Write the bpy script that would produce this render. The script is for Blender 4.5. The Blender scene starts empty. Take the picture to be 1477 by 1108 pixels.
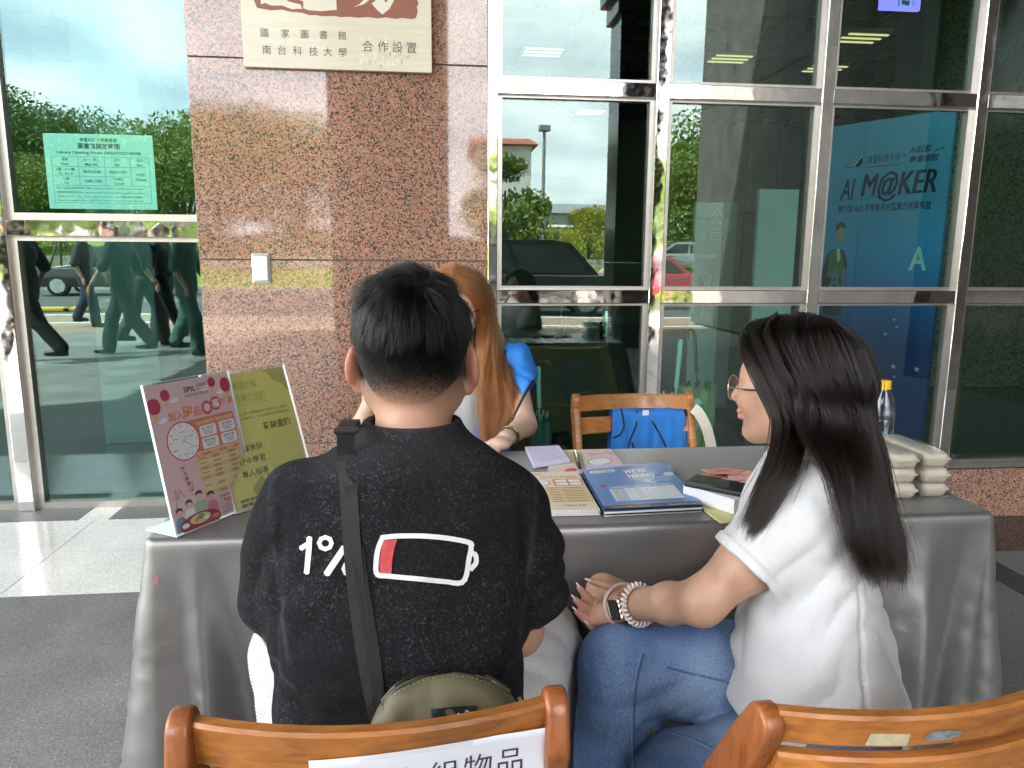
import bpy, bmesh, math, random
import numpy as np
from mathutils import Vector, Matrix
from mathutils.bvhtree import BVHTree

rnd = random.Random(7)
nrng = np.random.default_rng(7)
SC = bpy.context.scene
COL = SC.collection

# ------------------------------------------------------------------ camera
EYE = np.array([0.0, 0.0, 1.3])
FPX = 1065.0                      # focal length in pixels of the 1477 px wide photograph
PITCH, YAW, ROLL = 0.17301, 0.10739, 0.00732
cp, sp, cy_, sy_ = math.cos(PITCH), math.sin(PITCH), math.cos(YAW), math.sin(YAW)
_f = np.array([sy_ * cp, cy_ * cp, -sp]); _r = np.array([cy_, -sy_, 0.0]); _u = np.cross(_r, _f)
_r2 = math.cos(ROLL) * _r + math.sin(ROLL) * _u
_u2 = np.cross(_r2, _f)
CM = np.array([_r2, -_u2, _f])
cam = bpy.data.cameras.new('camera')
cam.sensor_width = 36.0
cam.lens = FPX / 1477.0 * 36.0
cam.clip_start = 0.02
cam.clip_end = 900.0
camo = bpy.data.objects.new('camera', cam)
COL.objects.link(camo)
_m = Matrix.Identity(4)
for i in range(3):
    _m[i][0], _m[i][1], _m[i][2], _m[i][3] = _r2[i], _u2[i], -_f[i], EYE[i]
camo.matrix_world = _m
SC.camera = camo

# ------------------------------------------------------------------ sky, sun, exposure
SUN_EL, SUN_AZ = math.radians(56), math.radians(155)      # azimuth from +X, anticlockwise
sun_v = Vector((math.cos(SUN_EL) * math.cos(SUN_AZ), math.cos(SUN_EL) * math.sin(SUN_AZ), math.sin(SUN_EL)))
W = bpy.data.worlds.new('World')
SC.world = W
W.use_nodes = True
wn, wl = W.node_tree.nodes, W.node_tree.links
wn.clear()
w_out = wn.new('ShaderNodeOutputWorld'); w_bg = wn.new('ShaderNodeBackground')
w_sky = wn.new('ShaderNodeTexSky'); w_sky.sky_type = 'NISHITA'; w_sky.sun_disc = False
w_sky.sun_elevation = SUN_EL; w_sky.sun_rotation = math.atan2(sun_v.x, sun_v.y)
w_sky.air_density = 1.0; w_sky.dust_density = 1.5
w_tc = wn.new('ShaderNodeTexCoord'); w_sep = wn.new('ShaderNodeSeparateXYZ')
w_add = wn.new('ShaderNodeMath'); w_add.operation = 'ADD'; w_add.inputs[1].default_value = 0.22
w_max = wn.new('ShaderNodeMath'); w_max.operation = 'MAXIMUM'; w_max.inputs[1].default_value = 0.05
w_div = wn.new('ShaderNodeVectorMath'); w_div.operation = 'DIVIDE'
w_cmb = wn.new('ShaderNodeCombineXYZ')
w_no = wn.new('ShaderNodeTexNoise'); w_no.inputs['Scale'].default_value = 1.55; w_no.inputs['Detail'].default_value = 9; w_no.inputs['Roughness'].default_value = 0.56
w_rp = wn.new('ShaderNodeValToRGB')
w_rp.color_ramp.elements[0].position = 0.36; w_rp.color_ramp.elements[0].color = (0.50, 0.50, 0.50, 1)
w_rp.color_ramp.elements[1].position = 0.53; w_rp.color_ramp.elements[1].color = (0.96, 0.96, 0.96, 1)
w_no2 = wn.new('ShaderNodeTexNoise'); w_no2.inputs['Scale'].default_value = 3.2; w_no2.inputs['Detail'].default_value = 6
w_rp2 = wn.new('ShaderNodeValToRGB')
w_rp2.color_ramp.elements[0].position = 0.3; w_rp2.color_ramp.elements[0].color = (0.66, 0.70, 0.75, 1)
w_rp2.color_ramp.elements[1].position = 0.65; w_rp2.color_ramp.elements[1].color = (1, 1, 0.99, 1)
w_sc = wn.new('ShaderNodeVectorMath'); w_sc.operation = 'SCALE'; w_sc.inputs['Scale'].default_value = 8.5
w_mix = wn.new('ShaderNodeMix'); w_mix.data_type = 'RGBA'
w_bg.inputs['Strength'].default_value = 0.15
wl.new(w_tc.outputs['Generated'], w_sep.inputs[0]); wl.new(w_sep.outputs['Z'], w_max.inputs[0]); wl.new(w_max.outputs[0], w_add.inputs[0])
for k in 'XYZ': wl.new(w_add.outputs[0], w_cmb.inputs[k])
wl.new(w_tc.outputs['Generated'], w_div.inputs[0]); wl.new(w_cmb.outputs[0], w_div.inputs[1])
wl.new(w_div.outputs[0], w_no.inputs['Vector']); wl.new(w_div.outputs[0], w_no2.inputs['Vector'])
wl.new(w_no.outputs['Fac'], w_rp.inputs[0]); wl.new(w_no2.outputs['Fac'], w_rp2.inputs[0]); wl.new(w_rp2.outputs[0], w_sc.inputs[0])
wl.new(w_rp.outputs[0], w_mix.inputs['Factor']); wl.new(w_sky.outputs[0], w_mix.inputs['A']); wl.new(w_sc.outputs[0], w_mix.inputs['B'])
wl.new(w_mix.outputs['Result'], w_bg.inputs[0]); wl.new(w_bg.outputs[0], w_out.inputs[0])

sun = bpy.data.lights.new('sun', 'SUN'); sun.energy = 4.5; sun.angle = math.radians(0.5); sun.color = (1.0, 0.95, 0.87)
suno = bpy.data.objects.new('sun', sun); COL.objects.link(suno)
suno.rotation_euler = sun_v.to_track_quat('Z', 'Y').to_euler()
suno.location = sun_v * 60

SC.view_settings.view_transform = 'Standard'
SC.view_settings.look = 'None'
SC.view_settings.exposure = 3.02
SC.view_settings.gamma = 1.0
SC.view_settings.use_curve_mapping = False
SC.render.engine = 'CYCLES'
SC.cycles.use_denoising = True
try:
    SC.cycles.denoiser = 'OPENIMAGEDENOISE'
    SC.cycles.denoising_input_passes = 'RGB_ALBEDO_NORMAL'
    SC.cycles.denoising_prefilter = 'ACCURATE'
except Exception:
    pass
SC.cycles.max_bounces = 10
SC.cycles.diffuse_bounces = 4
SC.cycles.glossy_bounces = 5
SC.cycles.transmission_bounces = 8
SC.cycles.transparent_max_bounces = 24
SC.cycles.caustics_reflective = False
SC.cycles.caustics_refractive = False
SC.cycles.sample_clamp_indirect = 6.0

# ------------------------------------------------------------------ photograph ray -> point on a world plane (for reading dimensions)
def ray(px, py):
    return CM.T @ np.array([(px - 738.5) / FPX, (py - 554.0) / FPX, 1.0])
def oy(px, py, Y):
    d = ray(px, py); return Vector((d * (Y / d[1]) + EYE).tolist())
def oz(px, py, z):
    d = ray(px, py); return Vector((d * ((z - EYE[2]) / d[2]) + EYE).tolist())
GL = 3.35                        # plane of the right-hand glass
def mir(px, py, Yv, Yw=GL):      # where a thing stands outside whose mirror image lies at virtual depth Yv behind the glass Yw
    p = oy(px, py, Yv); return Vector((p.x, 2 * Yw - Yv, p.z))

# ------------------------------------------------------------------ materials
def lin(r, g, b):
    f = lambda c: (c / 255 / 12.92) if c <= 10.3 else ((c / 255 + 0.055) / 1.055) ** 2.4
    return (f(r), f(g), f(b))
MATS = {}
def new_mat(name):
    m = bpy.data.materials.new(name); m.use_nodes = True
    n = m.node_tree.nodes; n.clear()
    o = n.new('ShaderNodeOutputMaterial'); b = n.new('ShaderNodeBsdfPrincipled')
    m.node_tree.links.new(b.outputs[0], o.inputs[0])
    return m, n, m.node_tree.links, b, o
def seti(b, **kw):
    names = dict(color='Base Color', rough='Roughness', metal='Metallic', ior='IOR', trans='Transmission Weight', alpha='Alpha', spec='Specular IOR Level',
                 coat='Coat Weight', coatr='Coat Roughness', sheen='Sheen Weight', sheenr='Sheen Roughness', sss='Subsurface Weight', emis='Emission Color', emst='Emission Strength', aniso='Anisotropic')
    for k, v in kw.items():
        i = b.inputs[names[k]]
        if k in ('color', 'emis'): i.default_value = (*v, 1)
        else: i.default_value = v
def mat(name, color=(0.5, 0.5, 0.5), rough=0.5, noise=0.0, nscale=8.0, bump=0.0, bscale=60.0, stretch=(1, 1, 1), coord='Object', **kw):
    """plain principled material with optional colour mottling and fine relief"""
    if name in MATS: return MATS[name]
    m, n, l, b, o = new_mat(name)
    seti(b, color=color, rough=rough, **kw)
    if noise or bump:
        tc = n.new('ShaderNodeTexCoord'); mp = n.new('ShaderNodeMapping'); mp.inputs['Scale'].default_value = stretch
        l.new(tc.outputs[coord], mp.inputs[0])
    if noise:
        t = n.new('ShaderNodeTexNoise'); t.inputs['Scale'].default_value = nscale; t.inputs['Detail'].default_value = 6
        l.new(mp.outputs[0], t.inputs['Vector'])
        r = n.new('ShaderNodeMapRange'); r.inputs['From Min'].default_value = 0.3; r.inputs['From Max'].default_value = 0.7
        r.inputs['To Min'].default_value = 1 - noise; r.inputs['To Max'].default_value = 1 + noise
        l.new(t.outputs['Fac'], r.inputs[0])
        v = n.new('ShaderNodeVectorMath'); v.operation = 'SCALE'; v.inputs[0].default_value = color
        l.new(r.outputs[0], v.inputs['Scale']); l.new(v.outputs[0], b.inputs['Base Color'])
    if bump:
        t = n.new('ShaderNodeTexNoise'); t.inputs['Scale'].default_value = bscale; t.inputs['Detail'].default_value = 5
        l.new(mp.outputs[0], t.inputs['Vector'])
        bp = n.new('ShaderNodeBump'); bp.inputs['Strength'].default_value = bump; bp.inputs['Distance'].default_value = 0.01
        l.new(t.outputs['Fac'], bp.inputs['Height']); l.new(bp.outputs[0], b.inputs['Normal'])
    MATS[name] = m
    return m
def ramp(n, stops):
    r = n.new('ShaderNodeValToRGB'); cr = r.color_ramp
    while len(cr.elements) < len(stops): cr.elements.new(0.5)
    for e, (p, c) in zip(cr.elements, stops): e.position = p; e.color = (*c, 1)
    return r
def granite(name, stops, scale=110.0, rough=0.12, bump=0.0, warp=0.6, coord='Object', big=0.0, tone=0.0, **kw):
    if name in MATS: return MATS[name]
    m, n, l, b, o = new_mat(name)
    tc = n.new('ShaderNodeTexCoord')
    wv = n.new('ShaderNodeTexNoise'); wv.inputs['Scale'].default_value = scale * 0.7
    l.new(tc.outputs[coord], wv.inputs['Vector'])
    mx = n.new('ShaderNodeVectorMath'); mx.operation = 'MULTIPLY_ADD'; mx.inputs[1].default_value = (warp / scale,) * 3
    l.new(wv.outputs['Color'], mx.inputs[0]); l.new(tc.outputs[coord], mx.inputs[2])
    v = n.new('ShaderNodeTexVoronoi'); v.inputs['Scale'].default_value = scale
    l.new(mx.outputs[0], v.inputs['Vector'])
    s = n.new('ShaderNodeSeparateColor'); l.new(v.outputs['Color'], s.inputs[0])
    r = ramp(n, stops); r.color_ramp.interpolation = 'LINEAR'
    l.new(s.outputs[0], r.inputs[0])
    v2 = n.new('ShaderNodeTexNoise'); v2.inputs['Scale'].default_value = scale * 3; v2.inputs['Detail'].default_value = 3
    l.new(tc.outputs[coord], v2.inputs['Vector'])
    mr = n.new('ShaderNodeMapRange'); mr.inputs['From Min'].default_value = 0.3; mr.inputs['From Max'].default_value = 0.7; mr.inputs['To Min'].default_value = 0.75; mr.inputs['To Max'].default_value = 1.25
    l.new(v2.outputs['Fac'], mr.inputs[0])
    sc = n.new('ShaderNodeVectorMath'); sc.operation = 'SCALE'
    l.new(r.outputs[0], sc.inputs[0]); l.new(mr.outputs[0], sc.inputs['Scale'])
    last = sc
    if big:
        v3 = n.new('ShaderNodeTexNoise'); v3.inputs['Scale'].default_value = 1.7; v3.inputs['Detail'].default_value = 5
        l.new(tc.outputs[coord], v3.inputs['Vector'])
        m3 = n.new('ShaderNodeMapRange'); m3.inputs['From Min'].default_value = 0.3; m3.inputs['From Max'].default_value = 0.7; m3.inputs['To Min'].default_value = 1 - big; m3.inputs['To Max'].default_value = 1 + big
        l.new(v3.outputs['Fac'], m3.inputs[0])
        s3 = n.new('ShaderNodeVectorMath'); s3.operation = 'SCALE'; l.new(sc.outputs[0], s3.inputs[0]); l.new(m3.outputs[0], s3.inputs['Scale']); last = s3
    oi = n.new('ShaderNodeObjectInfo'); mo = n.new('ShaderNodeMapRange'); mo.inputs['To Min'].default_value = 1 - tone; mo.inputs['To Max'].default_value = 1 + tone
    so = n.new('ShaderNodeVectorMath'); so.operation = 'SCALE'; l.new(oi.outputs['Random'], mo.inputs[0]); l.new(last.outputs[0], so.inputs[0]); l.new(mo.outputs[0], so.inputs['Scale']); last = so
    l.new(last.outputs[0], b.inputs['Base Color'])
    seti(b, rough=rough, **kw)
    if bump:
        bp = n.new('ShaderNodeBump'); bp.inputs['Strength'].default_value = bump; bp.inputs['Distance'].default_value = 0.004
        l.new(v2.outputs['Fac'], bp.inputs['Height']); l.new(bp.outputs[0], b.inputs['Normal'])
    MATS[name] = m
    return m
def chrome(name, color=(0.78, 0.76, 0.74), rough=0.05, wav=0.25, wscale=6.0, stretch=(1, 1, 1)):
    if name in MATS: return MATS[name]
    m, n, l, b, o = new_mat(name); seti(b, color=color, rough=rough, metal=1.0)
    tc = n.new('ShaderNodeTexCoord'); mp = n.new('ShaderNodeMapping'); mp.inputs['Scale'].default_value = stretch
    l.new(tc.outputs['Object'], mp.inputs[0])
    t = n.new('ShaderNodeTexNoise'); t.inputs['Scale'].default_value = wscale; t.inputs['Detail'].default_value = 2
    l.new(mp.outputs[0], t.inputs['Vector'])
    bp = n.new('ShaderNodeBump'); bp.inputs['Strength'].default_value = wav; bp.inputs['Distance'].default_value = 0.02
    l.new(t.outputs['Fac'], bp.inputs['Height']); l.new(bp.outputs[0], b.inputs['Normal'])
    t2 = n.new('ShaderNodeTexNoise'); t2.inputs['Scale'].default_value = 40; t2.inputs['Detail'].default_value = 6
    l.new(mp.outputs[0], t2.inputs['Vector'])
    mr = n.new('ShaderNodeMapRange'); mr.inputs['From Min'].default_value = 0.35; mr.inputs['From Max'].default_value = 0.75; mr.inputs['To Min'].default_value = rough * 0.6; mr.inputs['To Max'].default_value = rough * 2.4
    l.new(t2.outputs['Fac'], mr.inputs[0]); l.new(mr.outputs[0], b.inputs['Roughness'])
    MATS[name] = m
    return m
def pane_glass(name, tint, f0=0.04, rough=0.0, refl=(1, 1, 1)):
    """one face of a glass sheet: straight-through tinted transmission with a Schlick mirror reflection"""
    if name in MATS: return MATS[name]
    m = bpy.data.materials.new(name); m.use_nodes = True
    n, l = m.node_tree.nodes, m.node_tree.links; n.clear()
    o = n.new('ShaderNodeOutputMaterial'); tr = n.new('ShaderNodeBsdfTransparent'); gl = n.new('ShaderNodeBsdfGlossy'); mx = n.new('ShaderNodeMixShader')
    tr.inputs[0].default_value = (*tint, 1); gl.inputs['Roughness'].default_value = rough; gl.inputs['Color'].default_value = (*refl, 1)
    lw = n.new('ShaderNodeLayerWeight'); lw.inputs['Blend'].default_value = 0.5
    pw = n.new('ShaderNodeMath'); pw.operation = 'POWER'; pw.inputs[1].default_value = 5
    ma = n.new('ShaderNodeMath'); ma.operation = 'MULTIPLY_ADD'; ma.inputs[1].default_value = 1 - f0; ma.inputs[2].default_value = f0
    l.new(lw.outputs['Facing'], pw.inputs[0]); l.new(pw.outputs[0], ma.inputs[0]); l.new(ma.outputs[0], mx.inputs[0])
    tc = n.new('ShaderNodeTexCoord'); t = n.new('ShaderNodeTexNoise'); t.inputs['Scale'].default_value = 1.3; t.inputs['Detail'].default_value = 1
    l.new(tc.outputs['Object'], t.inputs['Vector'])
    bp = n.new('ShaderNodeBump'); bp.inputs['Strength'].default_value = 0.018; bp.inputs['Distance'].default_value = 0.03
    l.new(t.outputs['Fac'], bp.inputs['Height']); l.new(bp.outputs[0], gl.inputs['Normal'])
    l.new(tr.outputs[0], mx.inputs[1]); l.new(gl.outputs[0], mx.inputs[2]); l.new(mx.outputs[0], o.inputs[0])
    MATS[name] = m
    return m
def emit(name, color, st):
    if name in MATS: return MATS[name]
    m = bpy.data.materials.new(name); m.use_nodes = True
    n, l = m.node_tree.nodes, m.node_tree.links; n.clear()
    o = n.new('ShaderNodeOutputMaterial'); e = n.new('ShaderNodeEmission'); e.inputs[0].default_value = (*color, 1); e.inputs[1].default_value = st
    l.new(e.outputs[0], o.inputs[0]); MATS[name] = m
    return m
def wood(name, c1, c2, rough=0.32, scale=14.0, stretch=(1, 14, 14), coat=0.25):
    if name in MATS: return MATS[name]
    m, n, l, b, o = new_mat(name)
    tc = n.new('ShaderNodeTexCoord'); mp = n.new('ShaderNodeMapping'); mp.inputs['Scale'].default_value = stretch
    l.new(tc.outputs['Object'], mp.inputs[0])
    t = n.new('ShaderNodeTexNoise'); t.inputs['Scale'].default_value = scale * 0.35; t.inputs['Detail'].default_value = 8; t.inputs['Distortion'].default_value = 1.1
    l.new(mp.outputs[0], t.inputs['Vector'])
    r = ramp(n, [(0.28, c2), (0.5, c1), (0.72, tuple(min(1, x * 1.22) for x in c1))])
    l.new(t.outputs['Fac'], r.inputs[0])
    t2 = n.new('ShaderNodeTexNoise'); t2.inputs['Scale'].default_value = 9; t2.inputs['Detail'].default_value = 5
    l.new(tc.outputs['Object'], t2.inputs['Vector'])
    mr = n.new('ShaderNodeMapRange'); mr.inputs['From Min'].default_value = 0.3; mr.inputs['From Max'].default_value = 0.7; mr.inputs['To Min'].default_value = 0.62; mr.inputs['To Max'].default_value = 1.25
    l.new(t2.outputs['Fac'], mr.inputs[0])
    s = n.new('ShaderNodeVectorMath'); s.operation = 'SCALE'; l.new(r.outputs[0], s.inputs[0]); l.new(mr.outputs[0], s.inputs['Scale'])
    l.new(s.outputs[0], b.inputs['Base Color'])
    # worn scratches
    v = n.new('ShaderNodeTexNoise'); v.inputs['Scale'].default_value = 30; v.inputs['Detail'].default_value = 8
    l.new(tc.outputs['Object'], v.inputs['Vector'])
    m2 = n.new('ShaderNodeMapRange'); m2.inputs['From Min'].default_value = 0.3; m2.inputs['From Max'].default_value = 0.75; m2.inputs['To Min'].default_value = rough * 0.6; m2.inputs['To Max'].default_value = rough * 2.2
    l.new(v.outputs['Fac'], m2.inputs[0]); l.new(m2.outputs[0], b.inputs['Roughness'])
    bp = n.new('ShaderNodeBump'); bp.inputs['Strength'].default_value = 0.12; bp.inputs['Distance'].default_value = 0.002
    l.new(t.outputs['Fac'], bp.inputs['Height']); l.new(bp.outputs[0], b.inputs['Normal'])
    seti(b, coat=coat, coatr=0.15)
    MATS[name] = m
    return m

# ------------------------------------------------------------------ objects
def link(o, parent=None):
    COL.objects.link(o)
    if parent is not None: o.parent = parent
    return o
def tag(o, label=None, cat=None, group=None, kind=None):
    if label: o['label'] = label
    if cat: o['category'] = cat
    if group: o['group'] = group
    if kind: o['kind'] = kind
    return o
def empty(name, loc=(0, 0, 0), rz=0.0, label=None, cat=None, group=None, kind=None):
    o = bpy.data.objects.new(name, None); o.empty_display_size = 0.1
    o.location = loc; o.rotation_euler = (0, 0, rz)
    link(o); return tag(o, label, cat, group, kind)
def mesh_from(name, verts, faces, mats, mi=None, smooth=False):
    me = bpy.data.meshes.new(name)
    if isinstance(verts, np.ndarray): verts = verts.tolist()
    if isinstance(faces, np.ndarray): faces = faces.tolist()
    me.from_pydata(verts, [], faces)
    for m in (mats if isinstance(mats, (list, tuple)) else [mats]): me.materials.append(m)
    if mi is not None: me.polygons.foreach_set('material_index', np.asarray(mi, dtype=np.int32))
    if smooth: me.polygons.foreach_set('use_smooth', np.ones(len(me.polygons), dtype=bool))
    me.update()
    return me
class MB:
    """collects shapes for one mesh object"""
    def __init__(s): s.v, s.f, s.m, s.sm = [], [], [], []; s.cur = 0; s.T = None
    def add(s, verts, faces, smooth=False):
        b = len(s.v)
        for p in verts:
            p = Vector(p)
            s.v.append(tuple(s.T @ p) if s.T is not None else tuple(p))
        for f in faces: s.f.append(tuple(i + b for i in f)); s.m.append(s.cur); s.sm.append(smooth)
        return s
    def box(s, x0, x1, y0, y1, z0, z1, bev=0.0):
        if bev <= 0:
            v = [(x, y, z) for z in (z0, z1) for y in (y0, y1) for x in (x0, x1)]
            f = [(0, 2, 3, 1), (4, 5, 7, 6), (0, 1, 5, 4), (2, 6, 7, 3), (0, 4, 6, 2), (1, 3, 7, 5)]
            return s.add(v, f)
        bm = bmesh.new(); bmesh.ops.create_cube(bm, size=1)
        for q in bm.verts: q.co = ((x0 + x1) / 2 + q.co.x * (x1 - x0), (y0 + y1) / 2 + q.co.y * (y1 - y0), (z0 + z1) / 2 + q.co.z * (z1 - z0))
        bmesh.ops.bevel(bm, geom=bm.edges[:], offset=bev, segments=2, profile=0.5, affect='EDGES')
        return s.bm(bm, False)
    def bm(s, bm, smooth=False):
        bm.verts.ensure_lookup_table(); bm.verts.index_update()
        s.add([q.co[:] for q in bm.verts], [[q.index for q in f.verts] for f in bm.faces], smooth); bm.free(); return s
    def prism(s, poly, axis, a0, a1, bev=0.0, smooth=False):
        """poly 2D points extruded along axis 'x','y','z' (the other two axes in order)"""
        def P(u, v, a): return {'x': (a, u, v), 'y': (u, a, v), 'z': (u, v, a)}[axis]
        bm = bmesh.new()
        lo = [bm.verts.new(P(u, v, a0)) for u, v in poly]; hi = [bm.verts.new(P(u, v, a1)) for u, v in poly]
        n = len(poly)
        bm.faces.new(lo); bm.faces.new(hi)
        for i in range(n): bm.faces.new((lo[i], lo[(i + 1) % n], hi[(i + 1) % n], hi[i]))
        bmesh.ops.recalc_face_normals(bm, faces=bm.faces[:])
        if bev: 
            es = [e for e in bm.edges if len(e.link_faces) == 2 and e.calc_face_angle(0) > 0.5]
            bmesh.ops.bevel(bm, geom=es, offset=bev, segments=3, profile=0.5, affect='EDGES')
        return s.bm(bm, smooth or bev > 0)
    def tube(s, pts, r, n=8, smooth=True, caps=True, rz=None):
        pts = [Vector(p) for p in pts]; rs = r if isinstance(r, (list, tuple)) else [r] * len(pts)
        vs, fs = [], []; up = Vector((0, 0, 1)); prev = None
        for i, p in enumerate(pts):
            t = (pts[min(i + 1, len(pts) - 1)] - pts[max(i - 1, 0)]).normalized()
            if prev is None:
                a = t.cross(up) if abs(t.z) < 0.95 else t.cross(Vector((1, 0, 0)))
            else: a = prev - t * prev.dot(t)
            if a.length < 1e-6: a = t.orthogonal()
            a.normalize(); prev = a; b = t.cross(a)
            for k in range(n):
                th = 2 * math.pi * k / n
                vs.append(p + (a * math.cos(th) + b * math.sin(th) * (rz or 1)) * rs[i])
        for i in range(len(pts) - 1):
            for k in range(n):
                fs.append((i * n + k, i * n + (k + 1) % n, (i + 1) * n + (k + 1) % n, (i + 1) * n + k))
        if caps: fs.append(tuple(range(n))[::-1]); fs.append(tuple((len(pts) - 1) * n + k for k in range(n)))
        return s.add(vs, fs, smooth)
    def lathe(s, prof, c=(0, 0, 0), n=20, smooth=True):
        vs, fs = [], []
        for r, z in prof:
            for k in range(n):
                th = 2 * math.pi * k / n; vs.append((c[0] + r * math.cos(th), c[1] + r * math.sin(th), c[2] + z))
        for i in range(len(prof) - 1):
            for k in range(n): fs.append((i * n + k, i * n + (k + 1) % n, (i + 1) * n + (k + 1) % n, (i + 1) * n + k))
        fs.append(tuple(range(n))[::-1]); fs.append(tuple((len(prof) - 1) * n + k for k in range(n)))
        return s.add(vs, fs, smooth)
    def quad(s, a, b, c, d): return s.add([a, b, c, d], [(0, 1, 2, 3)])
    def mesh(s, name, mats):
        me = mesh_from(name, s.v, s.f, mats, s.m)
        me.polygons.foreach_set('use_smooth', np.array(s.sm, dtype=bool))
        if any(s.sm):
            try: me.set_sharp_from_angle(angle=math.radians(38))
            except Exception: pass
        return me
    def build(s, name, mats, parent=None, loc=None, rz=None):
        o = bpy.data.objects.new(name, s.mesh(name, mats))
        if loc is not None: o.location = loc
        if rz is not None: o.rotation_euler = (0, 0, rz)
        return link(o, parent)
def copy_tree(o, parent=None):
    c = o.copy(); COL.objects.link(c)
    if parent is not None: c.parent = parent
    for ch in list(o.children): copy_tree(ch, c)
    return c
def same(me, name, parent=None, loc=(0, 0, 0), rz=0.0):
    o = bpy.data.objects.new(name, me); o.location = loc; o.rotation_euler = (0, 0, rz); return link(o, parent)

# ------------------------------------------------------------------ flat print: text, shapes on paper, cloth, signs
_text_cache = {}
def text_tris(s, bold=0.0, shear=0.0, res=2):
    key = (s, bold, shear)
    if key in _text_cache: return _text_cache[key]
    cu = bpy.data.curves.new('t', 'FONT'); cu.body = s; cu.size = 1.0; cu.resolution_u = res; cu.offset = bold; cu.shear = shear
    cu.align_x = 'LEFT'
    ob = bpy.data.objects.new('t', cu); COL.objects.link(ob)
    dg = bpy.context.evaluated_depsgraph_get(); dg.update()
    me = bpy.data.meshes.new_from_object(ob.evaluated_get(dg))
    V = [(v.co.x, v.co.y) for v in me.vertices]; F = [tuple(p.vertices) for p in me.polygons]
    bpy.data.objects.remove(ob); bpy.data.curves.remove(cu); bpy.data.meshes.remove(me)
    xs = [a for a, _ in V] or [0]
    _text_cache[key] = (V, F, min(xs), max(xs))
    return _text_cache[key]
def ink(color, rough=0.55, coat=0.0):
    return mat('ink_%d_%d_%d' % tuple(int(c * 255) for c in color), lin(*[c * 255 for c in color]) if False else color, rough, coat=coat)
class Print:
    """flat print in a sheet's own u (right), v (down) units, mapped by fn(u, v, height)"""
    def __init__(s, fn, step=0.0002): s.fn, s.v, s.f, s.m, s.mats, s.step, s.n = fn, [], [], [], [], step, 0
    def _add(s, pts, faces, mt, layer):
        if mt not in s.mats: s.mats.append(mt)
        k = s.mats.index(mt); b = len(s.v); s.n += 1; hh = (layer + (s.n % 45) / 55) * s.step      # every shape a hair above the last: no two lie in one plane
        for u, v in pts: s.v.append(tuple(s.fn(u, v, hh)))
        for f in faces: s.f.append(tuple(i + b for i in f)); s.m.append(k)
    def rect(s, u0, v0, u1, v1, mt, layer=1, nu=1, nv=1):
        pts = [(u0 + (u1 - u0) * i / nu, v0 + (v1 - v0) * j / nv) for j in range(nv + 1) for i in range(nu + 1)]
        fs = [(j * (nu + 1) + i, (j + 1) * (nu + 1) + i, (j + 1) * (nu + 1) + i + 1, j * (nu + 1) + i + 1) for j in range(nv) for i in range(nu)]
        s._add(pts, fs, mt, layer)
    def poly(s, pts, mt, layer=1): s._add(pts, [tuple(range(len(pts)))[::-1]], mt, layer)
    def ell(s, u, v, a, b, mt, layer=1, n=24): s.poly([(u + a * math.cos(2 * math.pi * k / n), v + b * math.sin(2 * math.pi * k / n)) for k in range(n)], mt, layer)
    def rrect(s, u0, v0, u1, v1, r, mt, layer=1):
        pts = []
        for cx, cyy, a0 in ((u1 - r, v1 - r, 0), (u0 + r, v1 - r, 90), (u0 + r, v0 + r, 180), (u1 - r, v0 + r, 270)):
            for k in range(5):
                a = math.radians(a0 + 22.5 * k); pts.append((cx + r * math.cos(a), cyy + r * math.sin(a)))
        s.poly(pts, mt, layer)
    def line(s, pts, w, mt, layer=1, closed=False):
        n = len(pts)
        for i in range(n if closed else n - 1):
            (x0, y0), (x1, y1) = pts[i], pts[(i + 1) % n]; dx, dy = x1 - x0, y1 - y0; L = math.hypot(dx, dy) or 1
            nx, ny = -dy / L * w / 2, dx / L * w / 2; ex, ey = dx / L * w * 0.3, dy / L * w * 0.3
            s._add([(x0 - ex + nx, y0 - ey + ny), (x1 + ex + nx, y1 + ey + ny), (x1 + ex - nx, y1 + ey - ny), (x0 - ex - nx, y0 - ey - ny)], [(3, 2, 1, 0) if False else (0, 1, 2, 3)], mt, layer)
    def text(s, t, u, v, size, mt, layer=2, align='l', bold=0.0, shear=0.0, rot=0.0, sx=1.0, width=None):
        V, F, x0, x1 = text_tris(t, bold, shear)
        k = size * sx
        if width: k = width / max(1e-6, x1 - x0)
        off = {'l': x0, 'c': (x0 + x1) / 2, 'r': x1}[align]
        c, sn = math.cos(rot), math.sin(rot); pts = []
        for a, b in V:
            p, q = (a - off) * k, -b * size
            pts.append((u + p * c - q * sn, v + p * sn + q * c))
        s._add(pts, F, mt, layer)
    def build(s, name, parent=None):
        o = bpy.data.objects.new(name, mesh_from(name, s.v, s.f, s.mats, s.m)); return link(o, parent)
def plane_map(o, U, V, N, k=0.001):
    o, U, V, N = Vector(o), Vector(U).normalized(), Vector(V).normalized(), Vector(N).normalized()
    return lambda u, v, h: o + U * (u * k) + V * (v * k) + N * (h + 0.0002)
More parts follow.
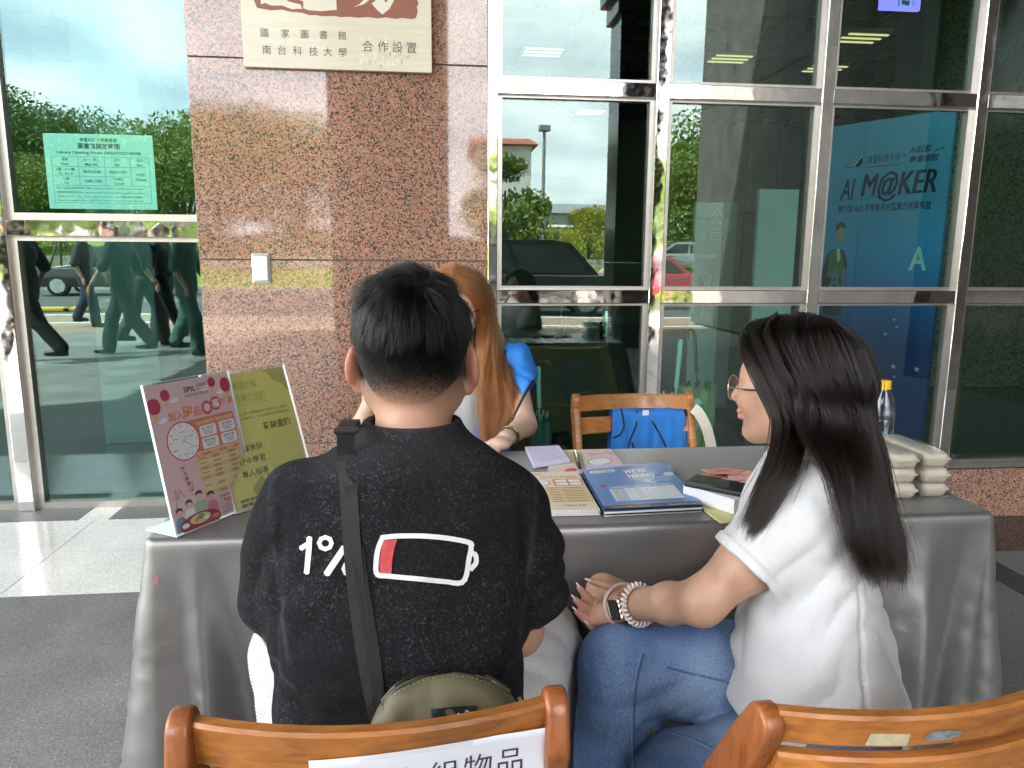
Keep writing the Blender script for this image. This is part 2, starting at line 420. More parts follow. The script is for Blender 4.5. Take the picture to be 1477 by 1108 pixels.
# ------------------------------------------------------------------ organic shapes: signed distance fields -> one continuous mesh (surface nets)
def rotz(a):
    c, s = math.cos(a), math.sin(a); return np.array([[c, -s, 0], [s, c, 0], [0, 0, 1.0]])
def rot_axis(axis, a):
    return np.array(Matrix.Rotation(a, 3, Vector(axis)))
class SDF:
    def __init__(s, lo, hi, h):
        s.lo = np.array(lo, float); s.h = h
        s.n = np.ceil((np.array(hi) - s.lo) / h).astype(int) + 1
        s.d = np.full(s.n, 0.06, dtype=np.float32)
    def _sub(s, lo, hi, pad):
        a = np.clip(np.floor((np.array(lo) - pad - s.lo) / s.h).astype(int), 0, s.n)
        b = np.clip(np.ceil((np.array(hi) + pad - s.lo) / s.h).astype(int) + 1, 0, s.n)
        if np.any(b <= a): return None
        ax = [(s.lo[i] + s.h * np.arange(a[i], b[i])).astype(np.float32) for i in range(3)]
        return tuple(slice(a[i], b[i]) for i in range(3)), ax[0][:, None, None], ax[1][None, :, None], ax[2][None, None, :]
    def _put(s, sl, d, k, op):
        D = s.d[sl]
        if op == 'sub': d = -d
        if op == 'add':
            if k > 0:
                h = np.clip(0.5 + 0.5 * (D - d) / k, 0, 1); D[...] = D * (1 - h) + d * h - k * h * (1 - h)
            else: np.minimum(D, d, out=D)
        else:
            if k > 0:
                h = np.clip(0.5 - 0.5 * (D - d) / k, 0, 1); D[...] = D * (1 - h) + d * h + k * h * (1 - h)
            else: np.maximum(D, d, out=D)
    def cap(s, a, b, ra, rb=None, k=0.01, op='add', flat=None):
        """tapered capsule; flat = (axis vector, factor): squeezed along axis"""
        a, b = np.array(a, float), np.array(b, float); rb = ra if rb is None else rb
        R = max(ra, rb); q = s._sub(np.minimum(a, b), np.maximum(a, b), R * 1.25 + max(k, s.h * 3))
        if q is None: return s
        sl, X, Y, Z = q
        ab = b - a; L2 = float(ab @ ab) or 1e-9
        x, y, z = X - a[0], Y - a[1], Z - a[2]
        t = np.clip((x * ab[0] + y * ab[1] + z * ab[2]) / L2, 0, 1)
        px, py, pz = x - t * ab[0], y - t * ab[1], z - t * ab[2]
        if flat is not None:
            ax, f = np.array(flat[0], float), flat[1]; ax /= np.linalg.norm(ax)
            w = (px * ax[0] + py * ax[1] + pz * ax[2]) * (1 / f - 1)
            px, py, pz = px + w * ax[0], py + w * ax[1], pz + w * ax[2]
            d = np.sqrt(px * px + py * py + pz * pz) - (ra + (rb - ra) * t)
            d *= (f + 1) / 2 if f < 1 else 1
        else: d = np.sqrt(px * px + py * py + pz * pz) - (ra + (rb - ra) * t)
        s._put(sl, d.astype(np.float32), k, op); return s
    def chain(s, pts, rs, k=0.01, op='add', flat=None):
        for i in range(len(pts) - 1): s.cap(pts[i], pts[i + 1], rs[i], rs[i + 1], k, op, flat)
        return s
    def ell(s, c, r, R=None, k=0.01, op='add'):
        c = np.array(c, float); m = max(r); q = s._sub(c, c, m + max(k, s.h * 3))
        if q is None: return s
        sl, X, Y, Z = q; x, y, z = X - c[0], Y - c[1], Z - c[2]
        if R is not None:
            x, y, z = (R[0, 0] * x + R[1, 0] * y + R[2, 0] * z, R[0, 1] * x + R[1, 1] * y + R[2, 1] * z, R[0, 2] * x + R[1, 2] * y + R[2, 2] * z)
        k0 = np.sqrt((x / r[0]) ** 2 + (y / r[1]) ** 2 + (z / r[2]) ** 2)
        k1 = np.sqrt((x / r[0] ** 2) ** 2 + (y / r[1] ** 2) ** 2 + (z / r[2] ** 2) ** 2)
        d = k0 * (k0 - 1) / np.maximum(k1, 1e-6)
        s._put(sl, d.astype(np.float32), k, op); return s
    def loft(s, keys, rot=0.0, k=0.01, op='add', p=2.0):
        """keys (z, cx, cy, rx, ry): superellipse sections stacked in z, turned by rot about z"""
        K = np.array(sorted(keys)); rm = max(K[:, 3].max(), K[:, 4].max())
        q = s._sub([K[:, 1].min() - rm, K[:, 2].min() - rm, K[0, 0]], [K[:, 1].max() + rm, K[:, 2].max() + rm, K[-1, 0]], max(k, s.h * 3))
        if q is None: return s
        sl, X, Y, Z = q; zz = Z.ravel()
        zc = np.clip(zz, K[0, 0], K[-1, 0])
        def ip(j):   # smooth interpolation
            i = np.clip(np.searchsorted(K[:, 0], zc, side='right') - 1, 0, len(K) - 2)
            t = (zc - K[i, 0]) / (K[i + 1, 0] - K[i, 0])
            m = np.gradient(K[:, j], K[:, 0]); dz = K[i + 1, 0] - K[i, 0]
            h00, h10, h01, h11 = 2 * t**3 - 3 * t**2 + 1, t**3 - 2 * t**2 + t, -2 * t**3 + 3 * t**2, t**3 - t**2
            return (h00 * K[i, j] + h10 * dz * m[i] + h01 * K[i + 1, j] + h11 * dz * m[i + 1])[None, None, :]
        cx, cyy, rx, ry = ip(1), ip(2), np.maximum(ip(3), 0.003), np.maximum(ip(4), 0.003)
        c, sn = math.cos(rot), math.sin(rot)
        x, y = X - cx, Y - cyy
        u, v = np.abs(x * c + y * sn) / rx, np.abs(-x * sn + y * c) / ry
        g = (u**p + v**p) ** (1 / p)
        d = (g - 1) * np.minimum(rx, ry) * 0.92
        dz = np.maximum(K[0, 0] - Z, Z - K[-1, 0])
        d = np.maximum(d, dz + 0 * d)
        s._put(sl, d.astype(np.float32), k, op); return s
    def plane(s, p, nrm, k=0.0, lo=None, hi=None):
        """keep the side the normal points away from (optionally only inside a box)"""
        nrm = np.array(nrm, float); nrm /= np.linalg.norm(nrm)
        q = s._sub(s.lo if lo is None else lo, s.lo + s.h * (s.n - 1) if hi is None else hi, 0)
        sl, X, Y, Z = q
        d = (X - p[0]) * nrm[0] + (Y - p[1]) * nrm[1] + (Z - p[2]) * nrm[2]
        s._put(sl, (-d).astype(np.float32), k, 'sub'); return s
    def like(s): return SDF(s.lo, s.lo + s.h * (s.n - 1.5), s.h)
    def merge(s, o, k=0.01):
        sl = tuple(slice(0, min(a, b)) for a, b in zip(s.d.shape, o.d.shape)); d = o.d[sl].copy(); s._put(sl, d, k, 'add'); return s
    def mesh(s, smooth=1):
        D = s.d; h = s.h
        I = D < 0
        c = np.zeros(np.array(D.shape) - 1, dtype=np.uint8)
        for dx in (0, 1):
            for dy in (0, 1):
                for dz in (0, 1): c += I[dx:D.shape[0] - 1 + dx, dy:D.shape[1] - 1 + dy, dz:D.shape[2] - 1 + dz]
        act = (c > 0) & (c < 8)
        idx = np.argwhere(act)
        ids = np.full(act.shape, -1, dtype=np.int64); ids[act] = np.arange(len(idx))
        ps = np.zeros((len(idx), 3)); cnt = np.zeros(len(idx))
        cor = [(a, b, e) for a in (0, 1) for b in (0, 1) for e in (0, 1)]
        val = {q: D[idx[:, 0] + q[0], idx[:, 1] + q[1], idx[:, 2] + q[2]] for q in cor}
        for q in cor:
            for ax in range(3):
                if q[ax] == 0:
                    r = list(q); r[ax] = 1; r = tuple(r); a, b = val[q], val[r]
                    m = (a < 0) != (b < 0)
                    t = np.where(m, a / np.where(m, a - b, 1), 0)
                    pt = np.array(q, float)[None, :].repeat(len(idx), 0); pt[:, ax] += t
                    ps[m] += pt[m]; cnt[m] += 1
        V = s.lo + h * (idx + ps / cnt[:, None])
        F = []
        for ax in range(3):
            o1, o2 = [(1, 2), (2, 0), (0, 1)][ax]
            A = np.take(I, range(D.shape[ax] - 1), ax); B = np.take(I, range(1, D.shape[ax]), ax)
            e = np.argwhere(A != B); fl = A[tuple(e.T)]
            ok = (e[:, o1] > 0) & (e[:, o2] > 0) & (e[:, o1] < D.shape[o1] - 1) & (e[:, o2] < D.shape[o2] - 1)
            e, fl = e[ok], fl[ok]
            def g(d1, d2):
                w = e.copy(); w[:, o1] -= d1; w[:, o2] -= d2; return ids[tuple(w.T)]
            a, b, cc, d = g(1, 1), g(0, 1), g(0, 0), g(1, 0)
            F.append(np.where(fl[:, None], np.stack([a, b, cc, d], 1), np.stack([d, cc, b, a], 1)))
        F = np.concatenate(F); F = F[(F >= 0).all(1)]
        for _ in range(smooth):
            acc = np.zeros_like(V); n = np.zeros(len(V))
            for i in range(4):
                j = (i + 1) % 4
                np.add.at(acc, F[:, i], V[F[:, j]]); np.add.at(n, F[:, i], 1)
                np.add.at(acc, F[:, j], V[F[:, i]]); np.add.at(n, F[:, j], 1)
            V = V * 0.45 + 0.55 * acc / np.maximum(n, 1)[:, None]
        return V, F
    def build(s, name, mats, parent=None, smooth=1, disp=None):
        V, F = s.mesh(smooth)
        if disp is not None:
            fn = np.cross(V[F[:, 2]] - V[F[:, 0]], V[F[:, 3]] - V[F[:, 1]]); N = np.zeros_like(V)
            for i in range(4): np.add.at(N, F[:, i], fn)
            N /= np.maximum(np.linalg.norm(N, axis=1), 1e-9)[:, None]
            V = V + N * disp(V, N)[:, None]
        o = bpy.data.objects.new(name, mesh_from(name, V, F, mats, smooth=True))
        return link(o, parent)

# value noise in numpy
_perm = nrng.integers(0, 2**31, size=4096)
def _hash(i, j, k): return (_perm[(i * 73856093 ^ j * 19349663 ^ k * 83492791) & 4095] & 65535) / 32767.5 - 1.0
def vnoise(P):
    i = np.floor(P).astype(np.int64); f = P - i; f = f * f * (3 - 2 * f); r = 0
    for a in (0, 1):
        for b in (0, 1):
            for c in (0, 1):
                w = (f[:, 0] if a else 1 - f[:, 0]) * (f[:, 1] if b else 1 - f[:, 1]) * (f[:, 2] if c else 1 - f[:, 2])
                r = r + w * _hash(i[:, 0] + a, i[:, 1] + b, i[:, 2] + c)
    return r
def fnoise(P, oct=3):
    return sum(vnoise(P * 2.03**o + 17.3 * o) * 0.5**o for o in range(oct))
def folds(P, dirn, freq, amp, warp=0.6, seed=0.0, sharp=1.0):
    """soft cloth folds running across direction dirn"""
    d = np.array(dirn, float); d /= np.linalg.norm(d)
    w = fnoise(P * 6 + seed, 2)
    ph = (P @ d) * freq + w * warp * 6.28
    msk = np.clip(0.5 + fnoise(P * 5 + seed + 5.1, 2), 0, 1.2)
    return amp * msk * (np.abs(np.sin(ph)) ** sharp * 2 - 1)

# ------------------------------------------------------------------ hair
def hair_mat(name, color, rough=0.32, ior=1.36):
    if name in MATS: return MATS[name]
    m = bpy.data.materials.new(name); m.use_nodes = True
    n, l = m.node_tree.nodes, m.node_tree.links; n.clear()
    o = n.new('ShaderNodeOutputMaterial'); h = n.new('ShaderNodeBsdfHairPrincipled')
    h.parametrization = 'COLOR'; h.inputs['Color'].default_value = (*color, 1)
    h.inputs['Roughness'].default_value = rough; h.inputs['IOR'].default_value = ior; h.inputs['Radial Roughness'].default_value = 0.45
    for nm in ('Random Color', 'Random Roughness'):
        if nm in h.inputs: h.inputs[nm].default_value = 0.15
    l.new(h.outputs[0], o.inputs[0]); MATS[name] = m
    return m
def strands(name, P, radius, mt, parent=None, taper=0.25):
    """P: (n, k, 3) array of strand points -> one curves object"""
    n, k, _ = P.shape
    cv = bpy.data.hair_curves.new(name); cv.add_curves([k] * n)
    cv.position_data.foreach_set('vector', P.reshape(-1).astype(np.float32))
    rad = cv.attributes.get('radius') or cv.attributes.new('radius', 'FLOAT', 'POINT')
    t = np.linspace(0, 1, k); r = radius * np.clip(1 - (1 - taper) * np.clip((t - 0.55) / 0.45, 0, 1), 0.05, 1)
    rad.data.foreach_set('value', np.tile(r, n).astype(np.float32))
    cv.materials.append(mt)
    o = bpy.data.objects.new(name, cv); return link(o, parent)
def catmull(pts, m):
    """resample control points (k,3) to m points along a smooth curve"""
    P = np.array(pts, float); k = len(P); Q = np.vstack([2 * P[0] - P[1], P, 2 * P[-1] - P[-2]])
    t = np.linspace(0, k - 1 - 1e-6, m); i = t.astype(int); f = (t - i)[:, None]
    a, b, c, d = Q[i], Q[i + 1], Q[i + 2], Q[i + 3]
    return 0.5 * (2 * b + (c - a) * f + (2 * a - 5 * b + 4 * c - d) * f**2 + (3 * b - a - 3 * c + d) * f**3)
def lock_strands(guides, n, m, spread, clump=0.5, jit=0.002, seed=1, wave=0.0):
    """strands blended between neighbouring guide curves (list of (k,3)), jittered and gathered in locks"""
    g = np.random.default_rng(seed); G = np.array([catmull(q, m) for q in guides])
    ng = len(guides); nl = max(4, n // 22); out = []
    lockpos = g.random(nl) * (ng - 1)
    lockoff = g.normal(0, 1, (nl, 3)) * spread
    t = np.linspace(0, 1, m)[:, None]
    for _ in range(n):
        li = g.integers(nl); u = np.clip(lockpos[li] + g.normal(0, 0.09), 0, ng - 1.0001); i = int(u); f = u - i
        f = f * f * (3 - 2 * f) * 0.5 + f * 0.5
        c = G[i] * (1 - f) + G[i + 1] * f
        off = lockoff[li] * (0.35 + 0.65 * np.sin(np.pi * np.clip(t * 0.9 + 0.05, 0, 1))) + g.normal(0, 1, 3) * spread * 0.45 * (1 - clump * t)
        w = 0
        if wave: 
            ph = lockpos[li] * 5.3; w = np.concatenate([np.sin(t * 17 + ph), np.cos(t * 13 + ph * 1.7), 0 * t], 1) * wave * np.clip(t * 1.6 - 0.3, 0, 1)
        fly = g.normal(0, 1, 3) * jit * t**2 * (4 if g.random() < 0.04 else 1)
        out.append(c + off + w + fly)
    return np.array(out)
def bvh_of(o): 
    me = o.data; mw = o.matrix_world
    return BVHTree.FromPolygons([tuple(mw @ v.co) for v in me.vertices], [tuple(p.vertices) for p in me.polygons])
def ribbon(mb, pts, nrms, w, th):
    """flat strap: centre line pts, outward normals"""
    vs, fs = [], []; n = len(pts)
    for i in range(n):
        p = Vector(pts[i]); t = (Vector(pts[min(i + 1, n - 1)]) - Vector(pts[max(i - 1, 0)])).normalized()
        nn = Vector(nrms[i]); nn = (nn - t * nn.dot(t)).normalized(); s = t.cross(nn) * (w / 2)
        vs += [p - s, p + s, p + s + nn * th, p - s + nn * th]
    for i in range(n - 1):
        for k in range(4): fs.append((i * 4 + k, i * 4 + (k + 1) % 4, (i + 1) * 4 + (k + 1) % 4, (i + 1) * 4 + k))
    fs += [(3, 2, 1, 0), tuple((n - 1) * 4 + k for k in range(4))]
    return mb.add(vs, fs, False)
# ================================================================== materials of the place
RED_GRANITE = granite('red_granite', [(0.0, (0.045, 0.042, 0.038)), (0.18, (0.075, 0.06, 0.05)), (0.30, (0.21, 0.165, 0.135)), (0.48, (0.33, 0.155, 0.10)), (0.75, (0.40, 0.19, 0.125)), (1.0, (0.45, 0.29, 0.22))], scale=185, rough=0.045, big=0.16, tone=0.07, coat=0.55, coatr=0.03)
SUNLIT_STONE = granite('sunlit_stone', [(0.0, (0.52, 0.50, 0.47)), (0.5, (0.66, 0.64, 0.60)), (1.0, (0.78, 0.76, 0.72))], scale=230, rough=0.16, big=0.16, tone=0.05)  # brightness of the sunlit floor strip held in the base colour
DARK_STONE = granite('dark_stone', [(0.0, (0.12, 0.121, 0.116)), (0.7, (0.20, 0.202, 0.194)), (0.93, (0.27, 0.27, 0.26)), (1.0, (0.40, 0.40, 0.39))], scale=420, rough=0.55, bump=0.35, big=0.34)
GREY_STONE = granite('grey_stone', [(0.0, (0.10, 0.10, 0.097)), (0.7, (0.16, 0.16, 0.155)), (1.0, (0.28, 0.28, 0.27))], scale=380, rough=0.5, bump=0.25, big=0.15)
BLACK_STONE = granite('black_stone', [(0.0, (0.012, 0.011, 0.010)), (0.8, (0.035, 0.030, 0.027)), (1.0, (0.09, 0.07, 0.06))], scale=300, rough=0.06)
BLACK_ROUGH = granite('black_rough', [(0.0, (0.012, 0.014, 0.013)), (0.85, (0.035, 0.038, 0.036)), (1.0, (0.12, 0.12, 0.11))], scale=300, rough=0.45, bump=0.2)
CONCRETE = mat('concrete', (0.42, 0.41, 0.39), 0.8, noise=0.25, nscale=3, bump=0.4, bscale=40)
CHROME = chrome('chrome', (0.80, 0.78, 0.76), 0.035, 0.10, 5.0)
ALU = mat('aluminium', (0.42, 0.39, 0.36), 0.35, metal=0.85, noise=0.08, nscale=20)
GLASS_L = pane_glass('glass_teal', (0.71, 0.945, 0.905), 0.074, 0.0, (.86, 1.0, .965))
GLASS_R = pane_glass('glass_teal_right', (0.74, 0.90, 0.855), 0.062, 0.0, (.93, 1.0, .98))
DARKGAP = mat('dark_gap', (0.02, 0.02, 0.02), 0.9)

# ================================================================== ground and floor
def sheet(name, x0, x1, y0, y1, z, m, kind='structure', nz=None):
    mb = MB(); mb.quad((x0, y0, z), (x1, y0, z), (x1, y1, z), (x0, y1, z)); o = mb.build(name, m); return tag(o, kind=kind)
GRASS = mat('grass', (0.10, 0.17, 0.025), 0.9, noise=0.35, nscale=0.6)
sheet('ground', -400, 400, -400, 300, -0.30, mat('soil', (0.12, 0.11, 0.08), 0.95, noise=0.3, nscale=0.3))
ROAD = mat('asphalt', (0.085, 0.085, 0.083), 0.85, noise=0.2, nscale=2.0, bump=0.3, bscale=90)
sheet('road', -120, 120, -23.0, -9.3, -0.16, ROAD)
TAN = mat('tan_paving', (0.30, 0.215, 0.155), 0.8, noise=0.2, nscale=3)
pv = MB(); pv.box(-60, 60, -9.2, -5.0, -0.3, -0.03); tag(pv.build('pavement', TAN), kind='structure')
ln = MB()
WHITEP = mat('white_paint', (0.72, 0.71, 0.68), 0.6, noise=0.1, nscale=5)
for y0, y1 in ((-9.2, -8.95), (-7.2, -7.0), (-5.25, -5.0)): ln.quad((-60, y0, -0.025), (60, y0, -0.025), (60, y1, -0.025), (-60, y1, -0.025))
for k in range(12): ln.quad((-60 + k * 10, -16.2, -0.155), (-56 + k * 10, -16.2, -0.155), (-56 + k * 10, -16.05, -0.155), (-60 + k * 10, -16.05, -0.155))
tag(ln.build('road_marking', WHITEP), kind='structure')
# lawn rising to the far side of the road
lw_v, lw_f = [], []
for j, (y, z) in enumerate([(-23.2, -0.12), (-27, 0.0), (-31, 0.9), (-38, 2.0), (-60, 2.2), (-140, 2.2)]):
    for i in range(25): lw_v.append((-120 + i * 10, y, z + (0.25 * math.sin(i * 1.3 + j) if j > 1 else 0)))
for j in range(5):
    for i in range(24): lw_f.append((j * 25 + i, j * 25 + i + 1, (j + 1) * 25 + i + 1, (j + 1) * 25 + i))
o = bpy.data.objects.new('lawn', mesh_from('lawn', lw_v, lw_f, mat('lawn_grass', (0.17, 0.25, 0.02), 0.95, noise=0.3, nscale=0.5), smooth=True)); link(o); tag(o, kind='structure')
kb = MB(); kb.box(-120, 120, -23.25, -23.0, -0.3, -0.02, 0.02); tag(kb.build('kerb', CONCRETE), kind='structure')

# portico floor: a bed with paving slabs of their own; the sunlit look of the band beside the window is put into white stone, dark strip on the right
bed = MB(); bed.box(-12, 9, -5.0, 3.86, -0.3, -0.012); tag(bed.build('floor', DARKGAP), kind='structure')
floor_root = empty('portico_paving', (0, 0, 0), kind='structure')
def slab(x0, x1, y0, y1, m, g=0.0025):
    mb = MB(); mb.box(x0 + g, x1 - g, y0 + g, y1 - g, -0.03, 0.0); mb.build('tile', m, floor_root)
slab(-12, 0.62, -1.9, 2.825, DARK_STONE, 0.001)
slab(0.62, 2.29, -1.9, 2.90, GREY_STONE, 0.001)
slab(2.29, 2.43, -1.9, 2.90, BLACK_ROUGH, 0.001)
slab(2.43, 9, -1.9, 2.90, GREY_STONE, 0.001)
slab(-12, 9, -3.1, -1.9, GREY_STONE); slab(-12, 9, -5.0, -3.1, DARK_STONE)
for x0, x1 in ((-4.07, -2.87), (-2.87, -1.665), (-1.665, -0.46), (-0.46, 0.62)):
    slab(x0, x1, 2.825, 3.25, SUNLIT_STONE, 0.0018); slab(x0, x1, 3.25, 3.665, SUNLIT_STONE, 0.0018)
slab(-12, -1.745, 3.665, 3.86, GREY_STONE); slab(-1.745, -1.605, 3.665, 3.86, SUNLIT_STONE, 0.001); slab(-1.605, 0.62, 3.665, 3.86, GREY_STONE)
slab(-12, -4.07, 2.825, 3.665, SUNLIT_STONE)
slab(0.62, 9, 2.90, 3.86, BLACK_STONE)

# ================================================================== granite pillar
pil = empty('granite_pillar', (-0.37, 3.6, 0), label='polished red granite pillar with a cream plaque between the tall windows', cat='pillar')
def local(o, root):   # keep world coordinates of a child mesh under a root that only translates
    o.location = -Vector(root.location); return o
mb = MB(); mb.box(-0.978, 0.236, 3.314, 3.98, 0, 6.0); local(mb.build('core', RED_GRANITE, pil), pil)
zs = [0.0, 0.459, 1.272, 2.085, 2.898, 3.711, 4.524, 5.337, 6.0]
for a, b in zip(zs[:-1], zs[1:]):
    mb = MB(); mb.box(-0.982, 0.241, 3.300, 3.330, a + 0.0028, b - 0.0028, 0.0012); local(mb.build('panel', RED_GRANITE, pil), pil)
mb = MB(); mb.box(-0.980, 0.239, 3.309, 3.316, 0, 6.0); local(mb.build('joint', mat('grey_joint', (0.16, 0.15, 0.15), 0.8), pil), pil)

# plaque
pq = empty('wall_plaque', (-0.372, 3.28, 2.046), label='cream metal plaque with brown brushwork and engraved Chinese characters on the granite', cat='plaque')
CREAM = mat('cream_metal', (0.62, 0.565, 0.44), 0.33, noise=0.06, nscale=4, bump=0.05, bscale=30, stretch=(1, 1, 12), coat=0.2)
mb = MB(); mb.box(-0.752, 0.008, 3.275, 3.298, 2.046, 2.80, 0.002); local(mb.build('board', CREAM, pq), pq)
BROWN = mat('brown_print', (0.25, 0.075, 0.04), 0.4, noise=0.12, nscale=6)
ENGR = mat('engraved_ink', (0.09, 0.085, 0.075), 0.6)
CREAM2 = mat('cream_print', (0.66, 0.62, 0.52), 0.4)
def pqz(zx, zy): return ((zx - 45) * 0.566, -(455 + (zx - 50) * 0.0393 - zy) * 0.566)
p = Print(lambda u, v, h: Vector((-0.752 + u / 1000, 3.275 - 0.0003 - h, 2.046 - v / 1000)), 0.0003)
br = [(135, -900), (138, 10), (150, 45), (158, 62), (200, 70), (250, 78), (330, 74), (390, 88), (470, 95), (520, 112), (560, 110), (610, 118), (690, 116), (740, 124), (800, 122), (870, 128), (930, 124), (1000, 132), (1060, 126), (1130, 136), (1180, 130), (1240, 138), (1275, 132), (1284, 105), (1290, 80), (1283, 60), (1296, 30), (1284, 0), (1290, -900)]
p.poly([pqz(*q) for q in br][::-1], BROWN, 1)
for sh in ([(185, -700), (185, 38), (215, 30), (260, 48), (330, 46), (400, 72), (440, 68), (470, 70), (460, 40), (380, 20), (345, -5), (345, -700)], [(410, -700), (405, -10), (480, 20), (478, 66), (520, 78), (600, 84), (680, 78), (712, 76), (712, -700)],
           [(830, 56), (870, 40), (905, 10), (925, -40), (985, -45), (960, 0), (900, 40)], [(960, 32), (985, 18), (1012, -40), (1035, -20), (1062, 28), (1085, 0), (1110, -60), (1150, -60), (1128, 0), (1085, 70), (1036, 106), (1000, 78)], [(760, -300), (760, -60), (800, -20), (860, -30), (900, -80), (1000, -150), (1000, -300)]):
    p.poly([pqz(*q) for q in sh][::-1], CREAM2, 2)
def ch_row(txt, xs, zy, size, adv=0.0):
    for c, x in zip(txt, xs):
        u, v = pqz(x, zy + (x - 480) * 0.039); p.text(c, u, v, size, ENGR, 2, 'c')
ch_row('國家圖書館', [200, 345, 480, 612, 745], 262, 36); ch_row('南台科技大學', [210, 318, 425, 538, 640, 745], 378, 38)
ch_row('合作設置', [925, 1035, 1140, 1240], 335, 46)
g = random.Random(3)
RES = mat('tape_residue', (0.70, 0.66, 0.55), 0.8, noise=0.2, nscale=60, bump=0.4, bscale=150)
RES2 = mat('tape_residue_dark', (0.42, 0.33, 0.16), 0.8)
for k in range(150):
    x = g.uniform(860, 1215); y = g.choice([g.uniform(355, 470), g.uniform(250, 470)]); w = g.uniform(4, 16); hh = g.uniform(8, 40)
    if y + hh > 470: continue
    u, v = pqz(x, y); p.poly([(u, v), (u + w * .28, v - 2), (u + w * .566, v + 1), (u + w * .5, v + hh * .5), (u + w * .2, v + hh * .566)], RES if g.random() < 0.88 else RES2, 1)
for k in range(40):
    x, y = g.choice([(g.uniform(290, 420), g.uniform(280, 330)), (g.uniform(1330, 1365), g.uniform(240, 390)), (g.uniform(60, 130), g.uniform(240, 330))])
    u, v = pqz(x, y); p.ell(u, v, g.uniform(1, 4), g.uniform(1, 4), RES, 1, 7)
local(p.build('lettering', pq), pq)

# cover plate
cpm = MB(); a = [(-0.766, 1.172), (-0.690, 1.172), (-0.690, 1.300), (-0.766, 1.300)]
ins = 0.011
cpv = [(x, 3.2995, z) for x, z in a] + [(x, 3.292, z) for x, z in a] + [(-0.766 + ins, 3.282, 1.172 + ins * 1.3), (-0.690 - ins, 3.282, 1.172 + ins * 1.3), (-0.690 - ins, 3.282, 1.300 - ins * 1.3), (-0.766 + ins, 3.282, 1.300 - ins * 1.3)]
cpm.add(cpv, [(i, (i + 1) % 4, 4 + (i + 1) % 4, 4 + i) for i in range(4)] + [(4 + i, 4 + (i + 1) % 4, 8 + (i + 1) % 4, 8 + i) for i in range(4)] + [(8, 9, 10, 11)])
tag(cpm.build('cover_plate', mat('brushed_plate', (0.75, 0.75, 0.74), 0.38, metal=0.6)), 'silver rectangular cover plate with chamfered edges on the red granite', 'cover plate')

# ================================================================== right-hand curtain wall
cw = empty('curtain_wall', (1.8, 3.3, 0), label='teal glass curtain wall with polished steel mullions right of the granite pillar', cat='window wall')
MU = [(0.2435, 0.286), (0.982, 1.039), (1.741, 1.794), (2.487, 2.540), (3.243, 3.296), (3.999, 4.052), (4.755, 4.808)]
TRZ = [(1.086, 1.147), (1.979, 2.041), (2.872, 2.934), (3.765, 3.827), (4.658, 4.72)]
for x0, x1 in MU:
    mb = MB(); mb.box(x0, x1, 3.300, 3.372, 0.0 if x0 < 2.4 else 0.262, 5.4, 0.003); local(mb.build('mullion', CHROME, cw), cw)
for i in range(len(MU) - 1):
    xa, xb = MU[i][1], MU[i + 1][0]
    for z0, z1 in TRZ:
        mb = MB(); mb.box(xa - 0.001, xb + 0.001, 3.304, 3.372, z0, z1, 0.003); local(mb.build('transom', CHROME, cw), cw)
    zb = 0.018 if xa < 2.4 else 0.290
    rows = [(zb, TRZ[0][0])] + [(TRZ[j][1], TRZ[j + 1][0]) for j in range(4)] + [(TRZ[4][1], 5.4)]
    for z0, z1 in rows:
        fr = MB(); t = 0.022; yy0, yy1 = 3.326, 3.362
        fr.box(xa, xa + t, yy0, yy1, z0, z1); fr.box(xb - t, xb, yy0, yy1, z0, z1)
        fr.box(xa + t, xb - t, yy0, yy1, z0, z0 + t * 0.7); fr.box(xa + t, xb - t, yy0, yy1, z1 - t * 0.5, z1)
        local(fr.build('frame', ALU, cw), cw)
        pn = MB(); pn.box(xa + t * 0.5, xb - t * 0.5, 3.345, 3.353, z0 + t * 0.4, z1 - t * 0.3); local(pn.build('pane', GLASS_R, cw), cw)
    if xa > 2.4:
        mb = MB(); mb.box(xa - 0.06, xb + 0.06, 3.312, 3.42, 0.263, 0.289); local(mb.build('sill', ALU, cw), cw)
pl = empty('granite_plinth', (4, 3.4, 0), label='low red granite plinth under the right end of the glass wall', cat='plinth')
for x0, x1 in ((2.47, 3.95), (3.95, 5.4), (5.4, 7.0)):
    mb = MB(); mb.box(x0 + 0.002, x1 - 0.002, 3.318, 3.60, 0, 0.255, 0.002); local(mb.build('panel', RED_GRANITE, pl), pl)

# ================================================================== left-hand window
YL = 3.84
gw = empty('tall_window', (-1.5, YL, 0), label='tall teal glass window with polished steel bars left of the granite pillar', cat='window')
for x0, x1 in ((-2.098, -2.020), (-3.60, -3.522), (-5.1, -5.022)):
    mb = MB(); mb.box(x0, x1, YL - 0.02, YL + 0.09, 0, 5.9, 0.004); local(mb.build('mullion', CHROME, gw), gw)
for xa, xb in ((-2.020, -0.94), (-3.522, -2.098), (-5.022, -3.6)):
    for z0, z1 in ((1.371, 1.449), (2.82, 2.90), (4.27, 4.35)):
        mb = MB(); mb.box(xa, xb, YL - 0.012, YL + 0.09, z0, z1, 0.004); local(mb.build('transom', CHROME, gw), gw)
    for z0, z1 in ((0.0, 1.371), (1.449, 2.82), (2.90, 4.27), (4.35, 5.9)):
        fr = MB(); t = 0.034; y0, y1 = YL + 0.012, YL + 0.06
        fr.box(xa, xa + t, y0, y1, z0, z1); fr.box(xb - t, xb, y0, y1, z0, z1); fr.box(xa + t, xb - t, y0, y1, z0, z0 + t); fr.box(xa + t, xb - t, y0, y1, z1 - t * .6, z1)
        local(fr.build('frame', ALU, gw), gw)
        pn = MB(); pn.box(xa + t * .5, xb - t * .5, YL + 0.035, YL + 0.043, z0 + t * .5, z1 - t * .3); local(pn.build('pane', GLASS_L, gw), gw)

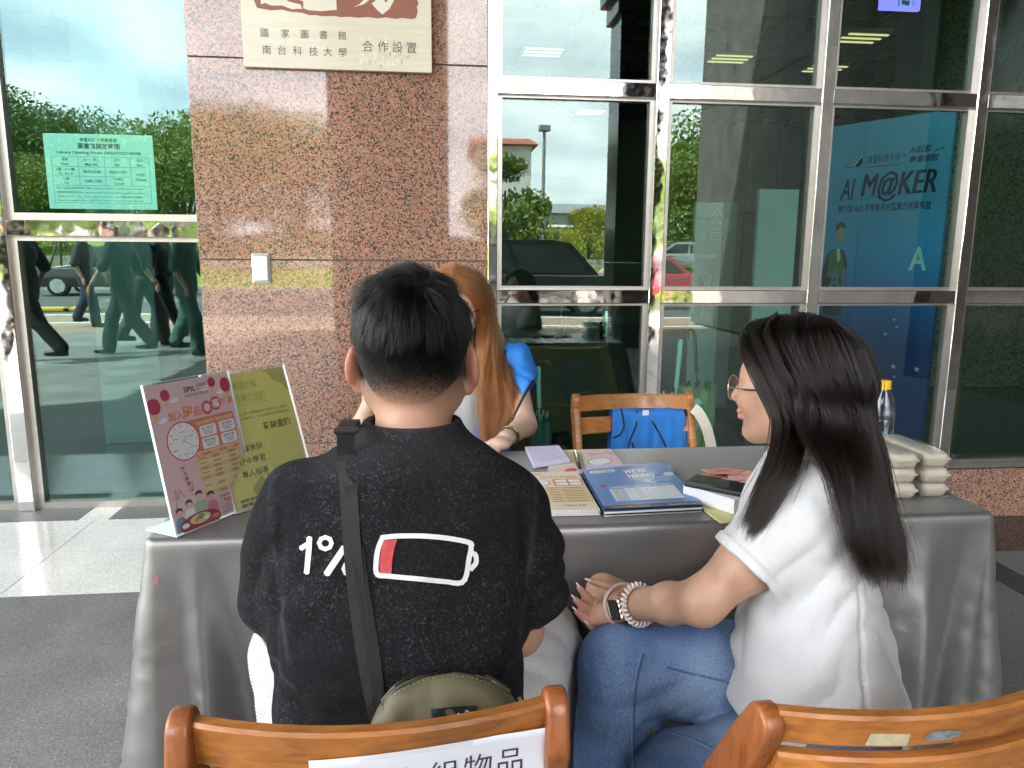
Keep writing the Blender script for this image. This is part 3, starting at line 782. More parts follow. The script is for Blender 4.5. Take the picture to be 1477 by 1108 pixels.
# notice taped behind the glass
nt = empty('opening_hours_notice', (-1.59, 3.89, 1.68), label='pale notice sheet of library opening hours taped inside the left window', cat='notice')
PAPER = mat('paper', (0.80, 0.79, 0.76), 0.75)
mb = MB(); mb.box(-1.8415, -1.3415, 3.892, 3.8932, 1.506, 1.857); local(mb.build('sheet', PAPER, nt), nt)
K = mat('ink_black', (0.03, 0.03, 0.035), 0.6)
p = Print(lambda u, v, h: Vector((-1.8415 + u / 1000, 3.8918 - h, 1.857 - v / 1000)))
p.text('南臺科技大學圖資處', 250, 34, 19, K, align='c', bold=.01); p.text('圖書館開放時間', 250, 66, 28, K, align='c', bold=.02)
p.text('Library Opening Hours (2026/02/23-06/28)', 250, 92, 18, K, align='c', bold=.02, width=385)
T0, T1 = 28, 476
for v in (106, 152, 240): p.line([(T0, v), (T1, v)], 1.3, K)
p.line([(T0, 197), (T0 + 360, 197)], 1.3, K); p.line([(T0, 322), (T1, 322)], 1.3, K)
for u in (T0, T1): p.line([(u, 106), (u, 322)], 1.3, K)
for u in (150, 270, 388): p.line([(u, 106), (u, 240)], 1.3, K)
for u, a, b in ((89, '樓層', 'Floor'), (210, '週一～週五', 'Mon.-Fri.'), (329, '週六', 'Sat.'), (432, '週日', 'Sun.')):
    p.text(a, u, 124, 15, K, align='c'); p.text(b, u, 146, 16, K, align='c', bold=.02)
p.text('1樓、8-11樓', 89, 171, 16, K, align='c', bold=.01); p.text('1F、8-11F', 89, 191, 16, K, align='c', bold=.01)
p.text('12樓', 89, 215, 15, K, align='c'); p.text('12F', 89, 235, 16, K, align='c', bold=.01)
p.text('08:30-22:00', 210, 181, 17, K, align='c', bold=.01); p.text('09:00-17:00', 329, 181, 17, K, align='c', bold=.01)
p.text('12:00-17:00', 210, 225, 17, K, align='c', bold=.01); p.text('不開放', 329, 214, 14, K, align='c'); p.text('Closed', 329, 234, 16, K, align='c', bold=.01)
p.text('不開放', 432, 192, 15, K, align='c'); p.text('Closed', 432, 214, 17, K, align='c', bold=.02)
for v, s in ((256, '備註：國定假日暨校定休假日不開放。Closed on Sunday, national holidays and school holidays.'), (276, '寒暑假開放時間另行公告。Summer and winter break hours will be announced separately.'), (296, '2026/2/27-28、3/1、4/3-7、5/1-3、6/19-21、6/27 國定假日不開放。'), (314, 'Closed on national holidays: 2/27-28, 3/1, 4/3-7, 5/1-3, 6/19-21 and 6/27, 2026.')):
    p.text(s, 40, v, 9.5, K, width=400)
local(p.build('lettering', nt), nt)

# ================================================================== interior behind the glass
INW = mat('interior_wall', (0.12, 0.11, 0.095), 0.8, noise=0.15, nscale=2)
inr = MB()
inr.quad((-9, 14, -0.01), (8, 14, -0.01), (8, 14, 5.6), (-9, 14, 5.6)); inr.quad((-9, 3.95, -0.01), (-9, 14, -0.01), (-9, 14, 5.6), (-9, 3.95, 5.6)); inr.quad((8, 3.4, -0.01), (8, 14, -0.01), (8, 14, 5.6), (8, 3.4, 5.6))
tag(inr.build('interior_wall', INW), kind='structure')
mb = MB(); mb.box(-9, 8, 3.865, 14, -0.3, -0.004); mb.box(0.242, 8, 3.375, 3.865, -0.3, -0.004)
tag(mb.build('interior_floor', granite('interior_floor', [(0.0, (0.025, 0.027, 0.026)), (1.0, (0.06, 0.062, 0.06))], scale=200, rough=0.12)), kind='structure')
mb = MB(); mb.box(-9, 8, 3.95, 14, 3.9, 4.0)
for i in range(34):
    x = -8.9 + i * 0.5; mb.box(x, x + 0.05, 4.0 - 0.02, 13.9, 3.72, 3.90)
for j in range(20):
    y = 4.2 + j * 0.5; mb.box(-9, 8, y, y + 0.05, 3.721, 3.90)
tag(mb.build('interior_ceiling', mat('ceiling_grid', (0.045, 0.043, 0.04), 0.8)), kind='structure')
# interior columns
def column_thing(name, x0, x1, y0, y1, z1, m, label):
    r = empty(name, ((x0 + x1) / 2, (y0 + y1) / 2, 0), label=label, cat='column', group='columns inside the hall'); c = MB(); c.box(x0, x1, y0, y1, 0, z1, 0.01); local(c.build('shaft', m, r), r); return r
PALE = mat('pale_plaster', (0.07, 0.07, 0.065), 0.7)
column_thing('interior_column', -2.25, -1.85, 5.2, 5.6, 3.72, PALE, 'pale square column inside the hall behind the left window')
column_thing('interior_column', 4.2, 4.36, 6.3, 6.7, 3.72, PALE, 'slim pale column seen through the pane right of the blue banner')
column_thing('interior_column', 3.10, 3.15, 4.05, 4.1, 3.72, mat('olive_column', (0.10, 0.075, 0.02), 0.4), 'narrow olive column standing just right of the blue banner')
LAMP = emit('lamp_warm', (1.0, 0.72, 0.34), 0.17)
TROF = mat('lamp_trough', (0.25, 0.22, 0.18), 0.5)
lm = MB(); lm.box(-0.24, 0.24, -0.20, 0.20, 0.0, 0.05); me_l = lm.mesh('housing', TROF)
bars = MB()
for k in range(3): bars.box(-0.22, 0.22, -0.16 + k * 0.14, -0.13 + k * 0.14, -0.012, -0.001)
me_b = bars.mesh('tube', LAMP)
LLAB = ['warm louvre light seen in the first glass bay, %s' % w for w in ('farther back', 'nearer')] + ['warm louvre light above the banner, %s' % w for w in ('third from the right', 'second from the right')] + ['warm louvre light above the banner, rightmost and nearest', 'warm louvre light above the banner, in the middle row', 'warm louvre light above the banner, farthest back', 'warm louvre light deepest in the hall behind the second bay', 'warm louvre light behind the left window, middle one', 'warm louvre light behind the left window, leftmost', 'warm louvre light behind the left window, farthest back', 'warm louvre light at the right edge behind the fourth bay']
for k, (x, y) in enumerate([(1.1, 11.0), (1.3, 9.0), (3.0, 10.5), (3.55, 9.0), (4.6, 8.0), (4.9, 9.3), (5.2, 10.8), (2.6, 12.5), (-2.4, 10.5), (-3.6, 9.2), (-1.6, 12.0), (5.6, 7.2)]):
    r = empty('ceiling_light', (x, y, 3.62), label=LLAB[k], cat='ceiling light', group='louvre lights inside the hall')
    same(me_l, 'housing', r); same(me_b, 'tube', r)

mb = MB(); mb.box(4.6, 7.9, 6.9, 7.1, 0, 3.7); tag(mb.build('stone_wall', granite('stone_olive', [(0.0, (.10, .09, .06)), (.5, (.30, .27, .19)), (1.0, (.45, .42, .33))], scale=60, rough=.8, bump=.5)), 'rough olive stone wall inside the hall behind the right end pane', 'wall')
# banner AI M@KER
bx0, bx1 = Vector((2.64, 4.9, 0)), Vector((3.035, 4.2, 0))
bw = (bx1 - bx0).length; BH = 2.155; bu = (bx1 - bx0).normalized(); bn = Vector((bu.y, -bu.x, 0))
m, n, l, b, o = new_mat('banner_blue'); MATS['banner_blue'] = m
tc = n.new('ShaderNodeTexCoord'); sp_ = n.new('ShaderNodeSeparateXYZ'); l.new(tc.outputs['Object'], sp_.inputs[0])
r_ = ramp(n, [(0.0, (0.02, 0.03, 0.14)), (0.35, (0.02, 0.05, 0.22)), (0.48, (0.02, 0.13, 0.42)), (0.62, (0.045, 0.26, 0.56)), (1.0, (0.13, 0.36, 0.60))])
dv = n.new('ShaderNodeMath'); dv.operation = 'DIVIDE'; dv.inputs[1].default_value = BH; l.new(sp_.outputs['Z'], dv.inputs[0]); l.new(dv.outputs[0], r_.inputs[0]); l.new(r_.outputs[0], b.inputs['Base Color']); seti(b, rough=0.45)
bz = empty('event_banner', (bx0.x, bx0.y, 0), math.atan2(bu.y, bu.x), label='tall blue event banner reading AI M@KER standing behind the glass wall', cat='banner')
mb = MB(); mb.box(0, bw, 0.0, 0.03, 0.03, BH); mb.build('panel', MATS['banner_blue'], bz)
for x_ in (.05, bw - .12): mb = MB(); mb.box(x_, x_ + .07, -0.15, 0.2, 0, 0.03); mb.build('foot', ALU, bz)
NAVY = mat('ink_navy', (0.012, 0.018, 0.05), 0.5); PALEB = mat('ink_pale_blue', (0.45, 0.62, 0.68), 0.5)
p = Print(lambda u, v, h: Vector((u / 1000, -0.0004 - h, BH - v / 1000)))
k = bw * 1000 / 806.0
p.text('AI', 125 * k, 478 * k, 180 * k, NAVY, align='l', bold=.02, shear=.2, width=100 * k); [p.text('M@KER', (268 + 3 * q) * k, 466 * k, 200 * k, NAVY, 2 + q, shear=.2, width=465 * k) for q in range(4)]
p.text('實作型 AI人才培育平台暨算力共享聯盟', 120 * k, 560 * k, 52 * k, NAVY, bold=.015, width=600 * k)
p.ell(230 * k, 240 * k, 30 * k, 38 * k, NAVY, 1); p.line([(210 * k, 262 * k), (250 * k, 212 * k)], 12 * k, PALEB, 2); p.line([(200 * k, 245 * k), (230 * k, 205 * k)], 10 * k, PALEB, 2)
p.text('南臺科技大學', 295 * k, 258 * k, 52 * k, NAVY, width=210 * k, shear=.1); p.line([(290 * k, 285 * k), (505 * k, 285 * k)], 4 * k, NAVY)
p.text('×', 520 * k, 250 * k, 45 * k, NAVY); p.text('AI起航', 560 * k, 222 * k, 44 * k, NAVY, bold=.015, shear=.15); p.text('產業領航', 560 * k, 280 * k, 44 * k, NAVY, bold=.015, shear=.15)
p.line([(690 * k, 265 * k), (715 * k, 220 * k), (755 * k, 213 * k)], 4 * k, NAVY); p.ell(757 * k, 212 * k, 6 * k, 6 * k, NAVY); p.line([(130 * k, 250 * k), (160 * k, 272 * k), (190 * k, 275 * k)], 4 * k, NAVY)
p.text('A', 620 * k, 930 * k, 200 * k, PALEB, bold=.02, sx=.75)
sk, gv, sh_, rd = mat('print_skin', (0.42, 0.27, 0.19), .6), mat('print_olive', (0.10, 0.13, 0.03), .6), mat('print_dark', (0.02, 0.022, 0.03), .6), mat('print_purple', (0.16, 0.17, 0.36), .6)
p.poly([(60 * k, 1180 * k), (35 * k, 960 * k), (70 * k, 830 * k), (130 * k, 790 * k), (190 * k, 815 * k), (215 * k, 900 * k), (205 * k, 1250 * k), (70 * k, 1250 * k)], sh_, 1)
p.poly([(75 * k, 990 * k), (80 * k, 835 * k), (130 * k, 795 * k), (185 * k, 825 * k), (200 * k, 1000 * k)], gv, 2)
p.poly([(130 * k, 800 * k), (155 * k, 800 * k), (165 * k, 870 * k), (145 * k, 890 * k)], PALEB, 3); p.ell(148 * k, 700 * k, 32 * k, 62 * k, sk, 3); p.poly([(114 * k, 690 * k), (118 * k, 640 * k), (150 * k, 622 * k), (182 * k, 640 * k), (182 * k, 672 * k), (150 * k, 655 * k)], sh_, 4)
p.text('AI', 90 * k, 1080 * k, 210 * k, rd, 5, bold=.02, sx=.62); p.text('黃暄宜', 230 * k, 1140 * k, 38 * k, PALEB, 2)
g = random.Random(5)
for _ in range(9):
    u, v, r0 = g.uniform(300, 760) * k, g.uniform(1240, 1650) * k, g.uniform(10, 22) * k
    p.poly([(u + (r0 if q % 2 == 0 else r0 * .4) * math.sin(q * math.pi / 5), v - (r0 if q % 2 == 0 else r0 * .4) * math.cos(q * math.pi / 5)) for q in range(10)], PALEB, 1)
p.build('lettering', bz)

# dark green sign beam, LED sign, kiosk and boards inside
sg = empty('hanging_sign', (0, 0, 0), label='dark green overhead sign with pale English lettering inside the hall', cat='sign')
DG = mat('sign_green', (0.012, 0.035, 0.025), 0.4)
sa, sb = Vector((3.98, 5.2, 2.44)), Vector((3.46, 4.1, 2.46)); su = (sb - sa).normalized(); sn = Vector((-su.y, su.x, 0)).normalized() * 1
mb = MB(); q = [sa, sb, sb + Vector((0, 0, .55)), sa + Vector((0, 0, .55))]; off = Vector((0.05, -0.01, 0))
mb.add([*q, *[v + off for v in q]], [(0, 1, 2, 3), (7, 6, 5, 4), (0, 4, 5, 1), (1, 5, 6, 2), (2, 6, 7, 3), (3, 7, 4, 0)]); mb.build('panel', DG, sg)
p = Print(lambda u, v, h: sa + su * u - Vector((0, 0, v)) + Vector((-0.004 - h, 0, 0)))
p.text('to Flourish and Light', 0.02, -0.16, 0.17, mat('ink_sign', (0.45, 0.5, 0.46), .5), width=1.16); p.build('lettering', sg)
for q_ in (sa.lerp(sb, .2), sa.lerp(sb, .85)): mb = MB(); mb.tube([q_ + Vector((0.025, 0, .54)), q_ + Vector((0.025, 0, 1.3))], 0.01); mb.build('hanger', DARKGAP, sg)
e0 = oy(1270, 13, 5.0); e1 = oy(1327, 13, 5.0)
ls = empty('led_sign', (e0.x, 5.0, e0.z - .03), label='small violet lit sign with green symbols behind the top right pane', cat='sign')
mb = MB(); mb.box(0, e1.x - e0.x, 0, 0.03, 0.03, 0.35); mb.build('screen', emit('led_violet', (0.16, 0.13, 0.62), 0.42), ls)
LG = mat('led_green', (0.05, 0.35, 0.22), .5); kx = e1.x - e0.x
p = Print(lambda u, v, h: Vector((u * kx, -0.001 - h, 0.35 - v)))
p.line([(.08, .18), (.25, .24), (.32, .17)], .03, LG); p.line([(.08, .18), (.15, .25)], .03, LG); p.line([(.42, .15), (.45, .29)], .03, LG); p.line([(.55, .15), (.53, .27), (.7, .28), (.68, .16)], .03, LG); p.text('5F', .78, .29, .06, LG, sx=1.6)
p.build('symbol', ls)
k0, k1 = oy(1003, 292, 6.0), oy(1040, 292, 6.0)
ks = empty('info_board', (k0.x, 6.0, 0), label='pale free standing board with white figures and an outline drawing inside the hall', cat='board')
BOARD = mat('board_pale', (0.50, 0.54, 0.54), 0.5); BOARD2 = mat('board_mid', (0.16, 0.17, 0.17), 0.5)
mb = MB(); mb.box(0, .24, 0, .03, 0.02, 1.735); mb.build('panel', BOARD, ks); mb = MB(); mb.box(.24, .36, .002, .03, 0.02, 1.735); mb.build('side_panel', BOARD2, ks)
WI = mat('ink_white', (.72, .73, .72), .5)
p = Print(lambda u, v, h: Vector((u, -0.001 - h, 1.735 - v)))
p.text('公', .13, .17, .13, WI); p.text('告', .13, .30, .13, WI); p.text('佈', .04, .30, .07, WI); p.rect(.03, .42, .20, .45, WI)
p.line([(.02, .9), (.06, .62), (.11, .56), (.16, .60), (.14, .68), (.07, .58)], .012, WI); p.line([(.02, .86), (.12, .66), (.10, .95)], .012, WI); p.build('lettering', ks)
t0, t1 = oy(1096, 273, 5.0), oy(1153, 273, 5.0)
pb = empty('display_board', (t0.x, 5.0, 0), label='tall blank pale board inside the hall left of the blue banner', cat='board')
mb = MB(); mb.box(0, t1.x - t0.x, 0, .04, .02, 1.757); mb.build('panel', BOARD, pb)
for x_ in (.02, t1.x - t0.x - .08): mb = MB(); mb.box(x_, x_ + .06, -.1, .15, 0, .02); mb.build('foot', ALU, pb)
# security camera hanging behind the glass
sc_p = oy(990, 192, 3.75)
scr = empty('security_camera', sc_p, label='black twin security camera hanging behind the second glass bay', cat='camera')
BLK = mat('black_plastic', (0.012, 0.012, 0.013), 0.4)
mb = MB(); mb.lathe([(0.0, .035), (.03, .03), (.033, 0), (.02, -.03), (0, -.04)], n=16); mb.tube([(0, 0, .02), (0, 0, 1.7)], .009); mb.build('mount', BLK, scr)
mb = MB(); mb.tube([(-.02, 0, .0), (-.05, -.01, .0), (-.06, -.02, .02)], .007); mb.tube([(-.055, .02, .015), (-.065, -.05, .045)], [.018, .02], 12); mb.build('barrel', BLK, scr)
mb = MB(); mb.tube([(.0, .02, .01), (.075, -.02, .035)], [.016, .02], 12); mb.build('barrel', BLK, scr)

# counter inside with cup, box and steel bottle
ct = empty('reception_table', (0.4, 4.85, 0), label='long table under a dark brown cloth just inside the middle glass', cat='table')
BRC = mat('brown_cloth', (0.10, 0.055, 0.018), 0.65, noise=0.15, nscale=5)
mb = MB(); mb.add([(-.5, -.33, .75), (.69, -.33, .75), (.69, .37, .75), (-.5, .37, .75), (-.55, -.42, .02), (.86, -.42, .02), (.86, .45, .02), (-.55, .45, .02)], [(0, 1, 2, 3), (0, 4, 5, 1), (1, 5, 6, 2), (2, 6, 7, 3), (3, 7, 4, 0)]); mb.build('tablecloth', BRC, ct)
def at_counter(px, py, z=.75): return oz(px, py, z)
cpos = Vector((.80, 4.62, .75)); 
c1 = empty('drink_cup', cpos, label='dark takeaway drink cup with a straw on the brown cloth table', cat='cup')
mb = MB(); mb.lathe([(.028, 0), (.042, .13), (.044, .15)], n=18); mb.build('body', mat('cup_brown', (0.05, .035, .02), .4), c1); mb = MB(); mb.lathe([(.046, .15), (.046, .158), (.03, .162)], n=18); mb.build('lid', BLK, c1); mb = MB(); mb.tube([(0, 0, .02), (.01, 0, .24)], .004); mb.build('straw', mat('straw', (.5, .5, .48), .4), c1)
c2 = empty('paper_stack', (.985, 4.66, .75), label='stack of dark notebooks with white sheets on top beside the steel bottle', cat='stack')
for k in range(5):
    mb = MB(); mb.box(-.06 + .004 * (k % 2), .06, -.09, .09, k * .02 + .001, k * .02 + .019, .002); mb.build('notebook', mat('dark_cover', (.04, .035, .025), .5), c2)
mb = MB(); mb.box(-.065, .06, -.1, .09, .101, .104); mb.build('sheet', PAPER, c2)
c3 = empty('steel_bottle', (1.10, 4.63, .75), label='tall brushed steel drinking bottle on the brown cloth table', cat='bottle')
mb = MB(); mb.lathe([(.033, 0), (.034, .01), (.034, .17), (.024, .2), (.024, .21)], n=20); mb.build('body', chrome('steel', (.6, .6, .58), .2, .02), c3); mb = MB(); mb.lathe([(.026, .211), (.026, .245), (.02, .25)], n=20); mb.build('cap', ALU, c3)
c4 = empty('tissue_heap', (.60, 4.66, .751), label='crumpled white wrappers lying on the brown cloth table', cat='wrappers')
g = random.Random(2); vs = [(-.11 + .22 * i / 9, -.1 + .2 * j / 7, .004 + .02 * g.random()) for j in range(8) for i in range(10)]
o = bpy.data.objects.new('wrapper', mesh_from('wrapper', vs, [(j * 10 + i, j * 10 + i + 1, j * 10 + i + 11, j * 10 + i + 10) for j in range(7) for i in range(9)], PAPER)); link(o, c4)
# ================================================================== portico
pc = empty('portico_ceiling', (0, 0, 6.0), kind='structure')
mb = MB(); mb.box(-6.5, 8, -4.6, 3.95, 0.12, 1.2); mb.build('slab', CONCRETE, pc)
mb = MB()
for i in range(25): mb.box(-6.4 + i * .6, -6.34 + i * .6, -4.55, 3.9, -.12, .119)
for j in range(15): mb.box(-6.5, 8, -4.5 + j * .6, -4.44 + j * .6, -.121, .119)
o = mb.build('grid', mat('portico_grid', (.3, .29, .28), .6), pc)
tag(bpy.data.objects['slab'], None)
mb = MB(); mb.box(-.98, 8, 3.95, 4.4, 5.4, 7.2); mb.box(-9, -.98, 3.99, 4.4, 5.9, 7.2); mb.box(-9, -5.1, 3.86, 4.0, 0, 5.9); mb.box(4.808, 9, 3.31, 3.9, .256, 6.0); mb.box(.2, 4.81, 3.38, 3.95, 5.38, 6.1)
mb.box(-9, 9, 4.41, 14.2, 5.6, 12); mb.box(-9.2, -9.0, 3.9, 14.2, -.3, 12); mb.box(8.0, 8.2, 3.92, 14.2, -.3, 12)
tag(mb.build('upper_wall', CONCRETE), kind='structure')
DKGR = granite('column_granite', [(0.0, (0.015, 0.014, 0.014)), (0.6, (0.05, 0.045, 0.042)), (1.0, (0.14, 0.11, 0.10))], scale=140, rough=0.10)
c = empty('portico_column', (-.42, -1.9, 0), label='wide dark granite column of the portico behind the photographer', cat='column', group='portico columns')
for a, bz_ in ((0, .9), (.9, 2.0), (2.0, 3.2), (3.2, 4.5), (4.5, 6.1)):
    mb = MB(); mb.box(-.61, .60, -.6, .6, a + .003, bz_ - .003, .004); mb.build('panel', DKGR, c)
c = empty('portico_column', (2.86, -4.0, 0), label='slim dark granite column with a stepped capital at the portico edge', cat='column', group='portico columns')
for a, bz_ in ((0, 1.2), (1.2, 2.4), (2.4, 3.5), (3.5, 4.5)):
    mb = MB(); mb.box(-.30, .30, -.3, .3, a + .003, bz_ - .003, .004); mb.build('panel', DKGR, c)
mb = MB(); mb.box(-.36, .36, -.36, .36, 4.5, 4.75, .01); mb.box(-.44, .44, -.44, .44, 4.751, 5.1, .01); mb.box(-.36, .36, -.36, .36, 5.101, 6.1); mb.build('capital', DKGR, c)
WCON = mat('concrete_dark', (0.115, 0.11, 0.10), 0.8, noise=0.3, nscale=2.5, bump=0.4, bscale=40)
w = empty('concrete_wall', (5.5, -4.3, 0), label='grey concrete side wall of the portico with wide panels', cat='wall')
for i in range(6):
    y0 = -7.8 + i * 1.15
    for z0, z1 in ((0, 2.0), (2.0, 4.05), (4.05, 6.1)):
        mb = MB(); mb.box(5.2, 5.8, y0 + .006, y0 + 1.144, z0 + .006, z1 - .006, .004); local(mb.build('panel', WCON, w), w)
w2 = empty('added_dark_wall', (5.5, 1.2, 0), label='added dark brown granite wall nearest the glass, darkening its reflections', cat='wall')  # added to darken what the right panes and steel mirror, and the light there
for i in range(3):
    for z0, z1 in ((0, 2.0), (2.0, 4.05), (4.05, 6.1)):
        mb = MB(); mb.box(5.3, 5.8, -.88 + i * 1.38 + .005, .50 + i * 1.38 - .005, z0 + .005, z1 - .005, .003); local(mb.build('panel', DKGR, w2), w2)
mb = MB(); mb.box(5.23, 5.77, -7.79, -.91, 0, 6.1); local(mb.build('core', DARKGAP, w), w)
# ================================================================== outside, seen mirrored in the glass: trees, cars, lamp post, houses, people walking by
def leaf_mat(name, c1, c2):
    if name in MATS: return MATS[name]
    m, n, l, b, o = new_mat(name)
    tc = n.new('ShaderNodeTexCoord'); t = n.new('ShaderNodeTexNoise'); t.inputs['Scale'].default_value = 1.1; t.inputs['Detail'].default_value = 5
    l.new(tc.outputs['Object'], t.inputs['Vector']); r = ramp(n, [(0.35, c1), (0.65, c2)]); l.new(t.outputs['Fac'], r.inputs[0]); l.new(r.outputs[0], b.inputs['Base Color'])
    seti(b, rough=0.6)
    tl = n.new('ShaderNodeBsdfTranslucent'); mx = n.new('ShaderNodeMixShader'); mx.inputs[0].default_value = 0.3
    l.new(r.outputs[0], tl.inputs[0]); l.new(b.outputs[0], mx.inputs[1]); l.new(tl.outputs[0], mx.inputs[2]); l.new(mx.outputs[0], o.inputs[0])
    MATS[name] = m; return m
BARK = mat('bark', (0.10, 0.075, 0.055), 0.9, noise=0.3, nscale=6, bump=0.6, bscale=20)
def tree_meshes(seed, n, h, w, leaf, mt, trunk_h=0.35, lobes=9, droop=0.0):
    g = np.random.default_rng(seed); tb = MB()
    top = Vector((0, 0, h * 0.72)); tb.tube([(0, 0, 0), (0.03 * h * g.normal(), .02 * h, h * .2), (0.01, .03, h * .45), top], [h * .026, h * .02, h * .015, h * .006], 8)
    cs = []
    for i in range(lobes):
        a = 2 * math.pi * i / lobes + g.normal() * .3; z = h * (trunk_h + (0.93 - trunk_h) * g.random()); rr = w * .5 * (0.25 + .75 * g.random()) * (1.0 - 0.55 * max(0, (z / h - .6) / .4))
        c = np.array([rr * math.cos(a), rr * math.sin(a), z]); cs.append((c, w * (0.16 + .13 * g.random())))
        tb.tube([(0, 0, h * (trunk_h * .6 + .1 * g.random())), tuple(c * [.55, .55, .85]), tuple(c)], [h * .012, h * .008, h * .003], 6)
    cs.append((np.array([0, 0, h * .86]), w * .22))
    vs, fs = [], []
    for c, r in cs:
        k = int(n / len(cs))
        d = g.normal(size=(k, 3)); d /= np.linalg.norm(d, axis=1)[:, None]
        P = c + d * (r * (0.35 + .75 * g.random(k) ** .6))[:, None] * [1.1, 1.1, .75]
        P[:, 2] -= droop * np.abs(d[:, 0]) * r
        for q in P:
            u = g.normal(size=3); u /= np.linalg.norm(u); v = np.cross(u, g.normal(size=3)); v /= np.linalg.norm(v); s = leaf * (0.6 + .8 * g.random())
            b = len(vs); vs += [q - u * s, q + v * s * .45, q + u * s, q - v * s * .45]; fs.append((b, b + 1, b + 2, b + 3))
    return tb.mesh('trunk', BARK), mesh_from('crown', [tuple(map(float, v)) for v in vs], fs, mt)
GREEN1 = leaf_mat('leaf_mid', (0.045, 0.09, 0.018), (0.10, 0.16, 0.03)); GREEN2 = leaf_mat('leaf_light', (0.09, 0.15, 0.022), (0.19, 0.25, 0.04)); YEL = leaf_mat('leaf_yellow', (0.26, 0.27, 0.02), (0.42, 0.40, 0.05))
TV = [tree_meshes(1, 26000, 10.5, 14, .165, GREEN1, .10, 20), tree_meshes(2, 17000, 8.0, 9.5, .14, GREEN2, .12, 15), tree_meshes(4, 4500, 3.6, 4.2, .11, YEL, .2, 10), tree_meshes(6, 3000, 5.0, 2.6, .11, GREEN2, .45, 8)]
def tree(v, loc, s, rz, label, group='trees across the road'):
    r = empty('tree', loc, rz, label=label, cat='tree', group=group); r.scale = (s, s, s)
    same(TV[v][0], 'trunk', r); same(TV[v][1], 'crown', r)
def gz(y): return float(np.interp(-y, [23, 27, 31, 38], [-.12, 0, .9, 2.0]))
tl = [(0, 30, 52, 1.06, 'broad dark green tree leftmost on the lawn across the road'), (0, 112, 56, 1.0, 'largest broad dark green tree mirrored above the notice'), (1, 30, 40, .75, 'small bright green tree in front of the leftmost broad tree'),
      (0, 200, 66, .62, 'broad dark tree mirrored right of the notice, farther back'), (1, 268, 40, .98, 'light green tree mirrored at the edge of the granite pillar'), (1, 330, 46, 1.15, 'light green tree mirrored in the left part of the granite'),
      (1, 440, 44, 1.05, 'light green tree mirrored in the middle of the granite'), (0, -120, 55, 1.0, 'broad tree mirrored beyond the left edge of the window')]
for v, px, Yv, s, lab in tl:
    q = mir(px, 360, Yv, YL + .04); tree(v, (q.x, q.y, gz(q.y) - .1), s * .80, px * .37, lab)
tr = [(3, 728, 23, .95, 'young tree with loose light leaves mirrored beside the lamp post'), (2, 800, 33, .66, 'low yellow green tree mirrored below the lamp post'), (2, 850, 38, .75, 'low yellow green tree mirrored left of the slim column'), (2, 757, 36, .6, 'small yellow tree mirrored in front of the white house'),
      (1, 1010, 36, .75, 'green tree mirrored behind the red car'), (1, 1075, 40, 1.0, 'dark leafed tree mirrored over the concrete wall'), (1, 1000, 48, .8, 'green tree mirrored beside the second mullion'), (0, 1300, 70, 1.0, 'broad tree far right beyond the concrete wall')]
for v, px, Yv, s, lab in tr:
    q = mir(px, 368, Yv); tree(v, (q.x, q.y, gz(q.y) - .15 if q.y < -23 else -.2), s, px * .37, lab)
wv, wf = [], []; g = np.random.default_rng(77)
for k in range(16000):
    x = g.uniform(-150, 130); hh = 3.2 + 1.5 * math.sin(x * .11) + 1.0 * math.sin(x * .37 + 1); q = np.array([x, -84 + g.uniform(-3, 3), 1.6 + hh * g.random() ** .7])
    if -4 < x < 22: q[2] = 1.6 + (q[2] - 1.6) * .35
    u = g.normal(size=3); u /= np.linalg.norm(u); v = np.cross(u, g.normal(size=3)); v /= np.linalg.norm(v); b = len(wv); s_ = .55 * (.6 + .8 * g.random())
    wv += [tuple(q - u * s_), tuple(q + v * s_ * .5), tuple(q + u * s_), tuple(q - v * s_ * .5)]; wf.append((b, b + 1, b + 2, b + 3))
o = bpy.data.objects.new('far_woods', mesh_from('far_woods', wv, wf, GREEN1)); link(o); tag(o, kind='stuff')
HEDGE = leaf_mat('leaf_hedge', (0.10, 0.16, .01), (0.20, .26, .015))
for i, (px, Yv) in enumerate(((760, 20.5), (812, 20.8), (990, 20.5))):
    g = np.random.default_rng(20 + i); vs, fs = [], []
    for _ in range(900):
        q = np.array([g.uniform(-1.1, 1.1), g.uniform(-.35, .35), 0]); hh = .55 * (1 - (q[0] / 1.15) ** 2) ** .5; q[2] = hh * g.random() ** .4
        u = g.normal(size=3); u /= np.linalg.norm(u); v = np.cross(u, g.normal(size=3)); v /= np.linalg.norm(v); b = len(vs); s = .07
        vs += [tuple(q - u * s), tuple(q + v * s * .5), tuple(q + u * s), tuple(q - v * s * .5)]; fs.append((b, b + 1, b + 2, b + 3))
    o = bpy.data.objects.new('shrub', mesh_from('shrub', vs, fs, HEDGE)); link(o); q = mir(px, 400, Yv); o.location = (q.x, q.y, -.16)
    tag(o, ['round yellow green shrub mirrored left in the steel bar', 'round yellow green shrub mirrored in the middle of the steel bar', 'round yellow green shrub mirrored right of the second mullion'][i], 'shrub', 'shrubs at the road edge')
# lamp post
q = mir(783, 368, 30)
lp = empty('street_lamp', (q.x, q.y, .3), label='tall grey street lamp with a flat head across the road', cat='street lamp')
GREYM = mat('grey_metal', (.22, .22, .22), .5)
mb = MB(); mb.tube([(0, 0, -.4), (0, 0, 5.8)], [.10, .06], 10); mb.build('post', GREYM, lp); mb = MB(); mb.box(-.22, .22, -.2, .2, 5.8, 6.02, .03); mb.build('lamp_head', GREYM, lp)
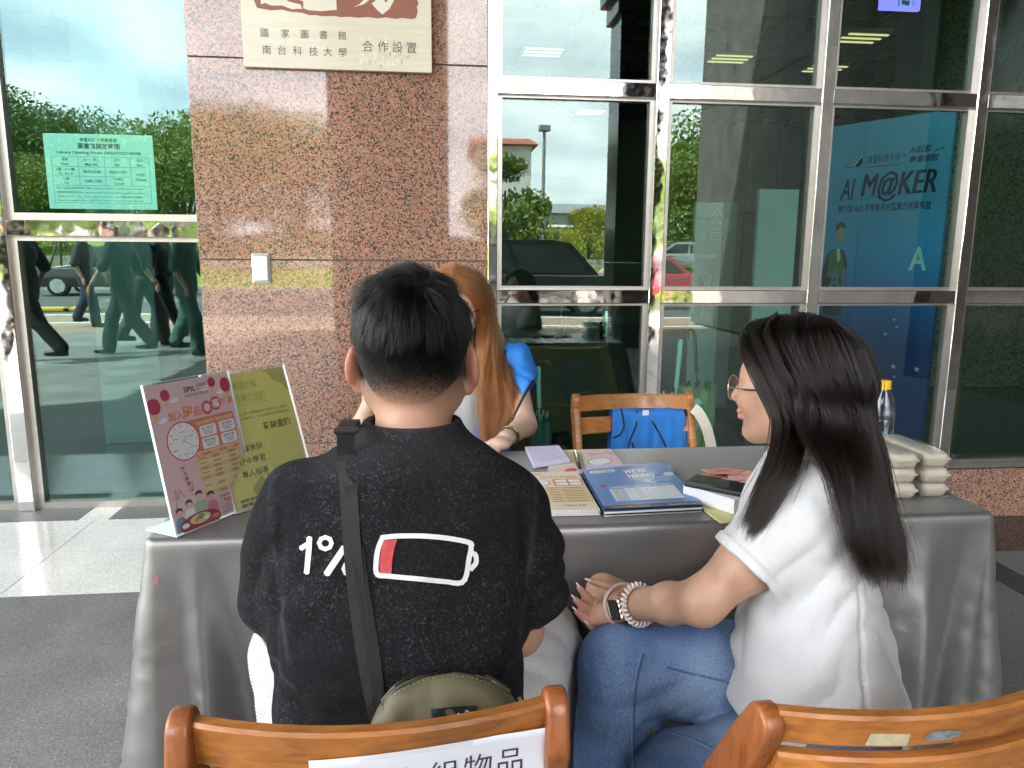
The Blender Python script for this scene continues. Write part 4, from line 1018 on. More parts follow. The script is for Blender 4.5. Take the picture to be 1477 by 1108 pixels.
# distant houses
def house(name, px, Yv, w, d, h, wallm, roofm, label, floors=1, roof=0.35):
    q = mir(px, 368, Yv); r = empty(name, (q.x, q.y, 1.2), label=label, cat='building', group='low buildings beyond the trees')
    mb = MB(); mb.box(-w / 2, w / 2, -d, 0, -1.5, h); mb.build('wall', wallm, r)
    mb = MB(); mb.add([(-w / 2 - .3, .4, h + .01), (w / 2 + .3, .4, h + .01), (w / 2 + .3, -d - .3, h + .01), (-w / 2 - .3, -d - .3, h + .01), (-w / 2 - .3, -d / 2, h + roof * 3), (w / 2 + .3, -d / 2, h + roof * 3)], [(0, 1, 5, 4), (1, 2, 5), (2, 3, 4, 5), (3, 0, 4), (3, 2, 1, 0)]); mb.build('roof', roofm, r)
    n = max(2, int(w / 2.5)); me = MB(); me.box(-.55, .55, -.02, .05, -.6, .6); me = me.mesh('window', mat('far_window', (.03, .04, .045), .1))
    for f in range(floors):
        for i in range(n): same(me, 'window', r, (-w / 2 + w * (i + .5) / n, 0.0, 1.2 + f * 2.8))
house('white_house', 728, 36, 2.5, 6, 5.2, mat('white_wall', (.62, .62, .60), .8), mat('red_roof', (.32, .07, .035), .7), 'tall narrow white building with a red roof mirrored left of the lamp post', 1, .25)
house('grey_hall', 842, 60, 12, 9, 3.4, mat('grey_wall', (.32, .34, .35), .8), mat('grey_roof', (.20, .22, .24), .5), 'low grey hall with a metal roof mirrored right of the lamp post')
house('pale_house', 862, 52, 6, 6, 2.0, mat('pale_wall', (.52, .52, .5), .8), mat('pale_roof', (.5, .5, .48), .6), 'small pale flat building mirrored beside the slim column', 1, .1)
# cars
TYRE = mat('tyre', (.015, .015, .015), .85); RIM = chrome('rim', (.65, .65, .66), .25, .02); GLZ = mat('car_glass', (.02, .022, .024), .05, coat=.5); LGT = mat('car_lamp', (.6, .6, .58), .15); CHR2 = chrome('car_trim', (.8, .8, .8), .08, .02)
wm = MB(); wm.prism([(.34 * math.cos(a * .3142), .34 * math.sin(a * .3142)) for a in range(20)], 'y', -.11, .11, .02); me_tyre = wm.mesh('tyre', TYRE)
wm = MB(); wm.lathe([(.23, -.115), (.235, .0), (.235, .115)], n=20)
for k in range(10):
    a = k * math.pi / 5; wm.add([(.04 * math.cos(a) - .012 * math.sin(a), .04 * math.sin(a) + .012 * math.cos(a), .118), (.04 * math.cos(a) + .012 * math.sin(a), .04 * math.sin(a) - .012 * math.cos(a), .118), (.225 * math.cos(a) + .02 * math.sin(a), .225 * math.sin(a) - .02 * math.cos(a), .12), (.225 * math.cos(a) - .02 * math.sin(a), .225 * math.sin(a) + .02 * math.cos(a), .12)], [(0, 1, 2, 3)])
wm.T = None; me_rim = wm.mesh('rim', [RIM])
def car(name, loc, rz, paint, kind, label, cat):
    r = empty(name, loc, rz, label=label, cat=cat)
    if kind == 'van': L, Wd, low, cab = 4.6, 1.8, [(-2.3, .28), (-2.28, .85), (-2.05, 1.0), (2.25, 1.02), (2.3, .3)], [(-1.75, .98), (-1.05, 1.74), (-.6, 1.82), (2.0, 1.80), (2.2, 1.65), (2.24, .99)]
    elif kind == 'suv': L, Wd, low, cab = 4.5, 1.85, [(-2.25, .3), (-2.27, .7), (-2.1, .92), (-1.0, 1.03), (2.2, 1.03), (2.27, .8), (2.25, .32)], [(-1.0, 1.0), (-.35, 1.58), (.1, 1.66), (1.5, 1.62), (2.05, 1.05)]
    else: L, Wd, low, cab = 4.3, 1.75, [(-2.15, .25), (-2.17, .6), (-1.95, .78), (-.9, .9), (2.0, .94), (2.13, .7), (2.15, .28)], [(-.9, .87), (-.2, 1.38), (.3, 1.45), (1.2, 1.40), (1.85, .92)]
    bm = MB(); bm.prism(low, 'y', -Wd / 2, Wd / 2, .07)
    cv = []; k = len(cab); ins = .16
    for sgn in (-1, 1):
        for x, z in cab: cv.append((x, sgn * (Wd / 2 - .05 - ins * (z - cab[0][1])), z))
    bm.add(cv, [tuple(range(k))[::-1], tuple(range(k, 2 * k))] + [(i, i + 1, k + i + 1, k + i) for i in range(k - 1)] + [(k - 1, 0, k, 2 * k - 1)], False)
    bm.build('body', paint, r)
    zt = max(z for _, z in cab); zb = cab[0][1]
    for sgn in (-1, 1):
        gm = MB(); xs = [x for x, z in cab]; x0, x1 = cab[0][0], cab[-1][0]
        def side(x, z): return (x, sgn * (Wd / 2 - .045 - ins * (z - zb) + .006), z)
        zl, zh = zb + .06, zt - .12
        def xat(z, front):
            pts = cab[:3] if front else cab[-3:][::-1]
            return float(np.interp(z, [q[1] for q in pts], [q[0] for q in pts]))
        a, b, c_, d = xat(zl, 1) + .14, xat(zl, 0) - .12, xat(zh, 0) - .1, xat(zh, 1) + .12
        for f0, f1 in ((.02, .46), (.50, .98)):
            gm.add([side(a + (b - a) * f0, zl), side(a + (b - a) * f1, zl), side(d + (c_ - d) * f1, zh), side(d + (c_ - d) * f0, zh)], [(0, 1, 2, 3)])
        gm.build('window', GLZ, r)
        hm = MB(); hm.box(low[1][0] - .01, low[1][0] + .28, sgn * (Wd / 2 - .42), sgn * (Wd / 2 - .42) + sgn * .40, .62, .80, .03); hm.build('headlight', LGT, r)
        tm = MB(); tm.box(-1.5, 1.9, sgn * (Wd / 2 + .004) - .006, sgn * (Wd / 2 + .004) + .006, zb - .10, zb - .075); tm.build('trim', CHR2, r)
    gm = MB(); (x0, z0), (x1, z1) = cab[0], cab[1]
    def wsp(t, s): return (x0 + (x1 - x0) * t - .008, s * (Wd / 2 - .13 - ins * (z1 - z0) * t), z0 + (z1 - z0) * t + .006)
    gm.add([wsp(.08, -1), wsp(.08, 1), wsp(.95, 1), wsp(.95, -1)], [(0, 1, 2, 3)]); gm.build('windscreen', GLZ, r)
    for x in (-L * .31, L * .30):
        for sgn in (-1, 1):
            we = empty('wheel', (x, sgn * (Wd / 2 - .10), .34)); we.parent = r
            same(me_tyre, 'tyre', we); o = same(me_rim, 'rim', we); o.rotation_euler = (-math.pi / 2 * sgn, 0, 0)
BLKP = mat('paint_black', (.012, .012, .014), .12, coat=1.0); REDP = mat('paint_red', (.45, .02, .03), .2, coat=1.0); WHTP = mat('paint_white', (.7, .7, .69), .25, coat=1.0); SILP = mat('paint_silver', (.35, .36, .37), .25, metal=.6, coat=1.0)
q = mir(128, 400, 27, YL + .04); car('parked_car', (q.x + .8, q.y, -.16), 0.03, BLKP, 'suv', 'black car with silver wheels mirrored low in the left window', 'car')
q = mir(765, 400, 18.6); car('parked_van', (q.x - .15, q.y, -.16), math.pi + .02, BLKP, 'van', 'black van with long side windows mirrored in the first right hand bay', 'van')
q = mir(975, 400, 24); car('parked_car', (q.x - .6, q.y, -.16), math.pi, REDP, 'sedan', 'red car mirrored beside the second mullion', 'car')
q = mir(1085, 400, 27); car('parked_car', (q.x + .9, q.y, -.16), math.pi - .05, WHTP, 'sedan', 'white car mirrored behind the pale standing board', 'car')
q = mir(975, 380, 34); car('parked_car', (q.x, q.y, 0.5), 0.2, SILP, 'sedan', 'silver car farther back behind the red car', 'car')
# tree stakes and yellow kerb blocks seen in the left window
for i, (px, Yv) in enumerate(((78, 19.5), (118, 19.5))):
    q = mir(px, 430, Yv, YL + .04); mb = MB(); mb.box(-.42, .42, -.14, .14, 0, .11, .03); o = mb.build('wheel_stop', mat('yellow_paint', (.62, .42, .03), .6), loc=(q.x, q.y, -.158)); tag(o, ['yellow wheel stop mirrored left, nearer the window edge', 'yellow wheel stop mirrored under the black car'][i], 'wheel stop', 'yellow wheel stops')
q = mir(88, 370, 33, YL + .04); r = empty('tree_stakes', (q.x, q.y, gz(q.y)), label='three slanted wooden stakes propping a young trunk on the lawn', cat='stakes')
for k in range(3):
    a = k * 2.094; mb = MB(); mb.tube([(.9 * math.cos(a), .9 * math.sin(a), -.2), (.05, 0, 2.2)], .05, 6); mb.build('stake', BARK, r)
mb = MB(); mb.box(-80, 80, -.12, .12, 0, .55); tag(mb.build('low_wall', CONCRETE, loc=(0, -30.0, .55)), 'long low grey wall along the lawn across the road', 'wall')

# people walking past behind the photographer
def pedestrian(loc, heading, top, bottom, hairc, ph, label, hat=None, slim=1.0):
    h = .016; r = empty('person', loc, heading, label=label, cat='person', group='people walking past outside')
    sw = .17 * ph
    hips = [(-.02, s * .10, .92) for s in (-1, 1)]; knees = [(.02 + s * sw, s * .10, .50) for s in (-1, 1)]; ank = [(s * sw * 1.9 - .05, s * .09, .09 + (.08 if s * ph < 0 else 0)) for s in (-1, 1)]
    sh = [(.0, s * .19 * slim, 1.40) for s in (-1, 1)]; el = [(-s * sw * .7, s * .25 * slim, 1.12) for s in (-1, 1)]; wr = [(.12 - s * sw * .9, s * .24 * slim, .90) for s in (-1, 1)]
    b = SDF((-.8, -.5, -.02), (.8, .5, 1.8), h)
    b.ell((.02, 0, 1.60), (.095, .075, .115), k=.02).ell((.05, 0, 1.545), (.06, .055, .06), k=.03).cap((.10, 0, 1.575), (.115, 0, 1.565), .013, .015, .015).cap((0, 0, 1.52), (-.01, 0, 1.40), .055, .06, .03)
    b.loft([(.85, 0, 0, .10, .15), (1.1, 0, 0, .09, .13), (1.35, 0, 0, .10, .17), (1.45, 0, 0, .06, .08)], k=.03)
    for i in (0, 1):
        b.chain([sh[i], el[i], wr[i]], [.048, .04, .03], .02).ell((wr[i][0] + .03, wr[i][1], wr[i][2] - .08), (.035, .02, .075), k=.02)
        b.chain([hips[i], knees[i], ank[i]], [.08, .055, .04], .03)
    b.build('body', SKIN, r)
    t = SDF((-.6, -.5, .7), (.6, .5, 1.6), h)
    t.loft([(.80, -.01, 0, .135, .18 * slim), (1.1, 0, 0, .125, .165 * slim), (1.34, 0, 0, .125, .20 * slim), (1.44, 0, 0, .07, .12), (1.50, 0, 0, .06, .07)], k=.02)
    for i in (0, 1): t.cap(sh[i], el[i], .075, .07, .03)
    t.build('shirt', top, r, disp=lambda V, N: .008 * fnoise(V * 9, 2))
    j = SDF((-.8, -.4, -.02), (.8, .4, 1.0), h)
    j.loft([(.74, -.01, 0, .12, .16), (.95, -.01, 0, .13, .17)], k=.03)
    for i in (0, 1): j.chain([hips[i], knees[i], (ank[i][0], ank[i][1], ank[i][2] + .02)], [.10, .085, .085], .03)
    j.build('trousers', bottom, r, disp=lambda V, N: .008 * fnoise(V * 8, 2))
    for i in (0, 1):
        mb = MB(); mb.tube([(ank[i][0] - .06, ank[i][1], ank[i][2] - .035), (ank[i][0] + .06, ank[i][1], ank[i][2] - .04), (ank[i][0] + .18, ank[i][1], ank[i][2] - .05)], [.045, .045, .03], 10); mb.build('shoe', BLK, r)
    hh = SDF((-.2, -.2, 1.3), (.2, .2, 1.8), h); hh.ell((.0, 0, 1.63), (.11, .092, .105), k=.01).ell((-.05, 0, 1.55), (.07, .085, .10), k=.02)
    hh.plane((.085, 0, 1.62), (1, 0, -.5)); hh.build('hair', hairc, r)
    if hat:
        mb = MB(); mb.lathe([(.19, 1.66), (.17, 1.672), (.105, 1.675), (.10, 1.77), (.05, 1.785)], n=20); mb.build('hat', hat, r)
SKIN = mat('skin', (0.50, 0.30, 0.205), 0.5, noise=0.06, nscale=25, bump=0.03, bscale=260, sss=0.0)
HAIRB = mat('hair_black', (0.012, 0.011, 0.011), 0.4)
C_BLK, C_NAV, C_TEAL, C_GRY, C_WHT = mat('cloth_black', (.02, .02, .022), .85, noise=.2), mat('cloth_navy', (.025, .035, .07), .85, noise=.2), mat('cloth_teal', (.07, .14, .13), .85, noise=.15), mat('cloth_grey', (.06, .06, .06), .85), mat('cloth_white', (.7, .7, .68), .85)
for px, Yv, hd, tp, bt, ph, lab, hat in ((40, 9.2, math.pi, C_BLK, C_BLK, 1.0, 'person in black walking, mirrored at the left edge of the window', None), (178, 9.9, math.pi, C_BLK, C_BLK, .9, 'person in a black top and black black trousers walking past', None), (210, 10.8, 0, C_BLK, C_GRY, -.8, 'person in a black top and grey trousers walking past', None),
                                         (272, 9.8, 0, C_TEAL, C_TEAL, .5, 'person in a pale teal top and trousers walking, nearest the granite', None), (128, 14.0, 0, C_GRY, C_NAV, .6, 'person in a pale hat and grey shirt out on the pavement', C_WHT), (238, 11.3, math.pi, C_GRY, C_BLK, .7, 'person in a dark grey shirt walking behind the others', None)):
    q = mir(px, 450, Yv, YL + .04); pedestrian((q.x, q.y, 0 if q.y > -5 else -.03), hd, tp, bt, HAIRB, ph, lab, hat)
# ================================================================== long table, its cloth and the things on it
TX0, TX1, TY0, TY1, TZ = -0.572, 1.238, 1.436, 2.055, 0.745
tb = empty('folding_table', (.33, 1.745, 0), label='long folding table hidden under the grey satin cloth', cat='table')
mb = MB(); mb.box(TX0 + .02, TX1 - .02, TY0 + .02, TY1 - .02, .70, .738, .004); local(mb.build('tabletop', mat('table_white', (.6, .6, .58), .5), tb), tb)
for x in (TX0 + .15, TX1 - .15):
    for y in (TY0 + .08, TY1 - .08):
        mb = MB(); mb.tube([(x, y, 0), (x, y, .70)], .014); local(mb.build('leg', GREYM, tb), tb)
SATIN = mat('grey_satin', (0.24, 0.233, 0.23), 0.33, bump=0.14, bscale=520, noise=0.06, nscale=3, sheen=0.15, sheenr=0.4, metal=0.55)
def cloth():
    N, r = 520, .022; per = []
    w, d = TX1 - TX0, TY1 - TY0
    segs = [((TX0 + r, TY0), (TX1 - r, TY0), (0, -1)), ((TX1, TY0 + r), (TX1, TY1 - r), (1, 0)), ((TX1 - r, TY1), (TX0 + r, TY1), (0, 1)), ((TX0, TY1 - r), (TX0, TY0 + r), (-1, 0))]
    cen = [(TX1 - r, TY0 + r), (TX1 - r, TY1 - r), (TX0 + r, TY1 - r), (TX0 + r, TY0 + r)]
    L = 0
    for si, (a, b, nn) in enumerate(segs):
        ln_ = math.hypot(b[0] - a[0], b[1] - a[1]); m = max(2, int(ln_ / .010))
        for i in range(m): t = i / m; per.append((a[0] + (b[0] - a[0]) * t, a[1] + (b[1] - a[1]) * t, nn[0], nn[1], si, t, 0.0))
        a0 = math.atan2(nn[1], nn[0])
        for i in range(12): an = a0 + math.pi / 2 * i / 12; per.append((cen[si][0] + r * math.cos(an), cen[si][1] + r * math.sin(an), math.cos(an), math.sin(an), si, 1.0, 1 - abs(i - 6) / 6))
    P = np.array(per); n = len(P)
    zs = np.concatenate([[TZ, TZ - .0015, TZ - .006, TZ - .013, TZ - .022], np.linspace(TZ - .035, .012, 46)])
    out = np.concatenate([[-.014, -.006, -.0015, 0, .001], np.zeros(46)])
    V = []
    x, y, nx, ny, si, t, cor = P.T
    s = np.cumsum(np.hypot(np.diff(x, append=x[0]), np.diff(y, append=y[0])))
    # distance to the nearest corner along the edge (drives the big corner folds)
    for j, z in enumerate(zs):
        q = (TZ - z) / TZ; dr = max(0, TZ - z - .02)
        PP = np.stack([x * 3.1, y * 3.1, np.full(n, z * .9)], 1)
        big = fnoise(PP * 1.6 + 3.1, 2); med = fnoise(np.stack([x * 9, y * 9, np.full(n, z * 2.2)], 1), 2)
        off = out[j] + .020 * q + .10 * q * np.clip(nx, 0, 1) + dr * (.095 * big + .045 * med)
        # two columns of folds fanning from every corner
        for cx, cyy, ph, am in ((TX0, TY0, .3, 1.2), (TX1, TY0, .9, .9), (TX1, TY1, .5, 1.0), (TX0, TY1, .1, 1.0)):
            dc = np.hypot(x - cx, y - cyy)
            fan = np.exp(-(dc / .20) ** 2)
            off = off + am * fan * dr * (.085 * np.cos(dc / (.042 + .035 * q) + ph) + .02)
        front = (ny < -.5)
        # a few long drag folds on the front and the right half
        for fx, wd, am, sl in ((-.475, .022, .050, .06), (-.42, .03, -.030, .10), (-.30, .06, -.055, .28), (-.05, .05, .03, -.1), (.12, .05, .03, .1), (.24, .05, -.05, .1), (.80, .05, .03, -.06), (.90, .035, .04, -.06), (.98, .035, -.050, -.10), (1.08, .035, .055, -.05), (1.17, .02, -.035, -.03)):
            off = off + np.where(front, am * min(1, dr * 2.2) * np.exp(-((x - fx - sl * (.7 - z) * .5) / wd) ** 2), 0)
        # shallow dents of creased satin
        w2 = vnoise(np.stack([x * 26 + z * 14, y * 26, np.full(n, z * 20 - 0)], 1)) ; off = off + .0022 * w2 * min(1, dr * 4); w3 = fnoise(np.stack([x * 7 + z * 9, y * 7, np.full(n, z * 5 - 0)], 1), 2); w4 = fnoise(np.stack([x * 8 - z * 10 + 4, y * 8, np.full(n, z * 5)], 1), 2); off = off - .0042 * min(1, dr * 4) * (np.exp(-(w3 / .06) ** 2) + np.exp(-(w4 / .05) ** 2))
        V.append(np.stack([x + nx * off, y + ny * off, np.full(n, z)], 1))
    V = np.concatenate(V); F = []
    m = len(zs)
    for j in range(m - 1):
        a = np.arange(n); b = (a + 1) % n; F.append(np.stack([j * n + a, (j + 1) * n + a, (j + 1) * n + b, j * n + b], 1))
    F = np.concatenate(F).tolist()
    # top: gently uneven grid inside the ring
    V = V.tolist(); F.append(list(range(n)))
    return V, F
V_, F_ = cloth()
cl = bpy.data.objects.new('tablecloth', mesh_from('tablecloth', V_, F_, SATIN, smooth=True)); link(cl); tag(cl, 'grey satin tablecloth hanging in soft folds over the long table', 'tablecloth')
top = MB(); nx_, ny_ = 60, 24; vv = []
for j in range(ny_ + 1):
    for i in range(nx_ + 1):
        x = TX0 + .012 + (TX1 - TX0 - .024) * i / nx_; y = TY0 + .012 + (TY1 - TY0 - .024) * j / ny_
        e = min(i, nx_ - i, j, ny_ - j) / 2.0
        z = TZ + .0004 + min(1, e) * (0.0008 + .0016 * float(mnz := math.sin(x * 9 + 1.5 * math.sin(y * 7)) * math.sin(y * 11)))
        vv.append((x, y, z))
top.add(vv, [(j * (nx_ + 1) + i, j * (nx_ + 1) + i + 1, (j + 1) * (nx_ + 1) + i + 1, (j + 1) * (nx_ + 1) + i) for j in range(ny_) for i in range(nx_)], True)
top.build('top_panel', SATIN, cl)
cl_b = bvh_of(cl)
# pale print on the cloth front, partly hidden by the sitters
CLP = mat('cloth_print', (.42, .42, .43), .6)
def on_front(u, v, h):
    hit = cl_b.ray_cast(Vector((u, 1.0, v)), Vector((0, 1, 0)))
    yy = hit[0].y if hit[0] is not None else TY0
    return Vector((u, yy - .0025 - h, v))
p = Print(on_front)
a0 = oy(838, 945, 1.43)
def cf(px, py): q = oy(px, py, 1.425); return (q.x, q.z)
p.poly([cf(833, 950), cf(838, 946), cf(843, 955), cf(855, 956), cf(870, 950), cf(870, 958), cf(856, 961), cf(846, 964), cf(841, 971), cf(834, 966)], CLP, 1)
def text_on(fn, txt, px, py, hpx, m):
    V, F, x0, x1 = text_tris(txt); q0 = cf(px, py); sc = hpx * 1.45 / 745.0
    b = len(p.v)
    if m not in p.mats: p.mats.append(m)
    for a, c in V: p.v.append(tuple(fn(q0[0] + (a - x0) * sc, q0[1] + c * sc, .0004)))
    for f in F: p.f.append(tuple(i + b for i in f)); p.m.append(p.mats.index(m))
text_on(on_front, 'Talent', 817, 1024, 20, CLP)
PINKM = mat('pink_mark', (.42, .16, .22), .6)
p.ell(*cf(226, 834), .004, .005, PINKM, 1); p.ell(*cf(224, 840), .006, .004, PINKM, 1)
p.build('print', cl)

# ---- paper goods: helper for flat sheets lying on the cloth: corner, edge direction
def flat_map(x, y, ang, z):
    c, s = math.cos(ang), math.sin(ang)
    return lambda u, v, h: Vector((x + (u * c + v * s) * .001, y + (u * s - v * c) * .001, z + h + .0002))   # u right, v towards the viewer (mm)
def paper_block(name, x, y, ang, w, d, z, t, m, root, skew=0, seed=0, curl=0.0):
    mb = MB(); c, s = math.cos(ang), math.sin(ang); nu = 8
    vs = []
    for zz in (z, z + t):
        for j in range(3):
            for i in range(nu + 1):
                u, v = w * i / nu, d * j / 2; cz = curl * ((i / nu - .5) ** 2 * 4) ** 1.5 if zz > z else curl * ((i / nu - .5) ** 2 * 4) ** 1.5 * .9
                vs.append((x + (u * c + v * s) * .001, y + (u * s - v * c) * .001, zz + cz))
    k = (nu + 1) * 3; fs = []
    for j in range(2):
        for i in range(nu):
            a = j * (nu + 1) + i; fs.append((a, a + nu + 1, a + nu + 2, a + 1)); fs.append((k + a, k + a + 1, k + a + nu + 2, k + a + nu + 1))
    ring = [i for i in range(nu + 1)] + [(nu + 1) * 1 + nu, (nu + 1) * 2 + nu] + [(nu + 1) * 2 + i for i in range(nu - 1, -1, -1)] + [(nu + 1)]
    for i in range(len(ring)):
        a, b = ring[i], ring[(i + 1) % len(ring)]; fs.append((a, b, k + b, k + a))
    mb.add(vs, fs); return mb.build(name, m, root)
TZ1 = TZ + .0024
def ang_of(a, b): return math.atan2(b.y - a.y, b.x - a.x)
PINKP = mat('paper_pink', (.72, .55, .55), .55); CREAMP = mat('paper_cream', (.74, .68, .52), .55); YELP = mat('paper_yellow', (.60, .56, .17), .6); YELF = mat('paper_pale_yellow', (.66, .62, .27), .6); LILP = mat('paper_lilac', (.64, .62, .80), .65)
RED = mat('ink_red', (.50, .06, .08), .55); ORG = mat('ink_orange', (.72, .22, .07), .55); MAG = mat('ink_magenta', (.42, .04, .16), .55); TANP = mat('ink_tan', (.70, .48, .20), .55); TAN2 = mat('ink_tan_pale', (.74, .58, .34), .55); WH = mat('ink_paper_white', (.80, .80, .82), .5); DK = mat('ink_dark', (.04, .035, .04), .55); SKP = mat('ink_skin', (.70, .45, .34), .55); BLUI = mat('ink_blue', (.10, .28, .42), .55); GRNI = mat('ink_green', (.14, .36, .12), .55); PURI = mat('ink_pink', (.62, .22, .36), .55); STR = mat('ink_sage', (.42, .52, .40), .55)
# ---- pink poster in an L-shaped acrylic stand
def stand(x, y, ang, lean, w, h, label, foot_back=.085):
    r = empty('sign_stand', (x, y, TZ1 - .0005), ang, label=label, cat='sign stand', group='acrylic poster stands')
    up = Vector((0, math.sin(lean), math.cos(lean))); nn = Vector((0, -math.cos(lean), math.sin(lean)))
    AC = mat('acrylic', (1, 1, 1), .02, trans=1.0, ior=1.2)
    mb = MB()
    def slab3(o, U, V, N, a, b, t): 
        q = [o, o + U * a, o + U * a + V * b, o + V * b]; q += [v + N * t for v in q]
        mb.add(q, [(0, 3, 2, 1), (4, 5, 6, 7), (0, 1, 5, 4), (1, 2, 6, 5), (2, 3, 7, 6), (3, 0, 4, 7)])
    U = Vector((1, 0, 0))
    AC2 = pane_glass('acrylic_sheet', (.985, .99, .99), .03)
    slab3(Vector((-.003, 0, .004)) + nn * .0016, U, up, nn, w + .006, h + .004, .0016); mb.build('front_sheet', AC2, r)
    mb = MB(); slab3(Vector((-.003, 0, .004)) - nn * .0036, U, up, nn, w + .006, h + .004, .0016); mb.build('back_sheet', AC2, r)
    mb = MB(); 
    mb.box(-.003, w + .003, -.003, foot_back, 0, .0025); mb.build('foot', mat('acrylic_white', (.72, .74, .76), .12, coat=.5), r)
    EDG = mat('acrylic_edge', (.62, .66, .64), .1, coat=1.0)
    mb = MB(); 
    for a, b in ((0, h + .004),):
        for u in (-.0042, w + .0026): slab3(Vector((u, 0, .004)) - nn * .0036, U, up, nn, .0014, h + .004, .0068)
        slab3(Vector((-.0042, 0, .004)) - nn * .0036 + up * (h + .0042), U, up, nn, w + .0084, .0012, .0068)
    mb.build('edge', EDG, r)
    return r, up, nn
r1, up1, nn1 = stand(-.507, 1.446, 1.0273, .208, .210, .297, 'acrylic stand holding a pink recruitment poster at the table corner')
def poster_map(up, nn, h): return lambda u, v, k: Vector((u * .001, 0, .005)) + up * (h - v * .001) + nn * (.0003 + k)
mb = MB(); fm = poster_map(up1, nn1, .297); vs = [fm(0, 0, -.0004), fm(210, 0, -.0004), fm(210, 297, -.0004), fm(0, 297, -.0004), fm(0, 0, 0), fm(210, 0, 0), fm(210, 297, 0), fm(0, 297, 0)]
mb.add(vs, [(0, 1, 2, 3), (7, 6, 5, 4), (0, 4, 5, 1), (1, 5, 6, 2), (2, 6, 7, 3), (3, 7, 4, 0)]); po = mb.build('poster', mat('poster_pink', (.72, .50, .53), .5), r1)
p = Print(fm, .00012)
def lantern(u, v, a, b):
    p.ell(u, v, a, b, mat('lantern', (.46, .03, .09), .5), 1); 
    for k in (-.6, -.2, .2, .6): p.line([(u + k * a, v - b * .75), (u + k * a * 1.15, v), (u + k * a, v + b * .75)], .7, RED, 2)
    p.rect(u - a * .35, v - b * 1.1, u + a * .35, v - b * .9, TANP, 2); p.rect(u - a * .35, v + b * .9, u + a * .35, v + b * 1.8, TANP, 2)
for q in ((12, 42, 15, 17), (42, 24, 11, 12), (162, 15, 10, 11), (197, 26, 14, 17)): lantern(*q)
for u, v in ((60, 38), (140, 26), (180, 40), (24, 74)): p.ell(u, v, 10, 4, WH, 1); p.ell(u + 5, v - 3, 6, 4, WH, 1)
p.text('SPIL', 88, 26, 15, DK, align='l', bold=.03, width=30); p.text('矽品精密', 121, 19, 8, DK, bold=.01, width=28); p.text('Siliconware', 121, 26, 6, DK, width=28); p.text('先進封測的領先者', 86, 36, 7, DK, width=62)
p.text('加入', 38, 76, 19, ORG, bold=.03); p.text('矽', 74, 76, 27, ORG, bold=.03); p.text('品', 101, 76, 21, ORG, bold=.03)
CIR = mat('ink_rose', (.60, .10, .16), .5)
p.ell(137, 66, 15, 15, CIR, 1); p.ell(161, 61, 15, 15, CIR, 1); p.text('幸', 137, 73, 19, WH, align='c', bold=.02); p.text('福', 161, 68, 19, WH, align='c', bold=.02); p.text('抵家', 177, 66, 16, ORG, bold=.03)
SAL = mat('ink_salmon', (.68, .20, .12), .5)
p.rrect(70, 84, 203, 152, 6, SAL, 1); p.text('打造多元的職涯發展・豐富多元的福利活動', 100, 97, 8, CREAMP, 2, bold=.01, width=98)
for (u0, v0), t in zip(((106, 101), (157, 101), (106, 127), (157, 127)), ('個人福利金', '社團活動補助', '彈性津貼', '健康照護')):
    p.rrect(u0, v0, u0 + 43, v0 + 23, 4, WH, 2); p.text(t, u0 + 21, v0 + 9, 7.5, DK, 3, 'c', width=30)
    for k in range(3): p.line([(u0 + 9 + k, v0 + 12.5 + k * 3), (u0 + 34 - k, v0 + 12.5 + k * 3)], .9, DK, 3)
p.ell(62, 122, 40, 40, RED, 3, 40); p.ell(62, 122, 37.5, 37.5, WH, 4, 40)
for k in range(12):
    a = k * math.pi / 6; p.text(str(k if k else 12), 62 + 31 * math.sin(a), 122 - 31 * math.cos(a) + 2.5, 7, DK, 5, 'c')
    if k % 2 == 0: p.line([(62 + 23 * math.sin(a) - 6, 122 - 23 * math.cos(a) + 4), (62 + 23 * math.sin(a) + 6, 122 - 23 * math.cos(a) + 4)], .9, DK, 5)
p.line([(62, 122), (72, 112)], 1.1, RED, 6); p.line([(62, 122), (80, 134)], .8, RED, 6); p.ell(62, 122, 2.2, 2.2, TANP, 7)
p.rect(85, 156, 200, 162, ORG, 1)
for u, t in ((95, '時段'), (135, '職務內容'), (175, '福利說明')): p.text(t, u, 161, 5, WH, 2, 'c')
rows = [162, 172, 183, 193, 203, 214, 236, 247]
for i, (a, b) in enumerate(zip(rows[:-1], rows[1:])):
    for (u0, u1) in ((85, 113), (113.6, 153), (153.6, 200)):
        p.rect(u0, a + .5, u1, b - .3, TAN2 if i % 2 else TANP, 1)
        for k in range(1 if u0 < 100 else 2): p.line([((u0 + u1) / 2 - 9 - k, (a + b) / 2 + k * 3 - .5), ((u0 + u1) / 2 + 9 + k, (a + b) / 2 + k * 3 - .5)], 1.2, DK, 2)
for i, c in enumerate('熱力團圓心~'): p.text(c, 46 + i * 2.2, 180 + i * 11, 10, MAG, 2, 'c', bold=.03)
p.line([(25, 212), (38, 234)], 1.4, MAG); p.line([(62, 208), (58, 226)], 1.4, MAG)
g = random.Random(9)
for cx, cyy, rr in ((82, 178, 15), (48, 190, 12)):
    for k in range(14): a = k * math.pi / 7; p.line([(cx + rr * .35 * math.cos(a), cyy + rr * .35 * math.sin(a)), (cx + rr * math.cos(a), cyy + rr * math.sin(a))], .6, TANP)
for bx, by, sx in ((12, 248, 1), (202, 250, -1)):
    p.line([(bx, by), (bx + 6 * sx, by - 18), (bx + 4 * sx, by - 36)], 1.2, DK); p.line([(bx + 6 * sx, by - 18), (bx + 16 * sx, by - 30)], 1, DK)
    for _ in range(12): p.ell(bx + sx * g.uniform(1, 16), by - g.uniform(6, 38), 1.7, 1.7, PURI, 2, 8)
